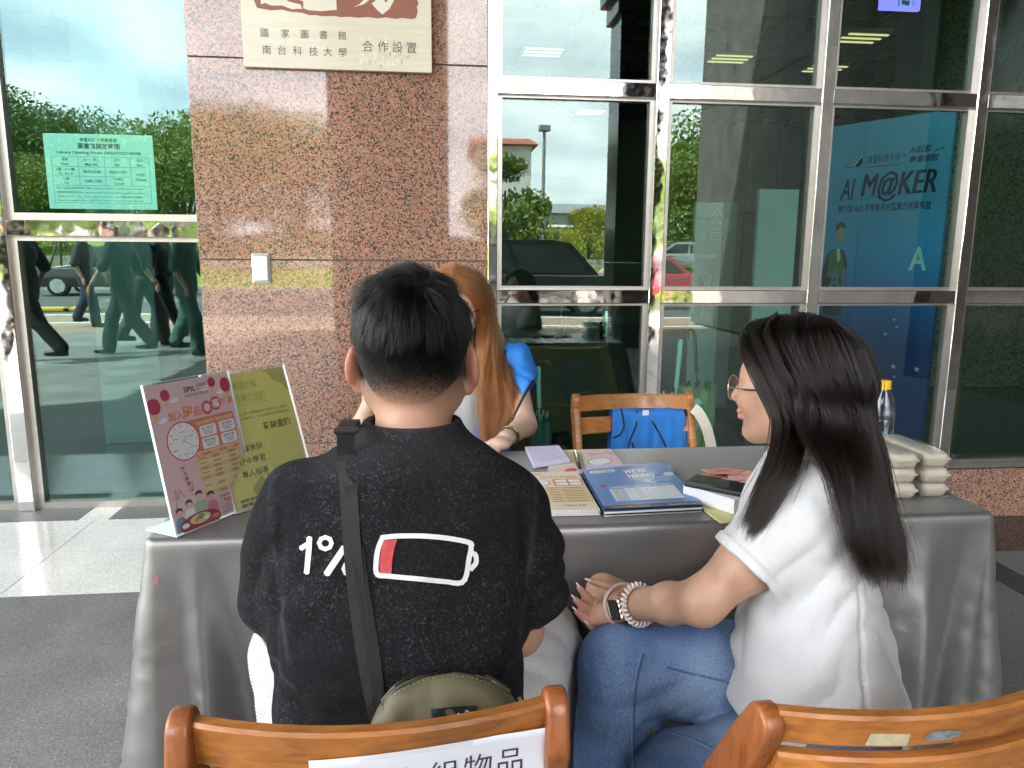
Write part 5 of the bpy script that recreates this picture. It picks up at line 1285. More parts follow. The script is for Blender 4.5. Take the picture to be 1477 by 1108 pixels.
for _ in range(46): p.ell(g.uniform(5, 205), g.uniform(5, 250), .8, .8, g.choice([DK, RED, BLUI]), 1, 6)
# the family at a round table (flat printed picture)
p.ell(62, 290, 52, 20, mat('print_red_table', (.30, .03, .05), .5), 2)
for u, v, c, hw in ((16, 268, BLUI, 13), (42, 258, WH, 15), (70, 247, STR, 17), (98, 256, PURI, 14)):
    p.poly([(u - hw, v + 30), (u - hw, v + 8), (u - hw * .5, v), (u + hw * .5, v), (u + hw, v + 8), (u + hw, v + 30)], c, 1); p.ell(u, v - 9, 8, 9, SKP, 2); p.poly([(u - 9, v - 8), (u - 8, v - 17), (u, v - 20), (u + 8, v - 17), (u + 9, v - 8), (u + 4, v - 13), (u - 4, v - 13)], DK, 3)
for k in range(5): p.line([(54, 252 + k * 3.6), (87, 252 + k * 3.6)], .9, GRNI, 2)
p.ell(62, 283, 26, 10, TAN2, 3); p.ell(64, 280, 10, 6, GRNI, 4); p.ell(52, 285, 6, 4, ORG, 4); p.ell(76, 285, 7, 4, WH, 4); p.ell(24, 288, 9, 5, WH, 4); p.ell(100, 289, 9, 4, SAL, 4)
p.text('無限量充電站・品質生活都給你', 120, 258, 6.5, RED, 2, bold=.01, width=66); p.text('歡迎加入矽品!', 128, 271, 11, RED, 2, bold=.03, width=50)
for k, t in enumerate(('地址：彰化市中山路三段', '人才招募專線', '投遞履歷請洽服務台')): p.text(t, 120, 280 + k * 6, 5.2, DK, 2, width=46)
p.build('poster_print', r1)
# ---- yellow green poster in the second stand
r2, up2, nn2 = stand(-.424, 1.572, .86, .33, .213, .300, 'acrylic stand holding a yellow green job training poster behind the pink one')
fm2 = poster_map(up2, nn2, .297); mb = MB(); vs = [fm2(0, 0, -.0004), fm2(210, 0, -.0004), fm2(210, 297, -.0004), fm2(0, 297, -.0004), fm2(0, 0, 0), fm2(210, 0, 0), fm2(210, 297, 0), fm2(0, 297, 0)]
mb.add(vs, [(0, 1, 2, 3), (7, 6, 5, 4), (0, 4, 5, 1), (1, 5, 6, 2), (2, 6, 7, 3), (3, 7, 4, 0)]); mb.build('poster', YELP, r2)
OLI = mat('ink_olive', (.38, .36, .12), .55); OLD = mat('ink_olive_dark', (.10, .095, .03), .55)
p = Print(fm2, .00012)
p.poly([(150, 0), (210, 0), (210, 60), (198, 40), (176, 30), (166, 12)], OLI, 1)
p.text('青年就業通計畫', 12, 36, 20, OLI, 2, bold=.01, width=116); p.text('在地工作崗位訓練', 12, 66, 21, OLI, 2, bold=.01, width=134); p.line([(12, 73), (150, 73)], 1, OLI)
p.text('補助符合資格之失業勞工，最近一次就業期間由用人單位僱用二年以上優秀勞工，', 12, 96, 7, OLD, 2, width=186); p.text('期間滿30日以上之失業勞工，可於訓練單位享受課程補助。', 12, 107, 7, OLD, 2, width=186)
p.text('職缺查詢', 118, 137, 19, OLD, 2, bold=.02, width=74)
for k, t in enumerate(('先僱後訓', '做中學習', '專人指導')):
    v = 160 + k * 28; p.rrect(20, v, 110 + k * 5, v + 21, 10, OLI, 1); p.rrect(21, v + 1, 109 + k * 5, v + 20, 9.5, mat('ink_yellow_green', (.60, .56, .20), .55), 2); p.text(t, 34, v + 16, 16, OLD, 3, bold=.015, width=68)
p.poly([(50, 260), (80, 236), (100, 262), (95, 285), (60, 285)], OLI, 1)
for k in range(7): a = -2.6 + k * .36; p.line([(80 + 16 * math.cos(a), 246 + 16 * math.sin(a)), (80 + 24 * math.cos(a), 246 + 24 * math.sin(a))], 1, OLD)
p.text('勞動部勞動力發展署', 14, 284, 8, OLD, 2, bold=.02, width=110); p.text('雲嘉南分署', 14, 294, 8, OLD, 2, bold=.02, width=80)
p.build('poster_print', r2)
yb = empty('flyer', (-.30, 1.62, TZ1), label='yellow green flyer lying flat behind the two poster stands', cat='flyer'); paper_block('sheet', 0, 0, .8, 150, 200, 0, .0008, YELF, yb)

# ---- notebook with spiral, cream leaflet, lilac form, pen
A, B, C_, D_ = oz(757, 650, TZ), oz(806, 648, TZ), oz(822, 669, TZ), oz(770, 678, TZ)
lf = empty('leaflet', oz(800, 651, TZ1), label='pink and cream leaflet under the notepad near the back of the table', cat='leaflet')
q0, q1, q2, q3 = oz(790, 650, TZ1), oz(880, 648, TZ1), oz(902, 674, TZ1), oz(790, 690, TZ1)
o = mesh_from('sheet', [tuple(q - Vector(lf.location)) for q in (q0, q1, q2, q3)] + [tuple(q - Vector(lf.location) + Vector((0, 0, .0008))) for q in (q0, q1, q2, q3)], [(3, 2, 1, 0), (4, 5, 6, 7), (0, 1, 5, 4), (1, 2, 6, 5), (2, 3, 7, 6), (3, 0, 4, 7)], CREAMP); same(o, 'sheet', lf)
def bil(a, b, c, d, z): return lambda u, v, h: (a * (1 - u) + b * u) * (1 - v) + (d * (1 - u) + c * u) * v + Vector((0, 0, z + h))
p = Print(bil(*[q - Vector(lf.location) for q in (q0, q1, q2, q3)], .001), .00015)
p.poly([(.55, 0), (1, 0), (1, 1), (.75, 1), (.62, .5)], PINKP, 1); p.poly([(0, .7), (.5, .62), (.6, 1), (0, 1)], PINKP, 1); p.ell(.72, .62, .17, .16, DK, 2); p.ell(.72, .62, .16, .145, WH, 3); p.text('加入', .62, .3, .12, RED, 3); p.ell(.3, .85, .08, .08, CIR, 3)
for k in range(7): p.line([(.15, .15 + k * .07), (.5, .14 + k * .07)], .012, TANP, 2)
p.line([(.9, .1), (.96, .35)], .012, MAG, 2); p.line([(.86, .18), (.98, .28)], .012, MAG, 2)
p.build('leaflet_print', lf)
nb = empty('notepad', A, label='small spiral notepad with handwriting on lilac paper', cat='notepad')
pts = [A, B, C_, D_]; lo = [q - A + Vector((0, 0, .0045)) for q in pts]
same(mesh_from('pad', [tuple(q) for q in lo] + [tuple(q + Vector((0, 0, .007))) for q in lo], [(3, 2, 1, 0), (4, 5, 6, 7), (0, 1, 5, 4), (1, 2, 6, 5), (2, 3, 7, 6), (3, 0, 4, 7)][::1], LILP), 'pad', nb)
p = Print(bil(*lo, .0072), .0002); g = random.Random(12); INKB = mat('ink_pen', (.10, .10, .30), .6)
for k in range(8):
    v = .14 + k * .1; u = .08
    while u < .88:
        w = g.uniform(.02, .06)
        p.line([(u, v + g.uniform(-.02, .02)), (u + w * .5, v - g.uniform(0, .04)), (u + w, v + g.uniform(-.02, .02))], .011, INKB, 1); u += w + g.uniform(.015, .05)
p.build('handwriting', nb)
for k in range(16):
    q = lo[0].lerp(lo[1], (k + .5) / 16) + Vector((0, .001, .004)); mb = MB(); mb.tube([q + Vector((0, .005 * math.cos(t), .006 * math.sin(t))) for t in np.linspace(0, 2 * math.pi, 9)], .0009, 5); mb.build('ring', CHR2, nb)
fo = empty('form_sheet', oz(845, 690, TZ1), label='lilac printed form sheet half under the blue brochures', cat='form')
qs = [oz(842, 671, TZ1), oz(965, 671, TZ1), oz(978, 684, TZ1), oz(850, 690, TZ1)]; qs = [q - Vector(fo.location) + Vector((0, 0, .0012)) for q in qs]
same(mesh_from('sheet', [tuple(q) for q in qs] + [tuple(q + Vector((0, 0, .0006))) for q in qs], [(3, 2, 1, 0), (4, 5, 6, 7), (0, 1, 5, 4), (1, 2, 6, 5), (2, 3, 7, 6), (3, 0, 4, 7)], LILP), 'sheet', fo)
p = Print(bil(*qs, .0008), .0002)
for k in range(5): p.line([(.05, .2 + k * .15), (.95, .15 + k * .15)], .02, INKB, 1)
p.build('form_print', fo)
pn_ = empty('pen', oz(833, 681, TZ), label='dark green ballpoint pen lying on the pink leaflet', cat='pen')
e0, e1 = oz(829, 657, TZ) - pn_.location, oz(836, 681, TZ) - pn_.location; up_ = Vector((0, 0, .0085))
mb = MB(); mb.tube([e0 + up_, e0.lerp(e1, .7) + up_], .005, 10); mb.build('barrel', mat('pen_green', (.03, .09, .05), .25), pn_)
mb = MB(); mb.tube([e0.lerp(e1, .7) + up_, e0.lerp(e1, .9) + up_, e1 + up_ * .9], [.0055, .005, .0015], 10); mb.build('grip', BLK, pn_); mb = MB(); mb.tube([e0 + up_ * 1.7, e0.lerp(e1, .4) + up_ * 1.7], .0014, 6); mb.build('clip', CHR2, pn_)

# ---- flyers in a stack (pink cream) beside the brochures
st = empty('flyer_stack', (.245, 1.497, TZ1), label='thick stack of pink and cream flyers beside the blue brochures', cat='flyers')
for k in range(7): paper_block('sheet', .12 - .002 * (k % 3) - .0, .285 + .0015 * (k % 2), -.02 + .01 * (k % 2), 140 - 40 * 0, 285, k * .0019, .0015, PINKP if k % 2 else PAPER, st, curl=.0)
for o_ in list(st.children): o_.location.x -= .145
p = Print(flat_map(-.025, .285, -.02, .0133), .00015)
p.rect(2, 2, 138, 283, CREAMP, 1); p.text('SPIL', 20, 30, 16, ORG, 2, bold=.03); p.text('加入矽品 幸福抵家', 40, 52, 14, ORG, 2, bold=.02, width=90); p.ell(30, 90, 28, 28, RED, 2); p.ell(30, 90, 26, 26, WH, 3); p.rrect(66, 64, 136, 118, 5, SAL, 2)
for i in range(2):
    for j in range(2): p.rrect(71 + 33 * i, 70 + 24 * j, 100 + 33 * i, 89 + 24 * j, 3, WH, 3)
for k in range(9): p.rect(40, 128 + k * 12, 136, 138 + k * 12, TAN2 if k % 2 else TANP, 2); p.line([(48, 133 + k * 12), (70, 133 + k * 12)], 2, DK, 3); p.line([(80, 133 + k * 12), (126, 133 + k * 12)], 2, DK, 3)
for _ in range(30): p.ell(g.uniform(2, 36), g.uniform(125, 275), 2, 2, PURI, 2, 8)
p.text('歡迎加入矽品!', 66, 262, 11, RED, 2, bold=.03, width=50); p.build('flyer_print', st)
# ---- blue brochure stack
P0, P1, P2, P3 = oz(840, 690, TZ), oz(958, 678, TZ), oz(1013, 741, TZ), oz(872, 748, TZ)
bs = empty('brochure_stack', P3, label="stack of glossy blue brochures headed WE'RE HIRING in the middle of the table", cat='brochures')
BLUB = mat('brochure_blue', (.055, .17, .46), .34, coat=.12, coatr=.25); BLKB = mat('brochure_spine', (.02, .02, .025), .3)
rel = [q - P3 + Vector((0, 0, .0024)) for q in (P0, P1, P2, P3)]
for k in range(4):
    j = Vector((.003 * math.sin(k * 2.1), .004 * math.cos(k * 1.7), .0046 * k)); vs = [q + j for q in rel]; vs += [q + Vector((0, 0, .0041)) for q in vs]
    o = same(mesh_from('brochure', [tuple(q) for q in vs], [(3, 2, 1, 0), (4, 5, 6, 7), (0, 1, 5, 4), (1, 2, 6, 5), (2, 3, 7, 6), (3, 0, 4, 7)], [BLUB, PAPER, BLKB], [1, 0, 1, 1, 2 if k % 2 else 1, 2]), 'brochure', bs)
ztop = .0046 * 3 + .0041
SKYB = mat('brochure_cloud', (.50, .60, .70), .34, coat=.12, coatr=.25); MIDB = mat('brochure_mid', (.13, .30, .56), .34, coat=.12, coatr=.25); WHG = mat('brochure_white', (.72, .75, .78), .34, coat=.12, coatr=.25); BLG = mat('brochure_black', (.012, .014, .03), .34, coat=.12, coatr=.25)
j5 = Vector((.003 * math.sin(6.3), .004 * math.cos(5.1), 0))
p = Print(bil(*[q + j5 for q in rel], ztop), .00018)
g = random.Random(4)
for _ in range(26):
    u, v = g.gauss(.66, .16), g.gauss(.34, .12)
    if .06 < u < .94 and .05 < v < .6: p.ell(u, v, g.uniform(.03, .10), g.uniform(.02, .05), g.choice([MIDB, MIDB, SKYB]), 1, 14)
p.rrect(.06, .05, .36, .13, .035, WHG, 3); p.text('SPIL 矽品精密', .09, .115, .06, BLG, 4, width=.24)
p.text("WE'RE", .45, .20, .13, WHG, 3, bold=.04, shear=.25, width=.27); p.text('HIRING', .45, .33, .13, WHG, 3, bold=.04, shear=.25, width=.32); p.text('熱烈招募中', .46, .385, .045, WHG, 3, width=.36)
p.rect(.16, .50, .88, .57, MIDB, 3); p.text('職務類別', .20, .555, .05, WHG, 4); p.text('工作內容', .44, .555, .05, WHG, 4); p.text('需求條件', .66, .555, .05, WHG, 4); p.rect(.16, .57, .88, .85, WHG, 3)
for k in range(1, 6): p.line([(.16, .57 + k * .047), (.88, .57 + k * .047)], .005, MIDB, 4)
for u in (.38, .55, .72): p.line([(u, .5), (u, .85)], .004, MIDB, 4)
for k in range(6): p.text(['製程工程師', '設備工程師', '資訊工程師', '品保工程師', '生管企劃師', '技術員'][k], .19, .603 + k * .047, .032, BLG, 5, width=.13)
for k in range(5): p.line([(.42, .59 + k * .05), (.5, .59 + k * .05)], .008, BLG, 5)
p.ell(.12, .47, .03, .03, RED, 3); p.rect(0, .93, 1, 1, BLG, 3); p.text('矽品精密工業股份有限公司', .06, .985, .035, TANP, 4, width=.4); p.text('Siliconware Precision', .66, .985, .04, WHG, 4, width=.28)
p.build('cover_print', bs)

# ---- yellow flyers, white box with green label, phone, pink cards
yf = empty('flyer_stack', oz(1070, 755, TZ1), label='yellow green flyers with dark print under the small white box', cat='flyers')
Y0 = [oz(980, 712, TZ1), oz(1085, 700, TZ1), oz(1135, 752, TZ1), oz(1040, 756, TZ1)]
for k in range(3):
    vs = [q - Vector(yf.location) + Vector((.004 * math.sin(k * 3), .004 * math.cos(k * 2), .0016 * k)) for q in Y0]; vs += [q + Vector((0, 0, .0013)) for q in vs]
    same(mesh_from('sheet', [tuple(q) for q in vs], [(3, 2, 1, 0), (4, 5, 6, 7), (0, 1, 5, 4), (1, 2, 6, 5), (2, 3, 7, 6), (3, 0, 4, 7)], YELF), 'sheet', yf)
p = Print(bil(*[q - Vector(yf.location) for q in Y0], .0055), .0002)
for k in range(4): p.line([(.1, .2 + k * .06), (.5, .2 + k * .06)], .02, OLD, 1)
p.rect(.45, .86, .95, .93, OLD, 1); p.text('職缺查詢', .5, .82, .12, OLD, 1); p.build('flyer_print', yf)
wb = empty('white_box', oz(1058, 742, TZ1 + .006), label='small white carton with a green label under the phone', cat='box')
c0, c1, c2 = oz(1008, 730, TZ1), oz(1058, 746, TZ1), oz(1135, 736, TZ1)
e1_ = (c0 - c1); e2_ = (c2 - c1); e1_ = e1_.normalized() * .135; e2_ = e2_.normalized() * .105
base = [Vector((0, 0, 0)), e2_, e2_ + e1_, e1_]; vs = base + [q + Vector((0, 0, .033)) for q in base]
mb = MB(); mb.add(vs, [(3, 2, 1, 0), (4, 5, 6, 7), (0, 1, 5, 4), (1, 2, 6, 5), (2, 3, 7, 6), (3, 0, 4, 7)]); mb.build('carton', mat('carton_white', (.74, .74, .76), .45), wb)
p = Print(bil(vs[7], vs[6], vs[5], vs[4], .0003), .0002); p.rect(.22, .62, .75, 1.0, mat('label_green', (.06, .30, .06), .5), 1); p.rect(.05, .05, .5, .12, DK, 1); p.build('label', wb)
ph = empty('smartphone', oz(1050, 705, TZ + .05), label='black smartphone lying face up on the white carton', cat='phone')
ph.location = Vector(wb.location) + (e1_ * .55 + e2_ * .45) + Vector((0, 0, .0335))
pang = math.atan2((oz(1092, 712, .79) - oz(1012, 697, .79)).y, (oz(1092, 712, .79) - oz(1012, 697, .79)).x)
ph.rotation_euler = (0, 0, pang)
mb = MB(); mb.box(-.080, .080, -.038, .038, 0, .0115, .0035); mb.build('case', mat('phone_case', (.012, .012, .013), .45), ph)
mb = MB(); mb.box(-.075, .075, -.034, .034, .0112, .0122, .0004); mb.build('screen', mat('phone_screen', (.004, .004, .005), .04, coat=1.0), ph)
mb = MB(); mb.box(.0795, .0812, -.012, -.004, .004, .008); mb.build('button', mat('button_grey', (.2, .2, .22), .4), ph); mb = MB(); mb.box(.0795, .0812, .006, .016, .004, .008); mb.build('button', MATS['button_grey'], ph)
pc_ = empty('card_pile', oz(1085, 698, TZ1), label='loose pile of salmon pink cut-out cards behind the phone', cat='cards')
SALM = mat('card_salmon', (.70, .32, .25), .5); SALM2 = mat('card_pink', (.72, .45, .38), .5)
for k in range(14):
    a = g.uniform(-.5, .5); x, y = g.uniform(-.06, .13), g.uniform(-.05, .07)
    mb = MB(); pts = [(.055 * math.cos(t) * (1 + .18 * math.cos(5 * t)), .032 * math.sin(t) * (1 + .18 * math.cos(5 * t))) for t in np.linspace(0, 2 * math.pi, 31)[:-1]]
    mb.prism(pts, 'z', 0, .0012); o = mb.build('card', [SALM, SALM2][k % 2], pc_, loc=(x, y, .0016 * k), rz=a); o.rotation_euler = (g.uniform(-.05, .05), g.uniform(-.05, .05), a)
    mb = MB(); mb.box(-.02, .02, -.003, .003, .0013, .0016); o2 = mb.build('print', RED, o)

# ---- lunch boxes: two columns of three, and a bottle behind them
PULP = mat('pulp', (.62, .57, .46), .75, noise=.08, nscale=40, bump=.15, bscale=120); FILM = pane_glass('cling_film', (.985, .985, .985), .05, .08)
def lunchbox_meshes():
    a = MB(); L, Wd = .200, .073
    def ring(ins, z, n=6, r=.014):
        out = []; w, l = Wd / 2 - ins, L / 2 - ins
        for cx, cyy, a0 in ((w - r, l - r, 0), (-w + r, l - r, 90), (-w + r, -l + r, 180), (w - r, -l + r, 270)):
            for k in range(n): t = math.radians(a0 + 90 * k / (n - 1)); out.append((cx + r * math.cos(t), cyy + r * math.sin(t), z))
        return out
    def loft(m, rings):
        b = [];  k = len(rings[0]); vs = [v for r_ in rings for v in r_]
        fs = [(i * k + j, i * k + (j + 1) % k, (i + 1) * k + (j + 1) % k, (i + 1) * k + j) for i in range(len(rings) - 1) for j in range(k)]
        fs.append(tuple(range(k))[::-1]); fs.append(tuple((len(rings) - 1) * k + j for j in range(k))); m.add(vs, fs, True)
    loft(a, [ring(.010, 0), ring(.007, .003), ring(.003, .018), ring(0, .0195), ring(0, .021)])
    b = MB(); loft(b, [ring(0, .0215), ring(0, .0235), ring(.004, .025), ring(.008, .037), ring(.013, .0395)])
    c = MB(); loft(c, [ring(-.0035, .004), ring(-.006, .014), ring(-.003, .022), ring(-.005, .030), ring(.000, .038), ring(.008, .0412)])
    nz_ = random.Random(8); c.v = [(x * 1.03 + nz_.uniform(-.0035, .0035), y * 1.015 + nz_.uniform(-.004, .004), z + nz_.uniform(-.0015, .002)) for x, y, z in c.v]; c.sm = [False] * len(c.sm)
    return a.mesh('tray', PULP), b.mesh('lid', PULP), c.mesh('wrap', FILM)
LB = lunchbox_meshes(); lang = .02
lb0 = oz(1290, 730, TZ); lbd = Vector((math.cos(lang + math.pi / 2), math.sin(lang + math.pi / 2), 0)); lbs = Vector((math.cos(lang), math.sin(lang), 0))
for i in range(2):
    for k in range(3):
        loc = Vector((1.128, 1.535, 0)) + lbs * (-.039 + i * .079 + .002 * ((k + i) % 2)) + lbd * (.102 + .006 * ((k * 2 + i) % 3)); loc.z = TZ1 + k * .0355
        r = empty('lunch_box', loc, lang + .02 * ((k * 2 + i) % 3 - 1), label='%s pulp lunch box in film, %s column by the table corner' % (['bottom', 'middle', 'topmost'][k], ['inner', 'outer'][i]), cat='lunch box', group='film wrapped lunch boxes')
        for me_, nm in zip(LB, ('tray', 'lid', 'wrap')): same(me_, nm, r)
        r.scale = (1, 1, .835)
bt = empty('water_bottle', (1.222, 1.86, TZ1), label='clear plastic water bottle with a yellow cap behind the lunch boxes', cat='bottle')
PET = pane_glass('pet_plastic', (.93, .95, .95), .07)
mb = MB(); mb.lathe([(.028, .0), (.031, .006), (.031, .06), (.029, .065), (.031, .07), (.031, .115), (.029, .12), (.031, .125), (.031, .15), (.026, .175), (.015, .195), (.0135, .20)], n=28); mb.build('body', PET, bt)
mb = MB(); mb.lathe([(.0165, .201), (.0165, .204), (.0155, .2045), (.0155, .223), (.014, .2245)], n=28)
mb.build('cap', mat('cap_yellow', (.75, .42, .01), .4), bt)
mb = MB(); mb.lathe([(.0315, .075), (.0315, .135)], n=28); mb.v = [v for v in mb.v]; o = mb.build('label', pane_glass('label_film', (.82, .84, .84), .05, .2), bt)
# ================================================================== wooden folding chairs
WOOD_H = wood('honey_wood', (.42, .155, .032), (.30, .095, .018), .36, stretch=(2, 16, 16), coat=.22)
WOOD_P = wood('red_wood', (.33, .10, .024), (.20, .05, .012), .32, stretch=(14, 14, 2), coat=.25)
WOOD_L = wood('light_wood', (.46, .175, .036), (.36, .125, .024), .35, stretch=(2, 16, 16), coat=.25)
def post_poly(cl_, hd):
    """side view (y, z): seat faces +y; rounded head, slanting forward to the front foot"""
    hw = [.018, .024, .027, .028, .024][5 - len(cl_):]
    L, R = [], []
    for i, ((y, z), w) in enumerate(zip(cl_, hw)):
        a = cl_[max(i - 1, 0)]; b = cl_[min(i + 1, len(cl_) - 1)]; d = Vector((b[0] - a[0], b[1] - a[1])).normalized()
        L.append((y - d.y * w, z + d.x * w)); R.append((y + d.y * w, z - d.x * w))
    head = []
    c = cl_[-1]; d = Vector(hd).normalized()
    for k in range(1, 8):
        t = math.pi * k / 8; head.append((c[0] - d.y * hw[-1] * math.cos(t) + d.x * .024 * math.sin(t), c[1] + d.x * hw[-1] * math.cos(t) + d.y * .024 * math.sin(t)))
    return L + head + R[::-1]
KINKED = ([(.30, .0), (.115, .40), (.008, .70), (-.012, .742), (-.006, .777)], (.12, 1)); SLANT = ([(.48, .0), (.27, .34), (.028, .70), (.000, .745)], (-.40, 1))
def curved_slat(x0, x1, z0, z1, y0, bow, t, lean=0.0, n=18, bev=.004):
    m = MB(); sec = []
    prof = [(-t / 2, z0 + bev), (-t / 2 + bev, z0), (t / 2 - bev, z0), (t / 2, z0 + bev), (t / 2, z1 - bev), (t / 2 - bev, z1), (-t / 2 + bev, z1), (-t / 2, z1 - bev)]
    vs, fs = [], []
    for i in range(n + 1):
        u = i / n; x = x0 + (x1 - x0) * u; yb = y0 - bow * (1 - (2 * u - 1) ** 2); sl = bow * 4 * (2 * u - 1) / (x1 - x0) * .5
        for py, pz in prof: vs.append((x - py * sl, yb + py + lean * (pz - z0), pz))
    k = len(prof)
    for i in range(n):
        for j in range(k): fs.append((i * k + j, (i + 1) * k + j, (i + 1) * k + (j + 1) % k, i * k + (j + 1) % k))
    fs += [tuple(range(k)), tuple(range(n * k, (n + 1) * k))[::-1]]
    m.add(vs, fs, True); return m
def chair(loc, rz, W_, label, wr, wp, tops=((.716, .775),), low=((.63, .70),), post=KINKED):
    r = empty('folding_chair', loc, rz, label=label, cat='chair', group='wooden folding chairs')
    hx = W_ / 2; me = MB(); me.prism(post_poly(*post), 'x', -.0135, .0135, .006); pm = me.mesh('post', wp)
    for s in (-1, 1): same(pm, 'post', r, (s * (hx - .0135), 0, 0))
    for (a, b) in tops: curved_slat(-hx + .024, hx - .024, a, b, .004, .036, .021, -.20).build('back_rail', wr, r)
    for (a, b) in low: curved_slat(-hx + .024, hx - .024, a, b, .030, .034, .018, -.28).build('back_slat', wr, r)
    for k in range(6):
        m = MB(); m.box(-hx + .035, hx - .035, .075 + k * .058, .075 + k * .058 + .050, .425, .443, .004); m.build('seat_slat', wr, r)
    for s in (-1, 1):
        m = MB(); m.box(s * (hx - .055) - .011, s * (hx - .055) + .011, .06, .43, .390, .4245, .003); m.build('seat_rail', wp, r)
        m = MB(); lx = s * (hx - .033)
        m.prism([(.40, .39), (.36, .39), (-.06, 0), (-.02, 0)], 'x', lx - .010, lx + .010, .003); m.build('rear_leg', wp, r)
    m = MB(); m.tube([(-hx + .03, .24, .14), (hx - .03, .24, .14)], .011); m.build('stretcher', wp, r)
    return r
ch1 = chair((-.070, .762, .015), 0.0, .434, 'wooden folding chair with a taped white paper sign under the man in black', WOOD_H, WOOD_P, tops=((.733, .791),), low=((.61, .67),))
ch2 = chair((.584, .757, .020), .06, .434, 'honey coloured wooden folding chair with a sticker behind the woman in white', WOOD_H, WOOD_P, tops=((.722, .767), (.660, .716)), low=((.59, .65),), post=SLANT)
ch3 = chair((.735, 2.62, .0), math.pi + .03, .46, 'light wooden folding chair draped with a blue vest on the far side of the table', WOOD_L, WOOD_L, tops=((.735, .79),), low=((.655, .712),))
# stickers and scratches of the right-hand chair
def on_chair(root, bow_y, z_at):
    mw = root.matrix_world
bpy.context.view_layer.update()
def bvh_world(o): return bvh_of(o)
rails2 = [c for c in ch2.children if c.name.startswith('back_rail')]
def drape_quad(pts_px, target, mt, name, parent, Y0=.6, off=.0012):
    b = bvh_of(target); vs = []
    for px, py in pts_px:
        d = Vector(ray(px, py).tolist()).normalized(); h = b.ray_cast(Vector(EYE.tolist()), d)
        q = h[0] + (h[1] if h[1].dot(d) < 0 else -h[1]) * off if h[0] is not None else oy(px, py, .70)
        vs.append(tuple(parent.matrix_world.inverted() @ q))
    n = len(vs); me = mesh_from(name, vs, [tuple(range(n))], mt); o = bpy.data.objects.new(name, me); return link(o, parent)
STK = mat('old_sticker', (.50, .44, .28), .55, noise=.15, nscale=80); FOIL = mat('torn_foil', (.34, .36, .38), .35, metal=.4, noise=.4, nscale=90)
top2 = max(rails2, key=lambda c: sum(v.co.z for v in c.data.vertices) / len(c.data.vertices)); low2 = [c for c in rails2 if c is not top2][0]
for tgt in (low2, top2):
    pass
drape_quad([(1255, 1057), (1313, 1058), (1307, 1075), (1247, 1074)], top2, STK, 'sticker', ch2)
drape_quad([(1332, 1063), (1342, 1055), (1370, 1052), (1386, 1054), (1384, 1060), (1365, 1066), (1340, 1068)], top2, FOIL, 'sticker', ch2)
# paper sign taped on the man's chair
sgn = empty('paper_sign', (-.0, .71, .72), label='white paper sign with large black Chinese characters taped to the front chair back', cat='paper sign')
SHEET = mat('copy_paper', (.74, .74, .82), .6)
def chair_paper(u, v, h):     # u 0..297 mm to the right, v 0..210 mm down; follows the bowed rail and hangs
    x = -.135 + .000885 * u; t = (x + .070) / .193; z = .775 + .004 * (u / 297) - .0335 * 0 - v * .00095
    top = .006 * math.sin(u / 297 * 3.14)
    yb = .762 + .004 - .036 * (1 - min(1, t * t)) - .0135 - .20 * ((z - .015) - .733)
    if z - .015 < .730: yb = .762 + .004 - .036 * (1 - min(1, t * t)) - .0135 - .02 * (.730 - z + .015)
    return Vector((x, yb - .0016 - h - .004 * math.sin(u / 297 * 9 + v * .02) * (v / 210) - (.006 * max(0, u - 230) / 67 if True else 0), z + top))
vs, fs = [], []; nu, nv = 36, 22
for j in range(nv + 1):
    for i in range(nu + 1): vs.append(tuple(chair_paper(297 * i / nu, 210 * j / nv, 0)))
fs = [(j * (nu + 1) + i, (j + 1) * (nu + 1) + i, (j + 1) * (nu + 1) + i + 1, j * (nu + 1) + i + 1) for j in range(nv) for i in range(nu)]
o = bpy.data.objects.new('sheet', mesh_from('sheet', vs, fs, SHEET, smooth=True)); link(o, sgn); o.location = -Vector(sgn.location)
m_ = o.modifiers.new('thick', 'SOLIDIFY'); m_.thickness = .0006
p = Print(chair_paper, .0009)
for c, u in zip('各組物品', (118, 160, 202, 243)): p.text(c, u, 56 - (u - 118) * .03, 38, DK, 1, 'c')
o = p.build('lettering', sgn); o.location = -Vector(sgn.location)
TAPE = pane_glass('tape', (.95, .93, .90), .06, .15)
p = Print(chair_paper, .0009); p.rect(60, -13, 195, 6, TAPE, 1, 12, 2)
o = p.build('tape', sgn); o.location = -Vector(sgn.location)

# ---- blue vest draped over the far chair and a cream tote strap
VEST = mat('vest_blue', (.025, .215, .68), .72, noise=.06, nscale=12, bump=.12, bscale=500); PIPE = mat('vest_piping', (.012, .012, .015), .6)
def drape_cloth(name, parent, xs, ztop, zbot, yf, mt, amp=.008, seed=1, slant=0.0):
    nu, nv = 44, 30; vs = []
    for side in (0, 1):
        pass
    for j in range(nv + 1):
        v = j / nv
        for i in range(nu + 1):
            u = i / nu; x = xs[0] + (xs[1] - xs[0]) * u + slant * v * (u - .3); z = ztop - (ztop - zbot) * v + .004 * math.sin(u * 11)
            y = yf - .002 - amp * v * (1.2 + math.sin(u * 17 + 2.3 * math.sin(v * 3 + seed)) + .6 * math.sin(u * 41 + v * 4)) - .012 * math.sin(min(1, v * 8) * 1.57)
            vs.append((x, y, z))
    fs = [(j * (nu + 1) + i, (j + 1) * (nu + 1) + i, (j + 1) * (nu + 1) + i + 1, j * (nu + 1) + i + 1) for j in range(nv) for i in range(nu)]
    o = bpy.data.objects.new(name, mesh_from(name, vs, fs, mt, smooth=True)); link(o, parent)
    m = o.modifiers.new('thick', 'SOLIDIFY'); m.thickness = .003; m.offset = 1; return o, vs, nu
vr = empty('blue_vest', (.735, 2.60, .8), label='blue vest with black piping hung over the far chair back', cat='vest')
vx0, vx1 = oy(884, 600, 2.60).x, oy(987, 600, 2.60).x; vzt = oy(935, 593, 2.60).z
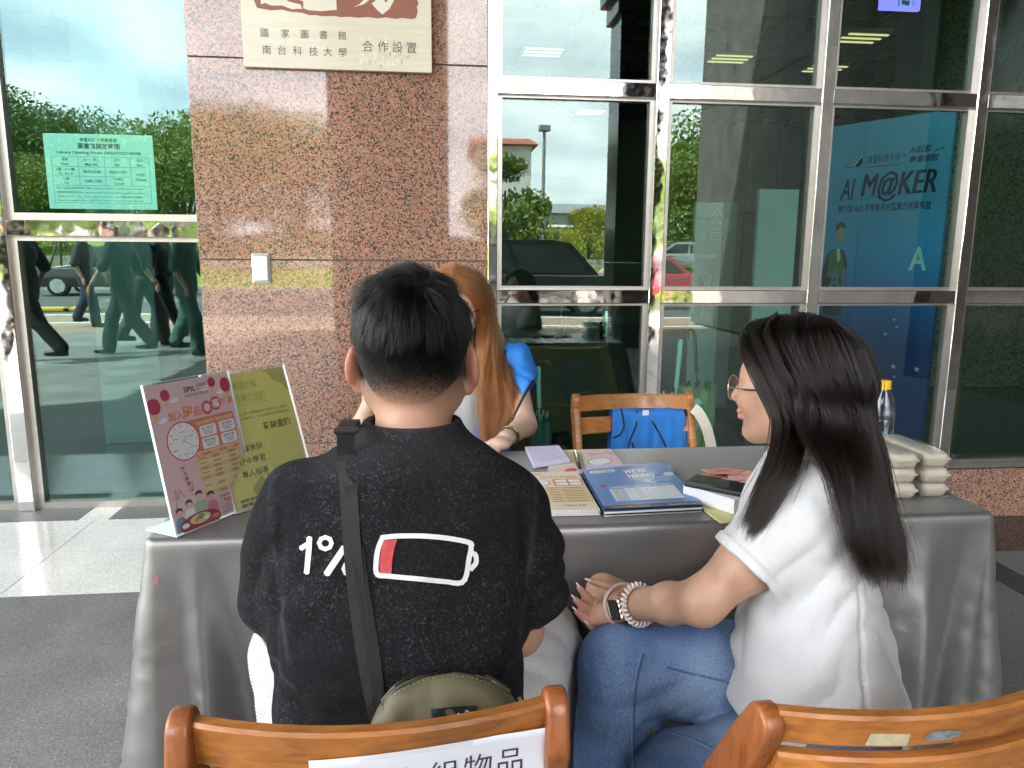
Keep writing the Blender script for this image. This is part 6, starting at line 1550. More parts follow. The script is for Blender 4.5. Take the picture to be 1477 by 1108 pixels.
o, vv_, nu_ = drape_cloth('cloth', vr, (vx0, vx1), vzt + .005, .46, 2.612, VEST, seed=2, slant=.05); o.location = -Vector(vr.location)
mb = MB()   # top fold over the rail
mb.add([(vx0, 2.600, vzt + .003), (vx1, 2.600, vzt + .003), (vx1, 2.66, vzt), (vx0, 2.66, vzt), (vx0, 2.675, .55), (vx1, 2.675, .55)], [(0, 1, 2, 3), (3, 2, 5, 4)]); o = mb.build('back_fold', VEST, vr); o.location = -Vector(vr.location)
mb = MB()
def vp(i, j): return Vector(vv_[j * (nu_ + 1) + i]) + Vector((0, -.004, 0))
mb.tube([vp(5, 0), vp(6, 3), vp(7, 7), vp(5, 10), vp(1, 11)], .0035, 6); mb.tube([vp(15, 0), vp(14, 6), vp(11, 12), vp(9, 18)], .0035, 6); mb.tube([vp(12, 13), vp(14, 18), vp(16, 26)], .0035, 6); mb.tube([vp(20, 0), vp(25, 6), vp(30, 13), vp(34, 20), vp(37, 28)], .0035, 6)
o = mb.build('piping', PIPE, vr); o.location = -Vector(vr.location)
mb = MB(); q = vp(20, 1); mb.box(q.x - .012, q.x + .012, q.y - .003, q.y, q.z - .02, q.z + .012, .001); o = mb.build('label', WH, vr); o.location = -Vector(vr.location)
bg = empty('tote_bag', (.92, 2.62, .7), label='cream tote bag hanging by its strap from the far chair', cat='bag')
mb = MB(); pts = [oy(1000, 589, 2.585), oy(1008, 596, 2.57), oy(1017, 612, 2.56), oy(1023, 632, 2.56), oy(1026, 650, 2.56), oy(1026, 690, 2.56)]
ribbon(mb, catmull(pts, 20), [(-.2, -1, .1)] * 20, .038, .002); o = mb.build('strap', mat('canvas_cream', (.62, .58, .48), .85, bump=.2, bscale=400), bg); o.location = -Vector(bg.location)
mb = MB(); x0, x1 = oy(990, 650, 2.58).x, oy(1012, 650, 2.58).x; mb.box(x0 - .10, x1 + .03, 2.60, 2.64, .25, .585, .01); o = mb.build('bag_body', MATS['canvas_cream'], bg); o.location = -Vector(bg.location)

# ---- umbrella rack inside the glass with umbrellas and a black bundle
TEALM = mat('teal_metal', (.45, .66, .62), .4)
rk = empty('umbrella_rack', (1.0, 3.72, 0), label='pale metal umbrella rack standing just inside the glass', cat='umbrella rack')
RX0, RX1 = .42, 1.56
mb = MB()
for y in (3.56, 3.66, 3.76, 3.86): mb.tube([(RX0, y, .21), (RX1, y, .21)], .009)
o = mb.build('top_rail', TEALM, rk); o.location = -Vector(rk.location)
for k in range(8):
    x = RX0 + (RX1 - RX0) * k / 7; mb = MB(); mb.tube([(x, 3.56, .21), (x, 3.86, .21)], .006); o = mb.build('cross_bar', TEALM, rk); o.location = -Vector(rk.location)
for x in (RX0, RX1):
    for y in (3.56, 3.86): mb = MB(); mb.tube([(x, y, 0), (x, y, .21)], .011); o = mb.build('leg', TEALM, rk); o.location = -Vector(rk.location)
mb = MB(); mb.box(RX0, RX1, 3.56, 3.86, .02, .035); o = mb.build('drip_tray', TEALM, rk); o.location = -Vector(rk.location)
def umbrella(loc, tilt, h, body_m, handle_m, label, hook=False, rad=.075, flare=1.0, h0=.05):
    r = empty('umbrella', loc, label=label, cat='umbrella', group='umbrellas in the rack'); r.rotation_euler = tilt
    n = 28; vs, fs = [], []; zs_ = np.linspace(h0, h * .62, 12)
    for j, z in enumerate(zs_):
        t = j / 11; rr = (.012 + rad * (t ** .8) * (1 - .25 * t * t * (2 - flare)))
        for k in range(n):
            a = 2 * math.pi * k / n; w = 1 + .38 * t * math.sin(8 * a + 1.5 * t) + .12 * math.sin(19 * a + 9 * t)
            vs.append((rr * w * math.cos(a + .8 * t), rr * w * math.sin(a + .8 * t), z + (.02 * math.sin(8 * a) if j == 11 else 0)))
    for j in range(11):
        for k in range(n): fs.append((j * n + k, j * n + (k + 1) % n, (j + 1) * n + (k + 1) % n, (j + 1) * n + k))
    o = bpy.data.objects.new('canopy', mesh_from('canopy', vs, fs, body_m, smooth=True)); link(o, r)
    mb = MB(); mb.tube([(0, 0, 0), (0, 0, h * .78)], .005, 8); mb.build('shaft', handle_m, r)
    for k in range(8):
        a = 2 * math.pi * k / 8; q = (rad * .75 * math.cos(a), rad * .75 * math.sin(a), h * .62); mb = MB(); mb.tube([q, (q[0] * 1.08, q[1] * 1.08, q[2] + .03)], [.004, .006], 6); mb.build('rib_tip', handle_m, r)
    mb = MB()
    if hook:
        pts = [(0, 0, h * .70), (0, 0, h * .93)] + [(.03 - .03 * math.cos(t), 0, h * .93 + .035 * math.sin(t)) for t in np.linspace(.3, math.pi, 8)] + [(.06, 0, h * .90)]
        mb.tube(pts, .010, 10)
    else: mb.tube([(0, 0, h * .70), (0, 0, h * .985), (0, 0, h)], [.012, .013, .008], 12)
    mb.build('handle', handle_m, r)
CLEAR = mat('umbrella_clear', (.86, .92, .90), .2, alpha=.9, coat=.6); OLIVE = mat('umbrella_olive', (.30, .33, .17), .6, noise=.3, nscale=14); BLKU = mat('umbrella_black', (.012, .012, .013), .55); TGR = mat('umbrella_green', (.10, .22, .19), .4)
umbrella((1.235, 3.70, .03), (.05, .02, .4), .85, CLEAR, TEALM, 'clear folded umbrella with a straight pale handle in the rack', rad=.115, flare=1.6)
umbrella((1.48, 3.80, .03), (-.05, .10, 1.9), .92, OLIVE, BLKU, 'olive green folded umbrella with a black hooked handle in the rack', hook=True, rad=.085, flare=1.3)
umbrella((.56, 3.72, .03), (.02, -.10, .9), .72, TGR, TEALM, 'dark green folded umbrella at the left end of the rack', rad=.055)
bb = SDF((.5, 3.5, .15), (.85, 3.9, .5), .008)
for k in range(7): g_ = random.Random(k); bb.ell((.665 + g_.uniform(-.03, .03), 3.70 + g_.uniform(-.03, .03), .30 + g_.uniform(-.04, .05)), (.06, .06, .06), k=.015)
o = bb.build('folded_umbrella', BLKU, disp=lambda V, N: .012 * fnoise(V * 28, 3)); tag(o, 'crumpled black folded umbrella lying on top of the rack', 'umbrella', 'umbrellas in the rack')
# ---- corner of an A-board at the right edge
ab = empty('floor_sign', oz(1495, 750, 0), -.5, label='black framed white floor sign cut off by the right edge', cat='sign')
for s in (0, 1):
    ab_m = MB(); ab_m.T = Matrix.Translation((0, .10 if s == 0 else .30, 0)) @ Matrix.Rotation(-.26 if s == 0 else .26, 4, 'X')
    ab_m.box(-.02, .42, -.012, .012, .012, .55, .004); ab_m.build('panel', BLK, ab)
    m2 = MB(); m2.T = ab_m.T; m2.box(.01, .39, -.0135, .0135, .05, .52); m2.build('sheet', PAPER, ab)
# ================================================================== people
def skin_mat(name, col, pink, attr=False):
    m, n, l, b, o = new_mat(name)
    tc = n.new('ShaderNodeTexCoord'); t = n.new('ShaderNodeTexNoise'); t.inputs['Scale'].default_value = 22; t.inputs['Detail'].default_value = 6; l.new(tc.outputs['Object'], t.inputs['Vector'])
    r = ramp(n, [(0.28, (col[0] * .84, col[1] * .78, col[2] * .76)), (0.5, col), (0.72, tuple(min(1, c * 1.10) for c in col))]); l.new(t.outputs['Fac'], r.inputs[0]); last = r.outputs[0]
    def mixattr(nm, color, last):
        a = n.new('ShaderNodeAttribute'); a.attribute_name = nm; mx = n.new('ShaderNodeMix'); mx.data_type = 'RGBA'; mx.inputs['B'].default_value = (*color, 1)
        l.new(a.outputs['Fac'], mx.inputs['Factor']); l.new(last, mx.inputs['A']); return mx.outputs['Result']
    last = mixattr('flush', pink, last)
    if attr: last = mixattr('scalp', (.022, .020, .020), last)
    l.new(last, b.inputs['Base Color']); seti(b, rough=.48, sss=.12)
    b.inputs['Subsurface Radius'].default_value = (1.0, .35, .2); b.inputs['Subsurface Scale'].default_value = .006
    t2 = n.new('ShaderNodeTexNoise'); t2.inputs['Scale'].default_value = 420; l.new(tc.outputs['Object'], t2.inputs['Vector'])
    bp = n.new('ShaderNodeBump'); bp.inputs['Strength'].default_value = .28; bp.inputs['Distance'].default_value = .001; l.new(t2.outputs['Fac'], bp.inputs['Height']); l.new(bp.outputs[0], b.inputs['Normal'])
    MATS[name] = m; return m
def vattr(o, name, fn):
    me = o.data; V = np.empty(len(me.vertices) * 3); me.vertices.foreach_get('co', V); V = V.reshape(-1, 3)
    a = me.attributes.new(name, 'FLOAT', 'POINT'); a.data.foreach_set('value', np.clip(fn(V), 0, 1).astype(np.float32))
SKIN_M = skin_mat('skin_man', (.42, .235, .145), (.42, .15, .105), True); SKIN_W = skin_mat('skin_woman', (.47, .275, .185), (.50, .19, .15)); SKIN_S = skin_mat('skin_staff', (.60, .40, .31), (.58, .26, .21))
def blob(V, c, r): return np.exp(-np.sum((V - np.array(c)) ** 2, axis=1) / r**2)
class Head:
    def __init__(s, c, az, tilt=0.0):
        s.c = np.array(c, float); f = np.array([math.cos(az), math.sin(az), 0]); u = np.array([0, 0, 1.0]); l_ = np.cross(u, f)
        s.f = f * math.cos(tilt) - u * math.sin(tilt); s.u = u * math.cos(tilt) + f * math.sin(tilt); s.l = l_
        s.R = np.stack([s.f, s.l, s.u], 1)
    def __call__(s, a, b=None, c=None):
        q = np.array([a, b, c], float) if b is not None else np.array(a, float); return s.c + s.R @ q
    def local(s, V): return (V - s.c) @ s.R
def head_sdf(S, H, female=True, ears=True, big=1.0):
    k = big
    S.ell(H(-.010, 0, .010), (.096 * k, .077 * k, .100 * k), H.R, .01)
    S.ell(H(.030, 0, -.030), (.062 * k, .061 * k, .084 * k), H.R, .03)
    for sd in (-1, 1):
        S.cap(H(.000, sd * .050, -.062), H(.062, sd * .016, -.099), .020, .015, .03)
        S.ell(H(.055, sd * .040, -.030), (.026, .022, .026), H.R, .025)       # cheek
        S.cap(H(.079, sd * .012, .012), H(.068, sd * .045, .010), .009, .008, .012)
        if ears:
            ea = H.R @ np.array(Matrix.Rotation(-sd * .45, 3, 'Z'))
            S.ell(H(-.004, sd * .080, -.012), (.020, .0075, .033), ea, .006); S.ell(H(-.008, sd * .078, -.036), (.010, .007, .012), ea, .006)
            S.ell(H(.004, sd * .086, -.010), (.011, .006, .020), ea, .004, 'sub')
    S.ell(H(.072, 0, -.100), (.016, .020, .014), H.R, .02)
    for sd in (-1, 1): S.ell(H(.093, sd * .032, -.012), (.013, .017, .010), H.R, .012, 'sub')
    S.cap(H(.089, 0, .004), H(.106, 0, -.036), .0065, .0095, .010); S.ell(H(.107, 0, -.038), (.009, .010, .0085), H.R, .006)
    for sd in (-1, 1): S.ell(H(.096, sd * .0125, -.041), (.009, .006, .007), H.R, .005)
    S.ell(H(.091, 0, -.052), (.008, .018, .008), H.R, .010)
    S.ell(H(.0945, 0, -.0625), (.0085, .021, .0055), H.R, .0035); S.ell(H(.0925, 0, -.0735), (.009, .018, .0065), H.R, .0035)
    S.cap(H(.102, -.02, -.068), H(.102, .02, -.068), .0016, .0016, .002, 'sub')
def eyes(H, root, iris=(.03, .018, .012)):
    EW = mat('eye_white', (.75, .73, .70), .15, coat=1.0); EI = mat('eye_iris', iris, .1, coat=1.0)
    for sd in (-1, 1):
        bm = bmesh.new(); bmesh.ops.create_uvsphere(bm, u_segments=20, v_segments=14, radius=.0118); mb = MB(); c = H(.0765, sd * .031, -.012)
        for v in bm.verts:
            q = np.array(v.co); v.co = (H.R @ q + c).tolist()
        fc = [(max(0, (np.array(f.calc_center_median()) - c) @ H.f / .0118)) for f in bm.faces]
        mb.bm(bm, True); mb.m = [1 if q > .86 else 0 for q in fc]; mb.build('eye', [EW, EI], root)
        mb = MB(); mb.tube([H(.082 - .006 * abs(t) ** 2, sd * (.031 + .017 * t), .012 + .004 * (1 - t * t)) for t in np.linspace(-1, 1, 9)], [.001, .002, .0024, .0026, .0026, .0024, .002, .0016, .001], 6); mb.build('eyebrow', HAIRB, root)
        mb = MB(); mb.tube([H(.0905 - .008 * abs(t) ** 2, sd * (.031 + .014 * t), -.0065 - .004 * t * t) for t in np.linspace(-1, 1, 9)], .0011, 5); mb.build('eyelash', HAIRB, root)
def finger(S, p0, d0, n0, lens, r0, curl, k=.004):
    """chain of three phalanges from p0 along d0, curling about the axis d0 x n0"""
    d = np.array(d0, float); d /= np.linalg.norm(d); ax = np.cross(d, np.array(n0, float)); ax /= np.linalg.norm(ax); p = np.array(p0, float); r = r0
    for L, c in zip(lens, curl):
        d = rot_axis(ax, c) @ d; q = p + d * L; S.cap(p, q, r, r * .90, k); p, r = q, r * .90
    return p, d
def world_ray_drape(target_bvh, off=.0012):
    E = Vector(EYE.tolist())
    def fn(px, py, h):
        d = Vector(ray(px, py).tolist()).normalized(); hit = target_bvh.ray_cast(E, d)
        if hit[0] is None: return oy(px, py, .93)
        n = hit[1] if hit[1].dot(d) < 0 else -hit[1]
        return hit[0] + n * (off + h)
    return fn

# ------------------------------------------------------------------ man in the black T-shirt (seen from behind)
man = empty('person', (-.05, 1.0, 0), label='man in a washed black T-shirt with a low battery print, seen from behind', cat='person')
HM = Head((-.028, 1.055, 1.163), math.radians(84), .10)
B = SDF((-.48, .80, -.02), (.42, 1.62, 1.32), .0042)
head_sdf(B, HM, ears=False, big=.93)
for sd in (-1, 1):
    ea = HM.R @ np.array(Matrix.Rotation(-sd * .62, 3, 'Z')) @ np.array(Matrix.Rotation(sd * .16, 3, 'X'))
    c = HM(-.004, sd * .0815, -.018)
    B.ell(c, (.020, .0085, .034), ea, .005); B.ell(HM(.004, sd * .078, -.050), (.010, .008, .013), ea, .006); B.ell(HM(.012, sd * .078, -.015), (.012, .014, .022), HM.R, .008)
    B.ell(c + HM.f * .010 + HM.l * sd * .006, (.012, .007, .024), ea, .003, 'sub')
B.loft([(.96, -.030, 1.030, .085, .055), (1.02, -.030, 1.018, .062, .058), (1.06, -.029, 1.022, .054, .056), (1.10, -.028, 1.038, .0515, .055), (1.15, -.028, 1.05, .052, .056)], k=.018)
B.loft([(.50, -.05, 1.02, .16, .10), (.75, -.055, 1.035, .14, .080), (.92, -.04, 1.05, .14, .065), (.985, -.035, 1.035, .11, .048), (1.02, -.032, 1.02, .065, .045)], k=.02)
SHL, SHR = np.array((-.185, 1.04, .935)), np.array((.100, 1.04, .925)); ELL, ELR = np.array((-.232, 1.12, .715)), np.array((.128, 1.085, .712)); WRL, WRR = np.array((-.11, 1.33, .655)), np.array((.035, 1.33, .665))
for a, e, w in ((SHL, ELL, WRL), (SHR, ELR, WRR)):
    B.chain([a, e], [.050, .041], .02); B.cap(e, e * .55 + w * .45, .041, .040, .012); B.cap(e * .55 + w * .45, w, .040, .027, .012)
    d = (w - e) / np.linalg.norm(w - e); hc = w + d * .045; sd = -1 if a is SHL else 1
    B.ell(hc, (.045, .036, .017), None, .012)
    lat = np.array([1.0, 0, 0]) if abs(d[0]) < .9 else np.array([0, 1.0, 0])
    for k in range(4): finger(B, hc + d * .03 + np.array([(-.026 + .017 * k), 0, 0]), d, (0, 0, 1), (.034 - .003 * abs(k - 1.5), .024, .018), .0088, (-.3, -.5, -.4))
    finger(B, hc + np.array([-sd * .03, -.01, 0]), d + np.array([-sd * .6, 0, 0]), (0, 0, 1), (.032, .028), .010, (-.2, -.3))
for hx, kx in ((-.135, -.275), (.045, .205)):
    B.chain([(hx, 1.00, .53), (kx, 1.37, .51), (kx, 1.35, .09)], [.075, .055, .040], .02); B.cap((kx, 1.33, .05), (kx, 1.50, .035), .042, .035, .02)
mb_body = B.build('body', SKIN_M, man); local(mb_body, man)
HL = lambda V: HM.local(V)
def scalp_fn(V):
    q = HL(V); z = q[:, 2]; back = q[:, 0]
    lim = -.086 + .9 * np.clip(back - .0, 0, .2)          # hairline rises towards the temples
    v = np.clip((z - lim) / .060, 0, 1) ** 1.3
    face = np.clip((.83 * q[:, 0] - .35 * q[:, 2] - .035) / .01, 0, 1)
    ear = np.clip((np.abs(q[:, 1]) - .0735) / .004, 0, 1) * (q[:, 2] < .03)
    return v * (1 - face) * (1 - ear) * (q[:, 2] > -.1)
vattr(mb_body, 'scalp', scalp_fn)
def flush_m(V):
    q = HL(V); ear = np.clip((np.abs(q[:, 1]) - .076) / .006, 0, 1) * (np.abs(q[:, 2] + .02) < .05); return ear * .75 + .25 * blob(V, HM(-.06, 0, -.085), .035)
vattr(mb_body, 'flush', flush_m)
eyes(HM, man)
for c_ in man.children:
    if c_.name.startswith(('eye',)): local(c_, man)
# hair: long top layer fanning from the whorl, clipped sides fading into the nape
HAIRM = hair_mat('hair_strand_black', (.006, .0057, .0056), .28, 1.30)
g = np.random.default_rng(11)
def ell_pt(d): return d / np.sqrt((d[0] / .096) ** 2 + (d[1] / .070) ** 2 + (d[2] / .100) ** 2)
whorl = np.array([-.062, -.006, .088]); ctr = np.array([-.010, 0, .010])
top_, k_top = [], 11
locks = [(lambda d: d / np.linalg.norm(d))(np.array([g.normal(), g.normal(), g.normal()])) for _ in range(420)]
lockdev = g.normal(0, 1, (420, 3)) * .34; LK = np.array(locks)
N_T = 15000; cnt = 0
while cnt < N_T:
    d = g.normal(size=3); d /= np.linalg.norm(d); p_ = ctr + ell_pt(d)
    if p_[2] < .012 + .03 * g.random() or (.83 * p_[0] - .35 * p_[2] > .038): continue
    nrm = (p_ - ctr) / np.array([.096, .070, .100]) ** 2; nrm /= np.linalg.norm(nrm)
    li = int(np.argmax(LK @ d)); w = p_ - whorl; w = w - nrm * (w @ nrm); wl = np.linalg.norm(w); t_ = w / max(wl, 1e-4)
    t_ = t_ + lockdev[li] * 1.0 + g.normal(0, .13, 3); t_ = t_ - nrm * (t_ @ nrm); t_ /= np.linalg.norm(t_)
    lowf = np.clip((p_[2] - .012) / .045, 0, 1)
    L = (.020 + .030 * lowf) * (0.7 + .5 * g.random()); lift = .20 + .16 * lowf * np.clip((p_[2] - .04) / .04, 0, 1) + .24 * lowf * math.exp(-(wl / .06) ** 2) + .16 * g.random() + .26 * lockdev[li][0]
    pts = [p_]; pp = p_.copy(); dirv = t_ * (1 - lift * .4) + nrm * lift; dirv /= np.linalg.norm(dirv)
    for s_ in range(k_top - 1):
        pp = pp + dirv * (L / (k_top - 1)); dirv = dirv + np.array([0, 0, -.12]) - nrm * .06; dirv /= np.linalg.norm(dirv)
        e = pp - ctr; q = math.sqrt((e[0] / .098) ** 2 + (e[1] / .072) ** 2 + (e[2] / .102) ** 2)
        if q < 1.0: pp = ctr + e / q; n2 = (pp - ctr) / np.array([.098, .072, .102]) ** 2; n2 /= np.linalg.norm(n2); dirv = dirv - n2 * min(0, dirv @ n2); dirv /= np.linalg.norm(dirv)
        pts.append(pp.copy())
    top_.append([HM(*q) for q in pts]); cnt += 1
hr = strands('hair', np.array(top_), .00042, HAIRM, man, taper=.12); local(hr, man)
st_ = []
while len(st_) < 24000:
    d = g.normal(size=3); d /= np.linalg.norm(d); p_ = ctr + ell_pt(d)
    if p_[2] > .035 or p_[2] < -.068 or (.83 * p_[0] - .35 * p_[2] > .03): continue
    lim = -.070 + .9 * max(0, p_[0]); f = (p_[2] - lim) / .085
    if f < 0 or g.random() > .15 + 1.2 * f: continue
    if abs(p_[1]) > .066 and p_[2] < -.0 and p_[0] > -.03 and p_[0] < .02: continue
    nrm = (p_ - ctr) / np.array([.096, .070, .100]) ** 2; nrm /= np.linalg.norm(nrm); L = .0012 + .013 * max(0, f - .15) ** 1.3
    dv = nrm * .75 + np.array([0, 0, -.6]) + g.normal(0, .15, 3); dv -= nrm * min(0, dv @ nrm); dv /= np.linalg.norm(dv)
    q1 = p_ + dv * L * .5; dv2 = dv + np.array([0, 0, -.4]); dv2 -= nrm * min(0, dv2 @ nrm - .1); dv2 /= np.linalg.norm(dv2); st_.append([HM(*p_), HM(*q1), HM(*(q1 + dv2 * L * .5))])
hs = strands('hair_fade', np.array(st_), .00021, HAIRM, man, taper=.4); local(hs, man)
hc = SDF(HM.c - .13, HM.c + .14, .004); hc.ell(HM(*ctr), (.0995, .0735, .1035), HM.R, 0); hc.plane(HM(0, 0, .018), -HM.u); hc.plane(HM(.040, 0, .0), HM.f * .83 - HM.u * .35)
o = hc.build('hair_base', mat('hair_base_black', (.006, .006, .006), .9, spec=.1), man); local(o, man)
# T-shirt
def acid(name):
    m, n, l, b, o = new_mat(name); tc = n.new('ShaderNodeTexCoord')
    def nz(s, d, r=.5):
        t = n.new('ShaderNodeTexNoise'); t.inputs['Scale'].default_value = s; t.inputs['Detail'].default_value = d; t.inputs['Roughness'].default_value = r; l.new(tc.outputs['Object'], t.inputs['Vector']); return t
    a, bb_, c = nz(260, 6, .75), nz(9, 5), nz(70, 5, .7)
    r1_ = ramp(n, [(.50, (0, 0, 0)), (.69, (1, 1, 1))]); l.new(a.outputs['Fac'], r1_.inputs[0])
    r2_ = ramp(n, [(.35, (.25, .25, .25)), (.68, (1, 1, 1))]); l.new(bb_.outputs['Fac'], r2_.inputs[0])
    r3_ = ramp(n, [(.42, (.3, .3, .3)), (.62, (1, 1, 1))]); l.new(c.outputs['Fac'], r3_.inputs[0])
    mu = n.new('ShaderNodeMath'); mu.operation = 'MULTIPLY'; l.new(r1_.outputs[0], mu.inputs[0]); l.new(r2_.outputs[0], mu.inputs[1]); mu2 = n.new('ShaderNodeMath'); mu2.operation = 'MULTIPLY'; l.new(mu.outputs[0], mu2.inputs[0]); l.new(r3_.outputs[0], mu2.inputs[1])
    at = n.new('ShaderNodeAttribute'); at.attribute_name = 'wear'; ad = n.new('ShaderNodeMath'); ad.operation = 'MULTIPLY_ADD'; ad.inputs[1].default_value = .55; l.new(at.outputs['Fac'], ad.inputs[0]); l.new(mu2.outputs[0], ad.inputs[2]); ad.use_clamp = True
    mx = n.new('ShaderNodeMix'); mx.data_type = 'RGBA'; mx.inputs['A'].default_value = (.0105, .0105, .012, 1); mx.inputs['B'].default_value = (.10, .10, .108, 1); l.new(ad.outputs[0], mx.inputs['Factor']); l.new(mx.outputs['Result'], b.inputs['Base Color'])
    f = nz(900, 2); bp = n.new('ShaderNodeBump'); bp.inputs['Strength'].default_value = .25; bp.inputs['Distance'].default_value = .001; l.new(f.outputs['Fac'], bp.inputs['Height']); l.new(bp.outputs[0], b.inputs['Normal'])
    seti(b, rough=.95, spec=.12); MATS[name] = m; return m
ACID = acid('acid_wash')
T = SDF((-.40, .82, .42), (.32, 1.28, 1.12), .0042)
T.loft([(.44, -.050, 1.015, .190, .125), (.60, -.052, 1.015, .186, .115), (.72, -.055, 1.020, .183, .112), (.82, -.050, 1.030, .188, .112), (.90, -.045, 1.035, .196, .110), (.955, -.041, 1.030, .186, .098), (.995, -.036, 1.025, .150, .082), (1.025, -.033, 1.020, .118, .072), (1.047, -.031, 1.018, .086, .068), (1.060, -.030, 1.018, .074, .066), (1.072, -.030, 1.02, .068, .062)], k=.012, p=2.25)
sL0, sL1 = np.array((-.184, 1.035, .945)), np.array((-.228, 1.085, .785)); sR0, sR1 = np.array((.098, 1.035, .935)), np.array((.138, 1.075, .772))
dl, dr_ = (sL1 - sL0) / np.linalg.norm(sL1 - sL0), (sR1 - sR0) / np.linalg.norm(sR1 - sR0)
hl, hrn = dl + np.array([.14, 0, 0]), dr_ + np.array([-.10, 0, 0])
for p0, p1, dd, hh_, bx in ((sL0, sL1, dl, hl, -.008), (sR0, sR1, dr_, hrn, .008)):
    S2 = T.like(); S2.chain([p0, (p0 + p1) / 2 + [bx, 0, 0], p1 + dd * .03], [.066, .064, .067], .01); S2.plane(p1 + dd * .012, hh_, .004)
    S2.cap(p1 - dd * .03, p1 + dd * .06, .057, .060, .003, 'sub'); T.merge(S2, .022)
T.loft([(1.03, -.030, 1.02, .050, .050), (1.09, -.030, 1.022, .060, .057)], k=.004, op='sub')
def shirt_disp(V, N):
    d = .0055 * fnoise(V * 9 + 2, 3) * np.clip((1.045 - V[:, 2]) / .05, 0, 1)
    lowk = np.clip((.80 - V[:, 2]) / .2, 0, 1)
    d += folds(V, (.35, 0, 1), 38, .0055, .5, 3) * lowk
    for c, dirn, fr, am, rr in (((-.215, 1.0, .845), (.8, 0, -.6), 60, .006, .10), ((.125, .97, .84), (-.75, 0, -.66), 60, .007, .11), ((-.24, 1.05, .79), (.3, 0, 1), 75, .004, .09), ((.175, 1.05, .77), (-.3, 0, 1), 75, .004, .09), ((-.03, .93, .66), (0, 0, 1), 55, .004, .16)):
        d += folds(V, dirn, fr, am, .35, c[0] * 10) * blob(V, c, rr)
    for x, s_ in ((-.212, 1), (.132, -1)):     # armhole seams and creases under the arm
        u = V[:, 0] - x - s_ * .10 * (V[:, 2] - .86); d -= .006 * np.exp(-(u / .008) ** 2) * np.clip((1.0 - V[:, 2]) / .1, 0, 1) * np.clip((V[:, 2] - .55) / .15, 0, 1) * (V[:, 1] < 1.05)
    return d
sh = T.build('t_shirt', ACID, man, disp=shirt_disp)
def wear(V):
    w = .9 * np.exp(-(((V - (sL1 + dl * .010)) @ (hl / np.linalg.norm(hl))) / .004) ** 2) * (V[:, 0] < -.19) + .9 * np.exp(-(((V - (sR1 + dr_ * .010)) @ (hrn / np.linalg.norm(hrn))) / .004) ** 2) * (V[:, 0] > .10)
    w += .45 * np.exp(-((V[:, 0] + .212 + .10 * (V[:, 2] - .86)) / .004) ** 2) * (V[:, 2] > .75) + .45 * np.exp(-((V[:, 0] - .132 - .10 * (V[:, 2] - .86)) / .004) ** 2) * (V[:, 2] > .75)
    return w * (.5 + .5 * fnoise(V * 60, 2)) + .22 * np.clip((V[:, 2] - .99) / .05, 0, 1)
vattr(sh, 'wear', wear)
sh_b = bvh_of(sh); local(sh, man)
# ribbed collar
cm = MB(); n = 60; prof = [(.0, .0), (.0035, .004), (.004, .012), (.0025, .019), (-.001, .021), (-.003, .016), (-.003, .004)]; vs, fs = [], []
for i in range(n):
    a = 2 * math.pi * i / n; bx, by = .068 * math.cos(a), .063 * math.sin(a)
    for r_, z_ in prof: vs.append((-.030 + bx * (1 + (r_ - .18 * z_) / .066), 1.019 + by * (1 + (r_ - .18 * z_) / .066), 1.052 + z_ - .010 * max(0, math.sin(a))))
kk = len(prof)
for i in range(n):
    for j in range(kk): fs.append((i * kk + j, ((i + 1) % n) * kk + j, ((i + 1) % n) * kk + (j + 1) % kk, i * kk + (j + 1) % kk))
cm.add(vs, fs, True); col_o = cm.build('collar', ACID, sh); vattr(col_o, 'wear', lambda V: .42 + .75 * (V[:, 2] < 1.0575) * (.5 + .5 * fnoise(V * 90, 2)))
# trousers
WHP = mat('white_rib', (.54, .55, .57), .85, noise=.06, nscale=12)
m = WHP; n_, l_ = m.node_tree.nodes, m.node_tree.links; bs_ = n_['Principled BSDF']; tc = n_.new('ShaderNodeTexCoord'); wv_ = n_.new('ShaderNodeTexWave'); wv_.inputs['Scale'].default_value = 95; wv_.inputs['Distortion'].default_value = .6; wv_.bands_direction = 'DIAGONAL'; l_.new(tc.outputs['Object'], wv_.inputs['Vector']); bp = n_.new('ShaderNodeBump'); bp.inputs['Strength'].default_value = .6; bp.inputs['Distance'].default_value = .003; l_.new(wv_.outputs['Fac'], bp.inputs['Height']); l_.new(bp.outputs[0], bs_.inputs['Normal'])
P_ = SDF((-.42, .84, .06), (.36, 1.50, .72), .006)
P_.loft([(.44, -.05, 1.0, .17, .12), (.60, -.05, 1.01, .165, .115)], k=.03)
for hx, kx in ((-.145, -.275), (.055, .205)): P_.chain([(hx, 1.03, .535), ((hx + kx) / 2 - .0, 1.20, .55), (kx, 1.37, .525), (kx, 1.34, .12)], [.095, .092, .082, .075], .03)
o = P_.build('trousers', WHP, man, disp=lambda V, N: .005 * fnoise(V * 12, 2) + folds(V, (.3, 1, .3), 40, .004, .5, 1)); local(o, man)
for kx in (-.275, .205):
    mb = MB(); mb.tube([(kx, 1.26, .045), (kx, 1.36, .05), (kx, 1.48, .035)], [.045, .048, .035], 12); o = mb.build('shoe', C_WHT, man); local(o, man)
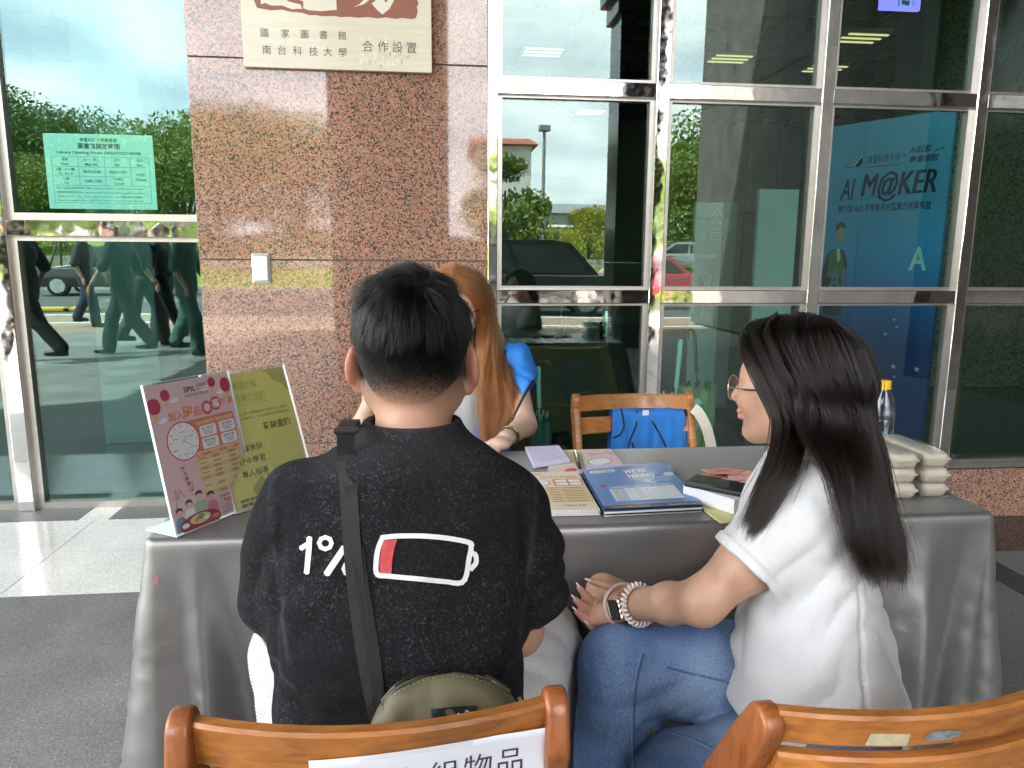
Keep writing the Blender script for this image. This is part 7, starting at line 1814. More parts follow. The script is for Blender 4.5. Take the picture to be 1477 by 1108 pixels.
# low battery print on the back
SHW = mat('shirt_print_white', (.72, .73, .75), .7, noise=.04, nscale=60); SHR_ = mat('shirt_print_red', (.50, .06, .07), .7, noise=.2, nscale=120)
p = Print(world_ray_drape(sh_b), .0004)
def dense(pts, n=6):
    out = []
    for a, b in zip(pts[:-1], pts[1:]): out += [(a[0] + (b[0] - a[0]) * i / n, a[1] + (b[1] - a[1]) * i / n) for i in range(n)]
    return out + [pts[-1]]
def stroke(pts, w):
    pts = dense(pts, 6) if len(pts) < 10 else pts
    for q in pts[::2]: p.ell(q[0], q[1], w / 2, w / 2, SHW, 1, 12)
    p.line(pts, w, SHW, 1)
def sm(pts, n=48): return [tuple(q[:2]) for q in catmull([(a, b, 0) for a, b in pts], n)]
stroke([(447, 777), (446, 795), (443, 824)], 8); stroke([(436, 790), (445, 784)], 7); stroke([(496, 791), (485, 808), (473, 826)], 9)
stroke([(470 + 9 * math.cos(t), 783 + 8.5 * math.sin(t)) for t in np.linspace(0, 2 * math.pi, 9)], 6); stroke([(505 + 9 * math.cos(t), 820 + 8.5 * math.sin(t)) for t in np.linspace(0, 2 * math.pi, 9)], 6)
stroke(sm([(552, 775), (575, 773), (610, 773), (645, 776), (676, 782), (679, 790), (676, 805), (668, 838), (640, 838), (600, 834), (560, 830), (544, 827), (543, 808), (546, 790), (552, 775)], 60), 7.2)
stroke(sm([(678, 797), (685, 800), (686, 811), (679, 820)], 12), 7)
p.poly([(553, 779), (573, 777.5), (569, 790), (566, 806), (565, 827), (548, 826), (547, 808)], SHR_, 1)
o = p.build('battery_print', sh)
# shoulder strap and pouch
STRAP = mat('webbing_black', (.018, .018, .019), .75, bump=.35, bscale=500)
dr = world_ray_drape(sh_b, .003)
pts = catmull([dr(*q, 0) for q in ((499, 622), (501, 660), (505, 720), (509, 790), (516, 860), (524, 920), (534, 980), (541, 1012), (546, 1040))], 44); top0 = Vector(pts[0])
pre = [top0 + Vector((.0, .10, -.060)), top0 + Vector((0, .075, -.008)), top0 + Vector((0, .035, .003))]
allp = np.vstack([catmull([*pre, Vector(pts[0])], 10)[:-1], pts])
nr = [(0, .3, 1)] * 6 + [(0, -.7, .7)] * 3 + [(0, -1, .25)] * 44
mb = MB(); ribbon(mb, allp, nr, .0225, .0022); strap = mb.build('pouch_strap', STRAP)
pouch = empty('waist_pouch', (.012, .87, .70), label='olive green pouch with a black strap slung across the man in black', cat='bag')
strap.name = 'strap'; strap.parent = pouch; local(strap, pouch)
pts2 = catmull([dr(*q, -.001) for q in ((506, 700), (516, 800), (528, 880), (538, 940), (547, 1012), (552, 1040))], 20); mb = MB(); ribbon(mb, pts2, [(.2, -1, .2)] * 20, .017, .002); o = mb.build('strap', STRAP, pouch); local(o, pouch)
mb = MB(); q = Vector(pts[0]); mb.box(q.x - .0155, q.x + .0155, q.y - .006, q.y + .008, q.z - .003, q.z + .004, .002); o = mb.build('buckle', BLK, pouch); local(o, pouch)
OLV = mat('olive_nylon', (.115, .105, .055), .55, noise=.10, nscale=14, bump=.12, bscale=600)
bp0 = oy(648, 1020, .865); S = SDF((-.14, .80, .56), (.16, .95, .80), .0035)
S.loft([(.58, .012, .872, .085, .020), (.63, .012, .868, .103, .030), (.70, .012, .866, .100, .033), (.738, .012, .868, .082, .028), (.760, .012, .870, .050, .020), (.772, .012, .872, .012, .010)], k=.0, p=2.3)
po_ = S.build('body', OLV, pouch, disp=lambda V, N: .0045 * fnoise(V * 22 + 4, 2) + folds(V, (1, 0, .45), 60, .0035, .4, 7) * np.clip((np.abs(V[:, 0] - .012) - .02) / .05, 0, 1)); po_b = bvh_of(po_); local(po_, pouch)
drp = world_ray_drape(po_b, .0015)
ZIP = mat('zip_olive', (.09, .085, .05), .5); zl = [(552, 1012), (575, 988), (610, 972), (645, 966), (680, 968), (710, 979), (735, 996)]
for off_, rr in ((0, .0022), (5, .0014)):
    zp = catmull([drp(a, b + off_, 0) for a, b in zl], 30); mb = MB(); mb.tube(zp, rr, 6); o = mb.build('zip', ZIP, pouch); local(o, pouch)
STI = mat('stitch_olive', (.26, .25, .14), .7); zp = catmull([drp(a, b + 11, 0) for a, b in zl], 61); mb = MB()
for i in range(0, 60, 2): mb.tube([zp[i], zp[i + 1] * .75 + zp[i] * .25], .0006, 4)
o = mb.build('stitching', STI, pouch); local(o, pouch)
p = Print(drp, .0004); LBK = mat('label_black', (.008, .008, .009), .6)
p.poly(dense([(622, 1023), (656, 1019), (688, 1017), (686, 1038), (660, 1042), (623, 1043), (622, 1023)], 3)[:-1], LBK, 1)
p.line([(657, 1033), (660, 1028), (664, 1030), (664, 1034), (668, 1033), (672, 1030), (670, 1027), (672, 1024), (676, 1026), (674, 1030), (678, 1031)], 1.1, WH, 2); p.ell(690, 1027, 2.5, 1.5, PURI, 2); p.text('Saint', 630, 1040, 6, WH, 2) if False else None
o = p.build('label', pouch); local(o, pouch)
mb = MB(); q = drp(748, 1006, 0); mb.tube([q, q + Vector((.008, -.004, -.012)), q + Vector((.01, -.004, -.03))], .003, 6); o = mb.build('zip_pull', STI, pouch); local(o, pouch)
q = drp(533, 1030, .002); mb = MB(); mb.box(q.x - .006, q.x + .008, .862, .868, q.z - .02, q.z + .02, .001); o = mb.build('side_tag', STRAP, pouch); local(o, pouch)

# ------------------------------------------------------------------ woman in white with long black hair
wom = empty('person', (.66, 1.15, 0), label='woman in a white T-shirt and jeans with long black hair and round glasses', cat='person')
HW = Head((.638, 1.238, 1.083), math.radians(132), .05)
B = SDF((.16, .90, -.02), (1.0, 1.56, 1.24), .0040)
head_sdf(B, HW)
fw = np.array([-.866, .5, 0.0])
B.chain([HW(-.02, 0, -.05), (.655, 1.205, .965), (.655, 1.20, .90)], [.052, .050, .07], .02)
B.loft([(.48, .665, 1.13, .15, .10), (.62, .655, 1.14, .135, .09), (.80, .645, 1.17, .14, .09), (.90, .648, 1.19, .15, .075), (.95, .65, 1.20, .08, .05)], rot=math.radians(60), k=.02)
SL, EL, WL = np.array((.605, 1.082, .903)), np.array((.430, 1.085, .745)), np.array((.357, 1.262, .655)); SR, ER, WR = np.array((.715, 1.345, .89)), np.array((.615, 1.35, .635)), np.array((.425, 1.385, .595))
B.chain([SL, SL * .45 + EL * .55, EL], [.042, .043, .036], .03); B.cap(EL, EL * .6 + WL * .4, .036, .0345, .02); B.cap(EL * .6 + WL * .4, WL, .0345, .0245, .015)
B.chain([SR, ER, WR], [.052, .040, .027], .02)
KL = np.array(oy(860, 876, 1.300)); dL = (KL - WL) / np.linalg.norm(KL - WL); nL = np.array([-.35, -.55, .75]); nL -= dL * (nL @ dL); nL /= np.linalg.norm(nL); bL = np.cross(nL, dL)
B.cap(WL, WL + dL * .02, .025, .027, .01); B.cap(WL + dL * .022, KL - dL * .012, .032, .036, .012, flat=(nL, .52))
for k in range(4): B.ell(KL + bL * (-.026 + .0175 * k), (.0105, .0095, .0095), None, .006); finger(B, KL + bL * (-.026 + .0175 * k) - dL * .004, dL * .5 - nL * .9, nL, (.030, .022, .017), .0082, (-.15, -.5, -.4))
q0_, q1_, q2_ = np.array(oy(897, 853, 1.29)), np.array(oy(880, 847, 1.315)), np.array(oy(866, 846, 1.33)); B.chain([q0_, q1_, q2_], [.013, .0105, .009], .008)
# right hand: fingers laced through from the far side, tips showing beyond the left knuckles
tips = []
B.cap(WR, np.array((.335, 1.365, .635)), .028, .036, .012); 
RB = [((882, 847), (866, 842), (852, 838), 1.280), ((858, 872), (845, 860), (836, 848), 1.283), ((855, 886), (841, 876), (830, 865), 1.285), ((858, 899), (843, 892), (832, 882), 1.288), ((874, 915), (861, 910), (849, 901), 1.286)]
for i, (pa, pb, pt, Yf) in enumerate(RB):
    tip, mid, b0 = np.array(oy(*pt, Yf)), np.array(oy(*pb, Yf + .002)), np.array(oy(*pa, Yf + .014))
    B.chain([np.array((.335, 1.362, .645 - .008 * i)), b0, mid, tip], [.0100, .0088, .0082, .0062], .0025); tips.append((tip, (tip - mid) / np.linalg.norm(tip - mid)))
body_w = B.build('body', SKIN_W, wom)
vattr(body_w, 'flush', lambda V: np.clip(sum(.55 * blob(V, t_, .020) for t_, _ in tips) + .95 * (np.exp(-((HW.local(V)[:, 2] + .0745) / .009) ** 2) * np.exp(-(HW.local(V)[:, 1] / .020) ** 2) * (HW.local(V)[:, 0] > .086)) + .85 * (np.exp(-((HW.local(V)[:, 2] + .0615) / .0055) ** 2) * np.exp(-(HW.local(V)[:, 1] / .020) ** 2) * (HW.local(V)[:, 0] > .088)) + .25 * blob(V, HW(.07, .045, -.03), .03) + .3 * blob(V, HW(.115, 0, -.037), .012), 0, 1))
local(body_w, wom)
NAIL = mat('nail_pale', (.80, .72, .68), .15, coat=1.0)
for tip, d in tips:
    mb = MB(); bm = bmesh.new(); bmesh.ops.create_uvsphere(bm, u_segments=10, v_segments=8, radius=1.0); q_ = Vector(d.tolist()).to_track_quat('X', 'Z').to_matrix()
    for v in bm.verts: v.co = q_ @ Vector((v.co.x * .0075, v.co.y * .0045, v.co.z * .002)) + Vector((tip + d * .0065 + np.array([0, -.003, .002])).tolist())
    mb.bm(bm, True); o = mb.build('fingernail', NAIL, wom); local(o, wom)
eyes(HW, wom)
for c_ in wom.children:
    if c_.name.startswith('eye'): local(c_, wom)
# round wire glasses
GOLD = chrome('rose_gold', (.80, .62, .55), .15, .0); gl_r = empty('glasses', HW(.11, 0, -.01), label='round thin rose gold glasses on the woman in white', cat='glasses'); LENS = pane_glass('lens', (.97, .97, .98), .05)
for sd in (-1, 1):
    cc = HW(.101, sd * .0325, -.016); mb = MB(); mb.tube([cc + HW.R @ np.array([-.004 * abs(math.cos(t)) , .0232 * math.cos(t), .0225 * math.sin(t)]) for t in np.linspace(0, 2 * math.pi, 41)], .0010, 6, caps=False); o = mb.build('rim', GOLD, gl_r); local(o, gl_r)
    vs = [cc + HW.R @ np.array([-.004 * abs(math.cos(t)), .0228 * math.cos(t), .0221 * math.sin(t)]) for t in np.linspace(0, 2 * math.pi, 33)[:-1]]; mb = MB(); mb.add([tuple(v) for v in vs], [tuple(range(32))]); o = mb.build('lens', LENS, gl_r); local(o, gl_r)
    mb = MB(); mb.tube([HW(.097, sd * .0555, -.012), HW(.090, sd * .068, -.010), HW(.055, sd * .080, -.010)], .0012, 6); o = mb.build('temple', GOLD, gl_r); local(o, gl_r)
    mb = MB(); mb.tube([HW(.055, sd * .080, -.010), HW(.00, sd * .088, -.008), HW(-.02, sd * .088, -.02)], .0018, 6); o = mb.build('temple_tip', BLK, gl_r); local(o, gl_r)
mb = MB(); mb.tube([HW(.101, .0095, -.012), HW(.105, 0, -.008), HW(.101, -.0095, -.012)], .001, 6); o = mb.build('bridge', GOLD, gl_r); local(o, gl_r)
# T-shirt
def cotton(name, col, bump=.2):
    return mat(name, col, .85, noise=.04, nscale=7, bump=bump, bscale=420, sheen=.1)
WTEE = cotton('white_cotton', (.60, .60, .61))
T = SDF((.36, .86, .44), (.96, 1.50, 1.02), .0042); rt = math.radians(60)
T.loft([(.50, .668, 1.125, .195, .160), (.56, .662, 1.128, .185, .146), (.64, .655, 1.135, .172, .128), (.74, .650, 1.15, .155, .110), (.83, .645, 1.17, .158, .110), (.885, .645, 1.185, .172, .100), (.925, .648, 1.197, .150, .078), (.950, .651, 1.203, .100, .066), (.968, .653, 1.205, .070, .058)], rot=rt, k=.01, p=2.2)
h0, h1 = SL + np.array([.015, .008, .012]), SL * .42 + EL * .58 + np.array([.004, 0, -.004]); dh = (h1 - h0) / np.linalg.norm(h1 - h0)
hR1 = SR * .45 + ER * .55; dR = (hR1 - SR) / np.linalg.norm(hR1 - SR)
S2 = T.like(); S2.chain([h0, (h0 + h1) / 2, h1 + dh * .03], [.056, .062, .071], .01).plane(h1 + dh * .010, dh + np.array([0, 0, .02]), .003).cap(h1 - dh * .015, h1 + dh * .07, .054, .063, .003, 'sub'); T.merge(S2, .025)
S2 = T.like(); S2.cap(SR, hR1 + dR * .03, .060, .070, .01).plane(hR1 + dR * .01, dR, .003); T.merge(S2, .025)
T.plane((.66, 1.12, .533), (-.10, 0, -1), .004)
T.loft([(.94, .653, 1.206, .048, .045), (1.0, .653, 1.206, .062, .058)], rot=rt, k=.004, op='sub')
def tee_disp(V, N):
    d = .0035 * fnoise(V * 9 + 7, 3); low = np.clip((.74 - V[:, 2]) / .18, 0, 1)
    d += folds(V, (.95, .15, -.25), 30, .0065, .55, 4.2) * low + folds(V, (.5, .2, 1), 36, .0045, .5, 9) * np.clip((V[:, 2] - .55) / .1, 0, 1) * np.clip((.80 - V[:, 2]) / .12, 0, 1)
    for c, dn, fr, am, rr in (((.60, 1.04, .80), (.7, 0, -.7), 62, .0065, .08), ((.54, 1.04, .84), (.6, .1, .8), 55, .004, .09), ((.75, 1.05, .62), (.3, .3, 1), 48, .0035, .11), ((.70, 1.02, .57), (.5, .2, 1), 50, .003, .09)): d += folds(V, dn, fr, am, .35, c[0] * 9) * blob(V, c, rr)
    d -= .0035 * np.exp(-((V[:, 0] - .655 - .05 * (V[:, 2] - .7)) / .004) ** 2) * (V[:, 1] < 1.12) * (V[:, 2] < .80)       # side seam
    hd = (V - h1) @ dh; d += .0018 * (np.exp(-((hd + .004) / .002) ** 2) - np.exp(-((hd + .012) / .0025) ** 2)) * (V[:, 0] < .56)
    return d
o = T.build('t_shirt', WTEE, wom, disp=tee_disp); tee_b = bvh_of(o); local(o, wom)
# jeans
DEN = mat('denim_base', (.06, .12, .27), .85)
m = DEN; n_, l_ = m.node_tree.nodes, m.node_tree.links; bs_ = n_['Principled BSDF']; tc = n_.new('ShaderNodeTexCoord')
mp_ = n_.new('ShaderNodeMapping'); mp_.inputs['Scale'].default_value = (260, 260, 36); l_.new(tc.outputs['Object'], mp_.inputs[0]); na = n_.new('ShaderNodeTexNoise'); na.inputs['Scale'].default_value = 2.2; na.inputs['Detail'].default_value = 4; l_.new(mp_.outputs[0], na.inputs['Vector'])
nb_ = n_.new('ShaderNodeTexNoise'); nb_.inputs['Scale'].default_value = 7; nb_.inputs['Detail'].default_value = 6; l_.new(tc.outputs['Object'], nb_.inputs['Vector'])
ra = ramp(n_, [(.35, (.040, .085, .195)), (.52, (.080, .150, .310)), (.70, (.21, .30, .46))]); mxx = n_.new('ShaderNodeMath'); mxx.operation = 'MULTIPLY_ADD'; mxx.inputs[1].default_value = .5; mh = n_.new('ShaderNodeMath'); mh.operation = 'MULTIPLY'; mh.inputs[1].default_value = .5
at = n_.new('ShaderNodeAttribute'); at.attribute_name = 'fade'; ad2 = n_.new('ShaderNodeMath'); ad2.operation = 'MULTIPLY_ADD'; ad2.inputs[1].default_value = .16
l_.new(na.outputs['Fac'], mh.inputs[0]); l_.new(nb_.outputs['Fac'], mxx.inputs[0]); l_.new(mh.outputs[0], mxx.inputs[2]); l_.new(at.outputs['Fac'], ad2.inputs[0]); l_.new(mxx.outputs[0], ad2.inputs[2]); l_.new(ad2.outputs[0], ra.inputs[0]); l_.new(ra.outputs[0], bs_.inputs['Base Color'])
bp = n_.new('ShaderNodeBump'); bp.inputs['Strength'].default_value = .3; bp.inputs['Distance'].default_value = .001; l_.new(na.outputs['Fac'], bp.inputs['Height']); l_.new(bp.outputs[0], bs_.inputs['Normal'])
J = SDF((.16, .92, .02), (.96, 1.44, .70), .005)
J.loft([(.46, .685, 1.135, .165, .125), (.60, .68, 1.135, .145, .105)], rot=rt, k=.03)
R0, R1, R2 = np.array((.66, 1.20, .525)), np.array((.345, 1.245, .545)), np.array((.335, 1.215, .10)); L0, L1, L2 = np.array((.64, 1.015, .50)), np.array((.415, 1.085, .405)), np.array((.48, 1.22, .06))
J.chain([R0, R0 * .5 + R1 * .5, R1], [.100, .094, .076], .02); J.chain([R1, R1 * .6 + R2 * .4, R2], [.076, .080, .092], .02); J.chain([L0, L1], [.105, .088], .015); J.chain([L1, L2], [.085, .09], .02)
def den_disp(V, N):
    d = .004 * fnoise(V * 10 + 1, 3) + .0012 * fnoise(V * 45, 2)
    for c, dn, fr, am, rr in (((.37, 1.18, .52), (-.5, .2, 1), 48, .009, .08), ((.47, 1.12, .53), (.6, 0, .9), 42, .009, .11), ((.50, 1.08, .43), (.5, 0, 1), 45, .009, .10), ((.33, 1.18, .36), (1, 0, .15), 34, .009, .16)): d += folds(V, dn, fr, am, .3, c[0] * 13) * blob(V, c, rr)
    return d
o = J.build('jeans', DEN, wom, disp=den_disp); vattr(o, 'fade', lambda V: blob(V, (.42, 1.14, .60), .12) * .8 + blob(V, (.33, 1.17, .50), .08) * .7 + .6 * blob(V, (.52, 1.05, .50), .10)); jb = bvh_of(o); local(o, wom)
# seams of the jeans (stitched ridges)
SEAM = mat('denim_seam', (.22, .32, .50), .8); dj = world_ray_drape(jb, .0008)
for path in ([(925, 944), (917, 975), (912, 1020), (911, 1060), (913, 1108)], [(958, 962), (985, 969), (1010, 975), (1040, 982), (1058, 988)], [(965, 1058), (990, 1064), (1020, 1078), (1050, 1092)]):
    q = [dj(a, b, 0) for a, b in sm(path, 40)]; mb = MB(); mb.tube(q, .0010, 6); o = mb.build('seam', SEAM, wom); local(o, wom)
    mb = MB(); mb.tube([Vector(v) + Vector((.004, -.001, 0)) for v in q], .0022, 6); o = mb.build('seam', DEN, wom); local(o, wom)
for x, y in ((.335, 1.25), (.48, 1.26)):
    mb = MB(); mb.tube([(x + .05, y - .03, .035), (x, y, .045), (x - .13, y + .05, .03)], [.04, .042, .03], 12); o = mb.build('shoe', C_WHT, wom); local(o, wom)
# wrist things: smart watch, pink ring, coiled hair tie
dW = (WL - EL) / np.linalg.norm(WL - EL); nW = np.array([-.55, -.80, .22]); nW -= dW * (nW @ dW); nW /= np.linalg.norm(nW); bW = np.cross(dW, nW)
def around(c, r, m=33, rz=1.0, wob=0.0): return [c + (nW * math.cos(t) + bW * math.sin(t) * rz) * r + dW * wob * math.sin(t * 2) for t in np.linspace(0, 2 * math.pi, m)]
wt = empty('smart_watch', WL, label='square smart watch with a black screen on the wrist of the woman in white', cat='watch')
cW = WL - dW * .008; Rm = Matrix((Vector(dW.tolist()), Vector(bW.tolist()), Vector(nW.tolist()))).transposed().to_4x4(); Rm.translation = Vector((cW + nW * .032).tolist())
mb = MB(); mb.T = Rm; mb.box(-.0165, .0165, -.0195, .0195, -.004, .005, .004); o = mb.build('case', mat('watch_gold', (.72, .55, .47), .25, metal=.9), wt); local(o, wt)
mb = MB(); mb.T = Rm; mb.box(-.015, .015, -.018, .018, .0045, .0062, .002); o = mb.build('screen', MATS['phone_screen'], wt); local(o, wt)
mb = MB(); 
for t in np.linspace(.65, 2 * math.pi - .65, 22):
    q = cW + (nW * math.cos(t) + bW * math.sin(t)) * .0285; mb.tube([q - dW * .008, q + dW * .008], .0022, 6)
o = mb.build('band', GOLD, wt); local(o, wt)
rg = empty('bangle', WL, label='thin pale pink bangle at the hand side of the smart watch', cat='bangle'); mb = MB(); c = WL + dW * .014; mb.tube([c + (nW * math.cos(t) + bW * math.sin(t)) * .0385 + dW * (.004 * math.cos(t)) for t in np.linspace(0, 2 * math.pi, 41)], .0034, 8, caps=False); o = mb.build('ring', mat('pale_pink', (.66, .46, .44), .45), rg); local(o, rg)
ht = empty('hair_tie', WL, label='coiled white and pink hair tie worn above the smart watch', cat='hair tie'); mb = MB(); c = WL - dW * .038; R_ = .0345
mb.tube([c + (nW * math.cos(t) + bW * math.sin(t)) * (R_ + .0042 * math.cos(26 * t)) + dW * .0048 * math.sin(26 * t) for t in np.linspace(0, 2 * math.pi, 420)], .0026, 6, caps=False); o = mb.build('coil', mat('coil_white', (.74, .64, .62), .3, coat=.5), ht); local(o, ht)
# hair
def PX(x, y, Y): return np.array(oy(x, y, Y))
GW = [[HW(.074, .004, .092), HW(.073, .035, .066), HW(.044, .072, .036), HW(.020, .086, .004), HW(-.006, .094, -.030), PX(1126, 602, 1.16), PX(1117, 655, 1.12), PX(1092, 715, 1.09), PX(1066, 778, 1.07)],
      [HW(.066, .006, .098), HW(.062, .050, .074), HW(.028, .083, .034), HW(.002, .094, .002), HW(-.019, .100, -.034), PX(1132, 625, 1.13), PX(1126, 680, 1.085), PX(1102, 735, 1.065), PX(1072, 792, 1.06)],
      [HW(.045, .006, .104), HW(.040, .058, .078), HW(-.002, .094, .028), HW(-.022, .099, .0), HW(-.035, .098, -.034), PX(1150, 622, 1.135), PX(1142, 668, 1.075), PX(1114, 724, 1.055), PX(1080, 780, 1.05)],
      [HW(.020, .006, .110), HW(.012, .060, .082), HW(-.028, .090, .028), HW(-.048, .094, .0), HW(-.062, .088, -.034), PX(1170, 630, 1.105), PX(1203, 692, 1.03), PX(1224, 770, .985), PX(1246, 830, .98)],
      [HW(-.010, .004, .112), HW(-.022, .058, .086), HW(-.055, .084, .030), HW(-.072, .081, .0), HW(-.085, .072, -.034), PX(1207, 625, 1.105), PX(1224, 690, 1.035), PX(1240, 775, .995), PX(1257, 846, .985)],
      [HW(-.035, .002, .110), HW(-.058, .048, .082), HW(-.085, .068, .028), HW(-.094, .061, .0), HW(-.103, .050, -.034), PX(1230, 632, 1.100), PX(1243, 700, 1.045), PX(1262, 780, 1.01), PX(1270, 852, 1.0)],
      [HW(-.055, 0, .102), HW(-.086, .030, .070), HW(-.108, .040, .018), HW(-.113, .036, -.008), HW(-.117, .028, -.042), PX(1249, 642, 1.105), PX(1264, 715, 1.07), PX(1281, 785, 1.035), PX(1284, 845, 1.025)],
      [HW(-.060, -.004, .098), HW(-.100, .004, .062), HW(-.122, .008, .012), HW(-.124, .008, -.012), HW(-.120, .006, -.042), PX(1266, 660, 1.125), PX(1280, 730, 1.11), PX(1296, 790, 1.08), PX(1296, 828, 1.07)],
      [HW(-.055, -.006, .100), HW(-.092, -.045, .062), HW(-.108, -.058, .010), HW(-.108, -.060, -.015), HW(-.102, -.060, -.045), (.775, 1.20, .92), (.80, 1.17, .82), (.815, 1.15, .76), (.81, 1.13, .73)],
      [HW(-.010, -.006, .112), HW(-.030, -.062, .080), HW(-.045, -.090, .020), HW(-.046, -.092, -.012), HW(-.045, -.092, -.045), (.76, 1.30, .93), (.775, 1.30, .84), (.78, 1.28, .78), (.78, 1.26, .74)],
      [HW(.045, -.004, .104), HW(.038, -.060, .072), HW(.012, -.090, .015), HW(.004, -.093, -.016), HW(-.005, -.094, -.05), (.74, 1.35, .93), (.765, 1.35, .84), (.775, 1.33, .78), (.78, 1.31, .74)],
      [HW(.080, -.002, .084), HW(.078, -.048, .050), HW(.052, -.076, .000), HW(.040, -.083, -.024), HW(.030, -.086, -.05), (.70, 1.37, .93), (.745, 1.37, .85), (.76, 1.35, .79), (.765, 1.33, .75)]]
HAIRW = hair_mat('hair_strand_darkbrown', (.010, .0074, .0066), .22, 1.36)
GF = GW[:3] + [[*GW[3][:4], *[np.array(q) for q in GW[2][4:]]]]; GF[3] = [*GW[3][:3], *GW[2][3:]]
st_w = np.concatenate([lock_strands(GF, 4300, 30, .0062, .30, .0035, 21), lock_strands(GW[3:], 9000, 30, .0066, .30, .0035, 22)])
cut_ = nrng.uniform(.87, 1.0, len(st_w)); tt_ = np.linspace(0, 29, 30)
for i_ in range(len(st_w)):
    u_ = tt_ * cut_[i_]; j_ = np.minimum(u_.astype(int), 28); f_ = (u_ - j_)[:, None]; st_w[i_] = st_w[i_][j_] * (1 - f_) + st_w[i_][j_ + 1] * f_
o = strands('hair', st_w, .00050, HAIRW, wom, taper=.15); local(o, wom)
HS = SDF((.40, .96, .68), (.95, 1.50, 1.24), .0045)
HS.ell(HW(-.014, 0, .020), (.104, .0865, .092), HW.R, .004); HS.plane(HW(.016, 0, .0), HW.f * .83 - HW.u * .55); 
for gi, q in enumerate(GW):
    c = catmull(q, 19)[:16]; HS.chain(list(c[3:]), list(np.concatenate([np.linspace(.010, .017, 7), np.linspace(.017, .006, 6)])), .012)
o = HS.build('hair_base', mat('hair_base_brown', (.006, .005, .0045), .85, spec=.15), wom, disp=lambda V, N: -.009 + 0 * V[:, 0]); local(o, wom)

# ------------------------------------------------------------------ staff woman across the table
stf = empty('person', (.09, 2.45, 0), label='woman with long ginger hair in a blue vest across the table, hand at her chin', cat='person')
HSx = Head((.075, 2.40, 1.150), math.radians(-96), .14)
B = SDF((-.36, 1.86, -.02), (.50, 2.86, 1.30), .0052)
head_sdf(B, HSx)
B.chain([HSx(-.02, 0, -.05), (.085, 2.44, 1.01), (.09, 2.46, .95)], [.05, .05, .07], .02)
B.loft([(.44, .09, 2.55, .16, .12), (.62, .09, 2.52, .135, .10), (.80, .09, 2.48, .145, .10), (.92, .09, 2.46, .165, .08), (.97, .088, 2.45, .08, .055)], k=.02)
aSL, aEL, aWL = np.array((.258, 2.42, .925)), np.array((.283, 2.24, .775)), np.array((.205, 2.075, .772)); aSR, aER, aWR = np.array((-.075, 2.43, .925)), np.array((-.215, 2.20, .785)), np.array((-.190, 2.165, .855))
B.chain([aSL, aEL], [.046, .036], .02); B.chain([aEL, aWL], [.036, .024], .015); B.chain([aSR, aER], [.046, .036], .02); B.chain([aER, aWR], [.035, .026], .015)
d = (aWL - aEL) / np.linalg.norm(aWL - aEL); hcn = aWL + d * .05; B.cap(aWL, hcn, .026, .036, .012, flat=((0, 0, 1), .5))
for k in range(4): finger(B, hcn + d * .02 + np.array([-.030 + .017 * k, .008 * k - .01, 0]) * .9, d, (0, 0, 1), (.034, .024, .018), .0078, (-.12, -.25, -.2))
finger(B, hcn + np.array([-.035, .0, 0]), d + np.array([-.5, .2, 0]), (0, 0, 1), (.03, .026), .0088, (-.1, -.2))
hcr = aWR + np.array([.012, -.005, .035]); B.ell(hcr, (.032, .024, .040), None, .012)
for k in range(4): finger(B, hcr + np.array([-.020 + .004 * k, -.018 + .001 * k, .030 - .016 * k]), (-.2, -1.0, .25), (.8, 0, .1), (.030, .026, .018), .0082, (.2, 1.2, .9))
finger(B, hcr + np.array([.02, -.012, .03]), (.25, -.3, 1.0), (0, 1, 0), (.028, .024), .0088, (.1, .2))
o = B.build('body', SKIN_S, stf); vattr(o, 'flush', lambda V: .5 * blob(V, hcr + np.array([-.02, -.03, 0]), .05) + .9 * (np.exp(-((HSx.local(V)[:, 2] + .068) / .010) ** 2) * np.exp(-(HSx.local(V)[:, 1] / .020) ** 2) * (HSx.local(V)[:, 0] > .086))); local(o, stf)
eyes(HSx, stf, (.05, .03, .02))
for c_ in stf.children:
    if c_.name.startswith('eye'): local(c_, stf)
gl2 = empty('glasses', HSx(.11, 0, -.01), label='dark framed glasses on the woman with ginger hair', cat='glasses')
for sd in (-1, 1):
    cc = HSx(.108, sd * .033, -.016); mb = MB(); mb.tube([cc + HSx.R @ np.array([0, .025 * math.cos(t), .020 * math.sin(t)]) for t in np.linspace(0, 2 * math.pi, 31)], .0014, 6, caps=False); o = mb.build('rim', BLK, gl2); local(o, gl2)
    mb = MB(); mb.tube([HSx(.106, sd * .058, -.010), HSx(.090, sd * .074, -.010), HSx(.0, sd * .084, -.008)], .0018, 6); o = mb.build('temple', BLK, gl2); local(o, gl2)
mb = MB(); mb.tube([HSx(.108, .009, -.012), HSx(.111, 0, -.009), HSx(.108, -.009, -.012)], .0014, 6); o = mb.build('bridge', BLK, gl2); local(o, gl2)
T = SDF((-.22, 2.26, .40), (.40, 2.76, 1.06), .0055)
T.loft([(.44, .09, 2.55, .175, .135), (.62, .09, 2.52, .150, .115), (.80, .09, 2.48, .158, .112), (.91, .09, 2.46, .172, .092), (.955, .089, 2.455, .120, .075), (.985, .088, 2.45, .068, .06)], k=.01)
for a, e in ((aSL, aEL), (aSR, aER)): T.cap(a, a * .9 + e * .1, .050, .050, .02)
T.loft([(.94, .087, 2.445, .05, .05), (1.02, .087, 2.44, .065, .062)], k=.004, op='sub')
o = T.build('t_shirt', WTEE, stf, disp=lambda V, N: .004 * fnoise(V * 10, 3)); local(o, stf)
Vv = SDF((-.30, 2.22, .40), (.46, 2.80, 1.06), .0055)
Vv.loft([(.46, .09, 2.55, .195, .150), (.62, .09, 2.52, .172, .130), (.80, .09, 2.48, .175, .125), (.90, .09, 2.46, .190, .106), (.945, .089, 2.455, .150, .086), (.968, .088, 2.45, .100, .070)], k=.01)
rings = []
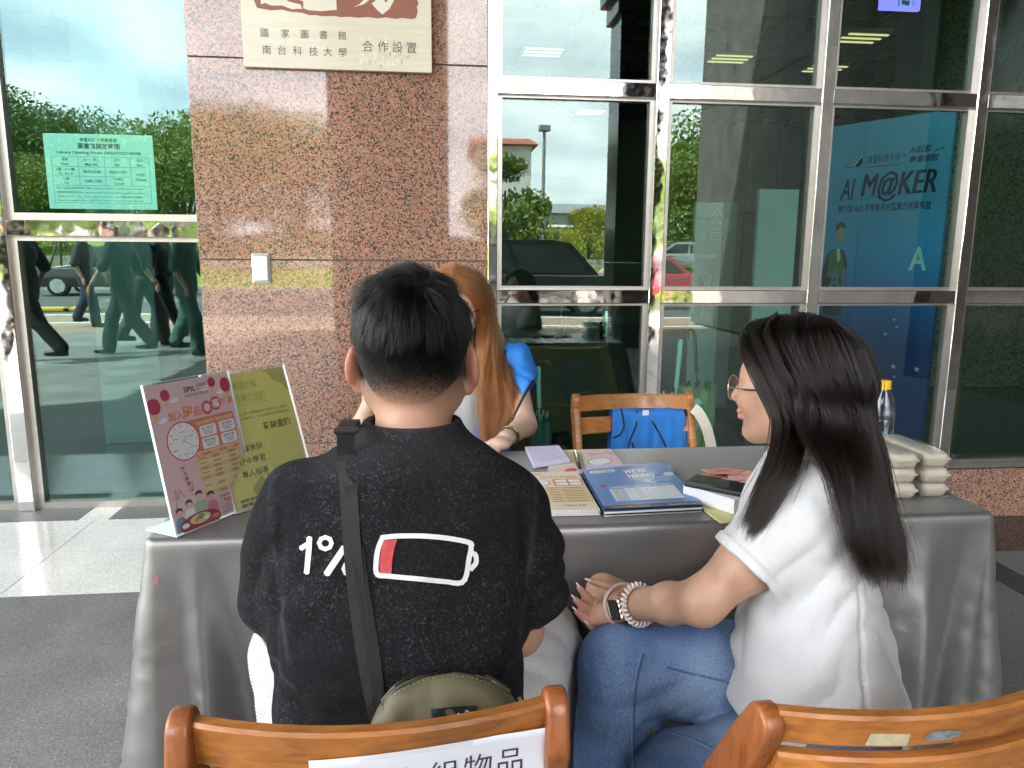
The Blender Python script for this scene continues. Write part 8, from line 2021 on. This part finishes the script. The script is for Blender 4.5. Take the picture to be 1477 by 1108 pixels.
for sgn, a in ((1, aSL), (-1, aSR)):
    Vv.chain([(.09 + sgn * .10, 2.455, .960), a + np.array([sgn * .010, .003, .030]), a + np.array([sgn * .040, -.012, -.018])], [.036, .052, .046], .03)
    e_ = aEL if sgn > 0 else aER; S2 = Vv.like(); d2 = (e_ - a) / np.linalg.norm(e_ - a); pe = a + d2 * .10 + np.array([sgn * .035, 0, 0]); S2.cap(a, pe + d2 * .10 + np.array([sgn * .010, 0, .01]), .053, .058, .01).plane(pe, np.array([sgn * 1.0, -.3, -.45]), .003).cap(a + d2 * .10, a + d2 * .22, .047, .050, .003, 'sub'); Vv.merge(S2, .02)
    npl = np.array([sgn * 1.0, -.3, -.45]); x1 = np.cross(d2, (0, 0, 1.0)); x1 /= np.linalg.norm(x1); x2 = np.cross(x1, d2); rings.append([a + d2 * .10 + np.array([sgn * .006, 0, .006]) + d2 * ((pe - a - d2 * .10) @ npl) / (d2 @ npl) + w_ - d2 * (w_ @ npl) / (d2 @ npl) for w_ in ((x1 * math.cos(t) + x2 * math.sin(t)) * .0610 for t in np.linspace(0, 2 * math.pi, 31))])
Vv.loft([(.60, .085, 2.36, .062, .10), (.75, .085, 2.34, .066, .10), (.88, .086, 2.35, .074, .11), (.96, .087, 2.40, .072, .12), (1.06, .087, 2.44, .07, .12)], k=.003, op='sub')
ve = Vv.build('vest', VEST, stf, disp=lambda V, N: .004 * fnoise(V * 9 + 3, 3) + folds(V, (1, .2, .3), 34, .003, .5, 2)); veb = bvh_of(ve); local(ve, stf)
dv_ = world_ray_drape(veb, .001)
def pipe(path, r_=.0042):
    hit_ = [dv_(a, b, 0) for a, b in path]; hit_ = [h_ for h_ in hit_ if h_.y > 1.8]
    if len(hit_) < 2: return
    q = catmull(hit_, 30); mb = MB(); mb.tube(q, r_, 6); o = mb.build('piping', PIPE, ve)
for r_ in rings: mb = MB(); mb.tube(r_, .0045, 6, caps=False); mb.build('piping', PIPE, ve)
pipe([(727, 492), (730, 505), (727, 520), (722, 534)]); pipe([(657, 578), (662, 595), (668, 612), (674, 628)])
mb = MB(); z_ = catmull([dv_(726, 612, 0), dv_(724, 640, 0)], 8); mb.tube(z_, .003, 6); mb.build('zip', mat('zip_white', (.7, .72, .74), .4), ve)
J2 = SDF((-.20, 2.05, .02), (.40, 2.80, .64), .009); J2.loft([(.42, .09, 2.57, .18, .14), (.58, .09, 2.55, .17, .13)], k=.03)
for hx in (0.0, .18): J2.chain([(hx, 2.5, .50), (hx, 2.15, .50), (hx, 2.18, .10)], [.085, .07, .055], .02)
o = J2.build('trousers', C_BLK, stf); local(o, stf)
for hx in (0.0, .18): mb = MB(); mb.tube([(hx, 2.26, .05), (hx, 2.16, .05), (hx, 2.05, .035)], [.04, .042, .03], 10); o = mb.build('shoe', BLK, stf); local(o, stf)
br_ = empty('bracelet', aWL, label='thin dark and gold bracelet on the wrist resting on the table', cat='bracelet'); dB = (aWL - aEL) / np.linalg.norm(aWL - aEL); n1 = np.cross(dB, (0, 0, 1.0)); n1 /= np.linalg.norm(n1); n2 = np.cross(n1, dB)
for off_, mt_, r_ in ((-.020, BLK, .0022), (-.034, chrome('gold', (.75, .55, .22), .2, 0), .0028)):
    mb = MB(); mb.tube([aWL + dB * off_ + (n1 * math.cos(t) + n2 * math.sin(t)) * .031 for t in np.linspace(0, 2 * math.pi, 31)], r_, 6, caps=False); o = mb.build('band', mt_, br_); local(o, br_)
stool = empty('stool', (.09, 2.58, 0), label='plain stool hidden under the woman in the blue vest', cat='stool'); mb = MB(); mb.box(-.18, .18, -.16, .16, .37, .41, .01); mb.build('seat', WOOD_L, stool)
for x in (-.14, .14):
    for y in (-.12, .12): mb = MB(); mb.tube([(x, y, 0), (x, y, .37)], .014); mb.build('leg', WOOD_L, stool)
# ginger hair (her left side is the right side of the photograph)
GS = [[HSx(.080, .006, .085), HSx(.085, .045, .058), HSx(.074, .074, .015), HSx(.058, .086, -.045), PX(697, 500, 2.36), PX(690, 560, 2.31), PX(697, 610, 2.28), PX(702, 640, 2.26)],
      [HSx(.070, .006, .092), HSx(.070, .058, .066), HSx(.050, .088, .015), HSx(.036, .096, -.045), PX(704, 505, 2.36), PX(700, 560, 2.31), PX(706, 605, 2.28), PX(709, 634, 2.26)],
      [HSx(.045, .006, .104), HSx(.040, .064, .076), HSx(.020, .096, .015), HSx(.008, .102, -.045), PX(712, 505, 2.37), PX(716, 560, 2.30), PX(722, 602, 2.27), PX(714, 632, 2.26)],
      [HSx(.010, .004, .110), HSx(.004, .066, .078), HSx(-.018, .094, .015), HSx(-.025, .100, -.045), PX(719, 510, 2.39), PX(730, 555, 2.31), PX(735, 595, 2.28), PX(724, 624, 2.27)],
      [HSx(-.030, .002, .108), HSx(-.050, .058, .074), HSx(-.072, .076, .012), HSx(-.076, .080, -.05), PX(722, 510, 2.42), PX(736, 548, 2.33), PX(743, 580, 2.29), PX(732, 612, 2.28)],
      [HSx(-.060, 0, .098), HSx(-.100, .0, .060), HSx(-.118, 0, .005), HSx(-.112, 0, -.06), (.09, 2.54, .93), (.09, 2.57, .85), (.09, 2.58, .78), (.09, 2.58, .74)],
      [HSx(-.020, -.004, .110), HSx(-.035, -.062, .074), HSx(-.05, -.086, .01), HSx(-.05, -.09, -.05), (-.02, 2.44, .95), (-.04, 2.40, .88), (-.04, 2.37, .80), (-.04, 2.35, .75)],
      [HSx(.045, -.004, .104), HSx(.040, -.064, .074), HSx(.020, -.094, .01), HSx(.008, -.098, -.05), (-.03, 2.38, .97), (-.04, 2.34, .88), (-.04, 2.31, .80), (-.035, 2.30, .76)],
      [HSx(.080, -.004, .086), HSx(.084, -.045, .055), HSx(.072, -.074, .008), HSx(.052, -.086, -.05), (-.01, 2.33, .97), (-.02, 2.30, .88), (-.02, 2.28, .80), (-.015, 2.27, .76)]]
HAIRS = hair_mat('hair_strand_ginger', (.23, .082, .028), .32)
o = strands('hair', lock_strands(GS, 9000, 34, .0085, .30, .004, 33, wave=.008), .00055, HAIRS, stf, taper=.2); local(o, stf)
HAIRS2 = hair_mat('hair_strand_copper', (.17, .058, .018), .32)
o = strands('hair', lock_strands(GS, 4000, 34, .0105, .2, .005, 35, wave=.011), .00055, HAIRS2, stf, taper=.2); local(o, stf)
HB = SDF((-.12, 2.20, .72), (.36, 2.66, 1.30), .006); HB.ell(HSx(-.012, 0, .012), (.103, .0855, .103), HSx.R, .004); HB.plane(HSx(.034, 0, .0), HSx.f * .83 - HSx.u * .55)
for q in GS: c = catmull(q, 16)[:14]; HB.chain(list(c[3:]), list(np.concatenate([np.linspace(.010, .017, 6), np.linspace(.017, .007, 5)])), .012)
o = HB.build('hair_base', mat('hair_base_ginger', (.10, .034, .010), .85), stf, disp=lambda V, N: -.010 + 0 * V[:, 0]); local(o, stf)
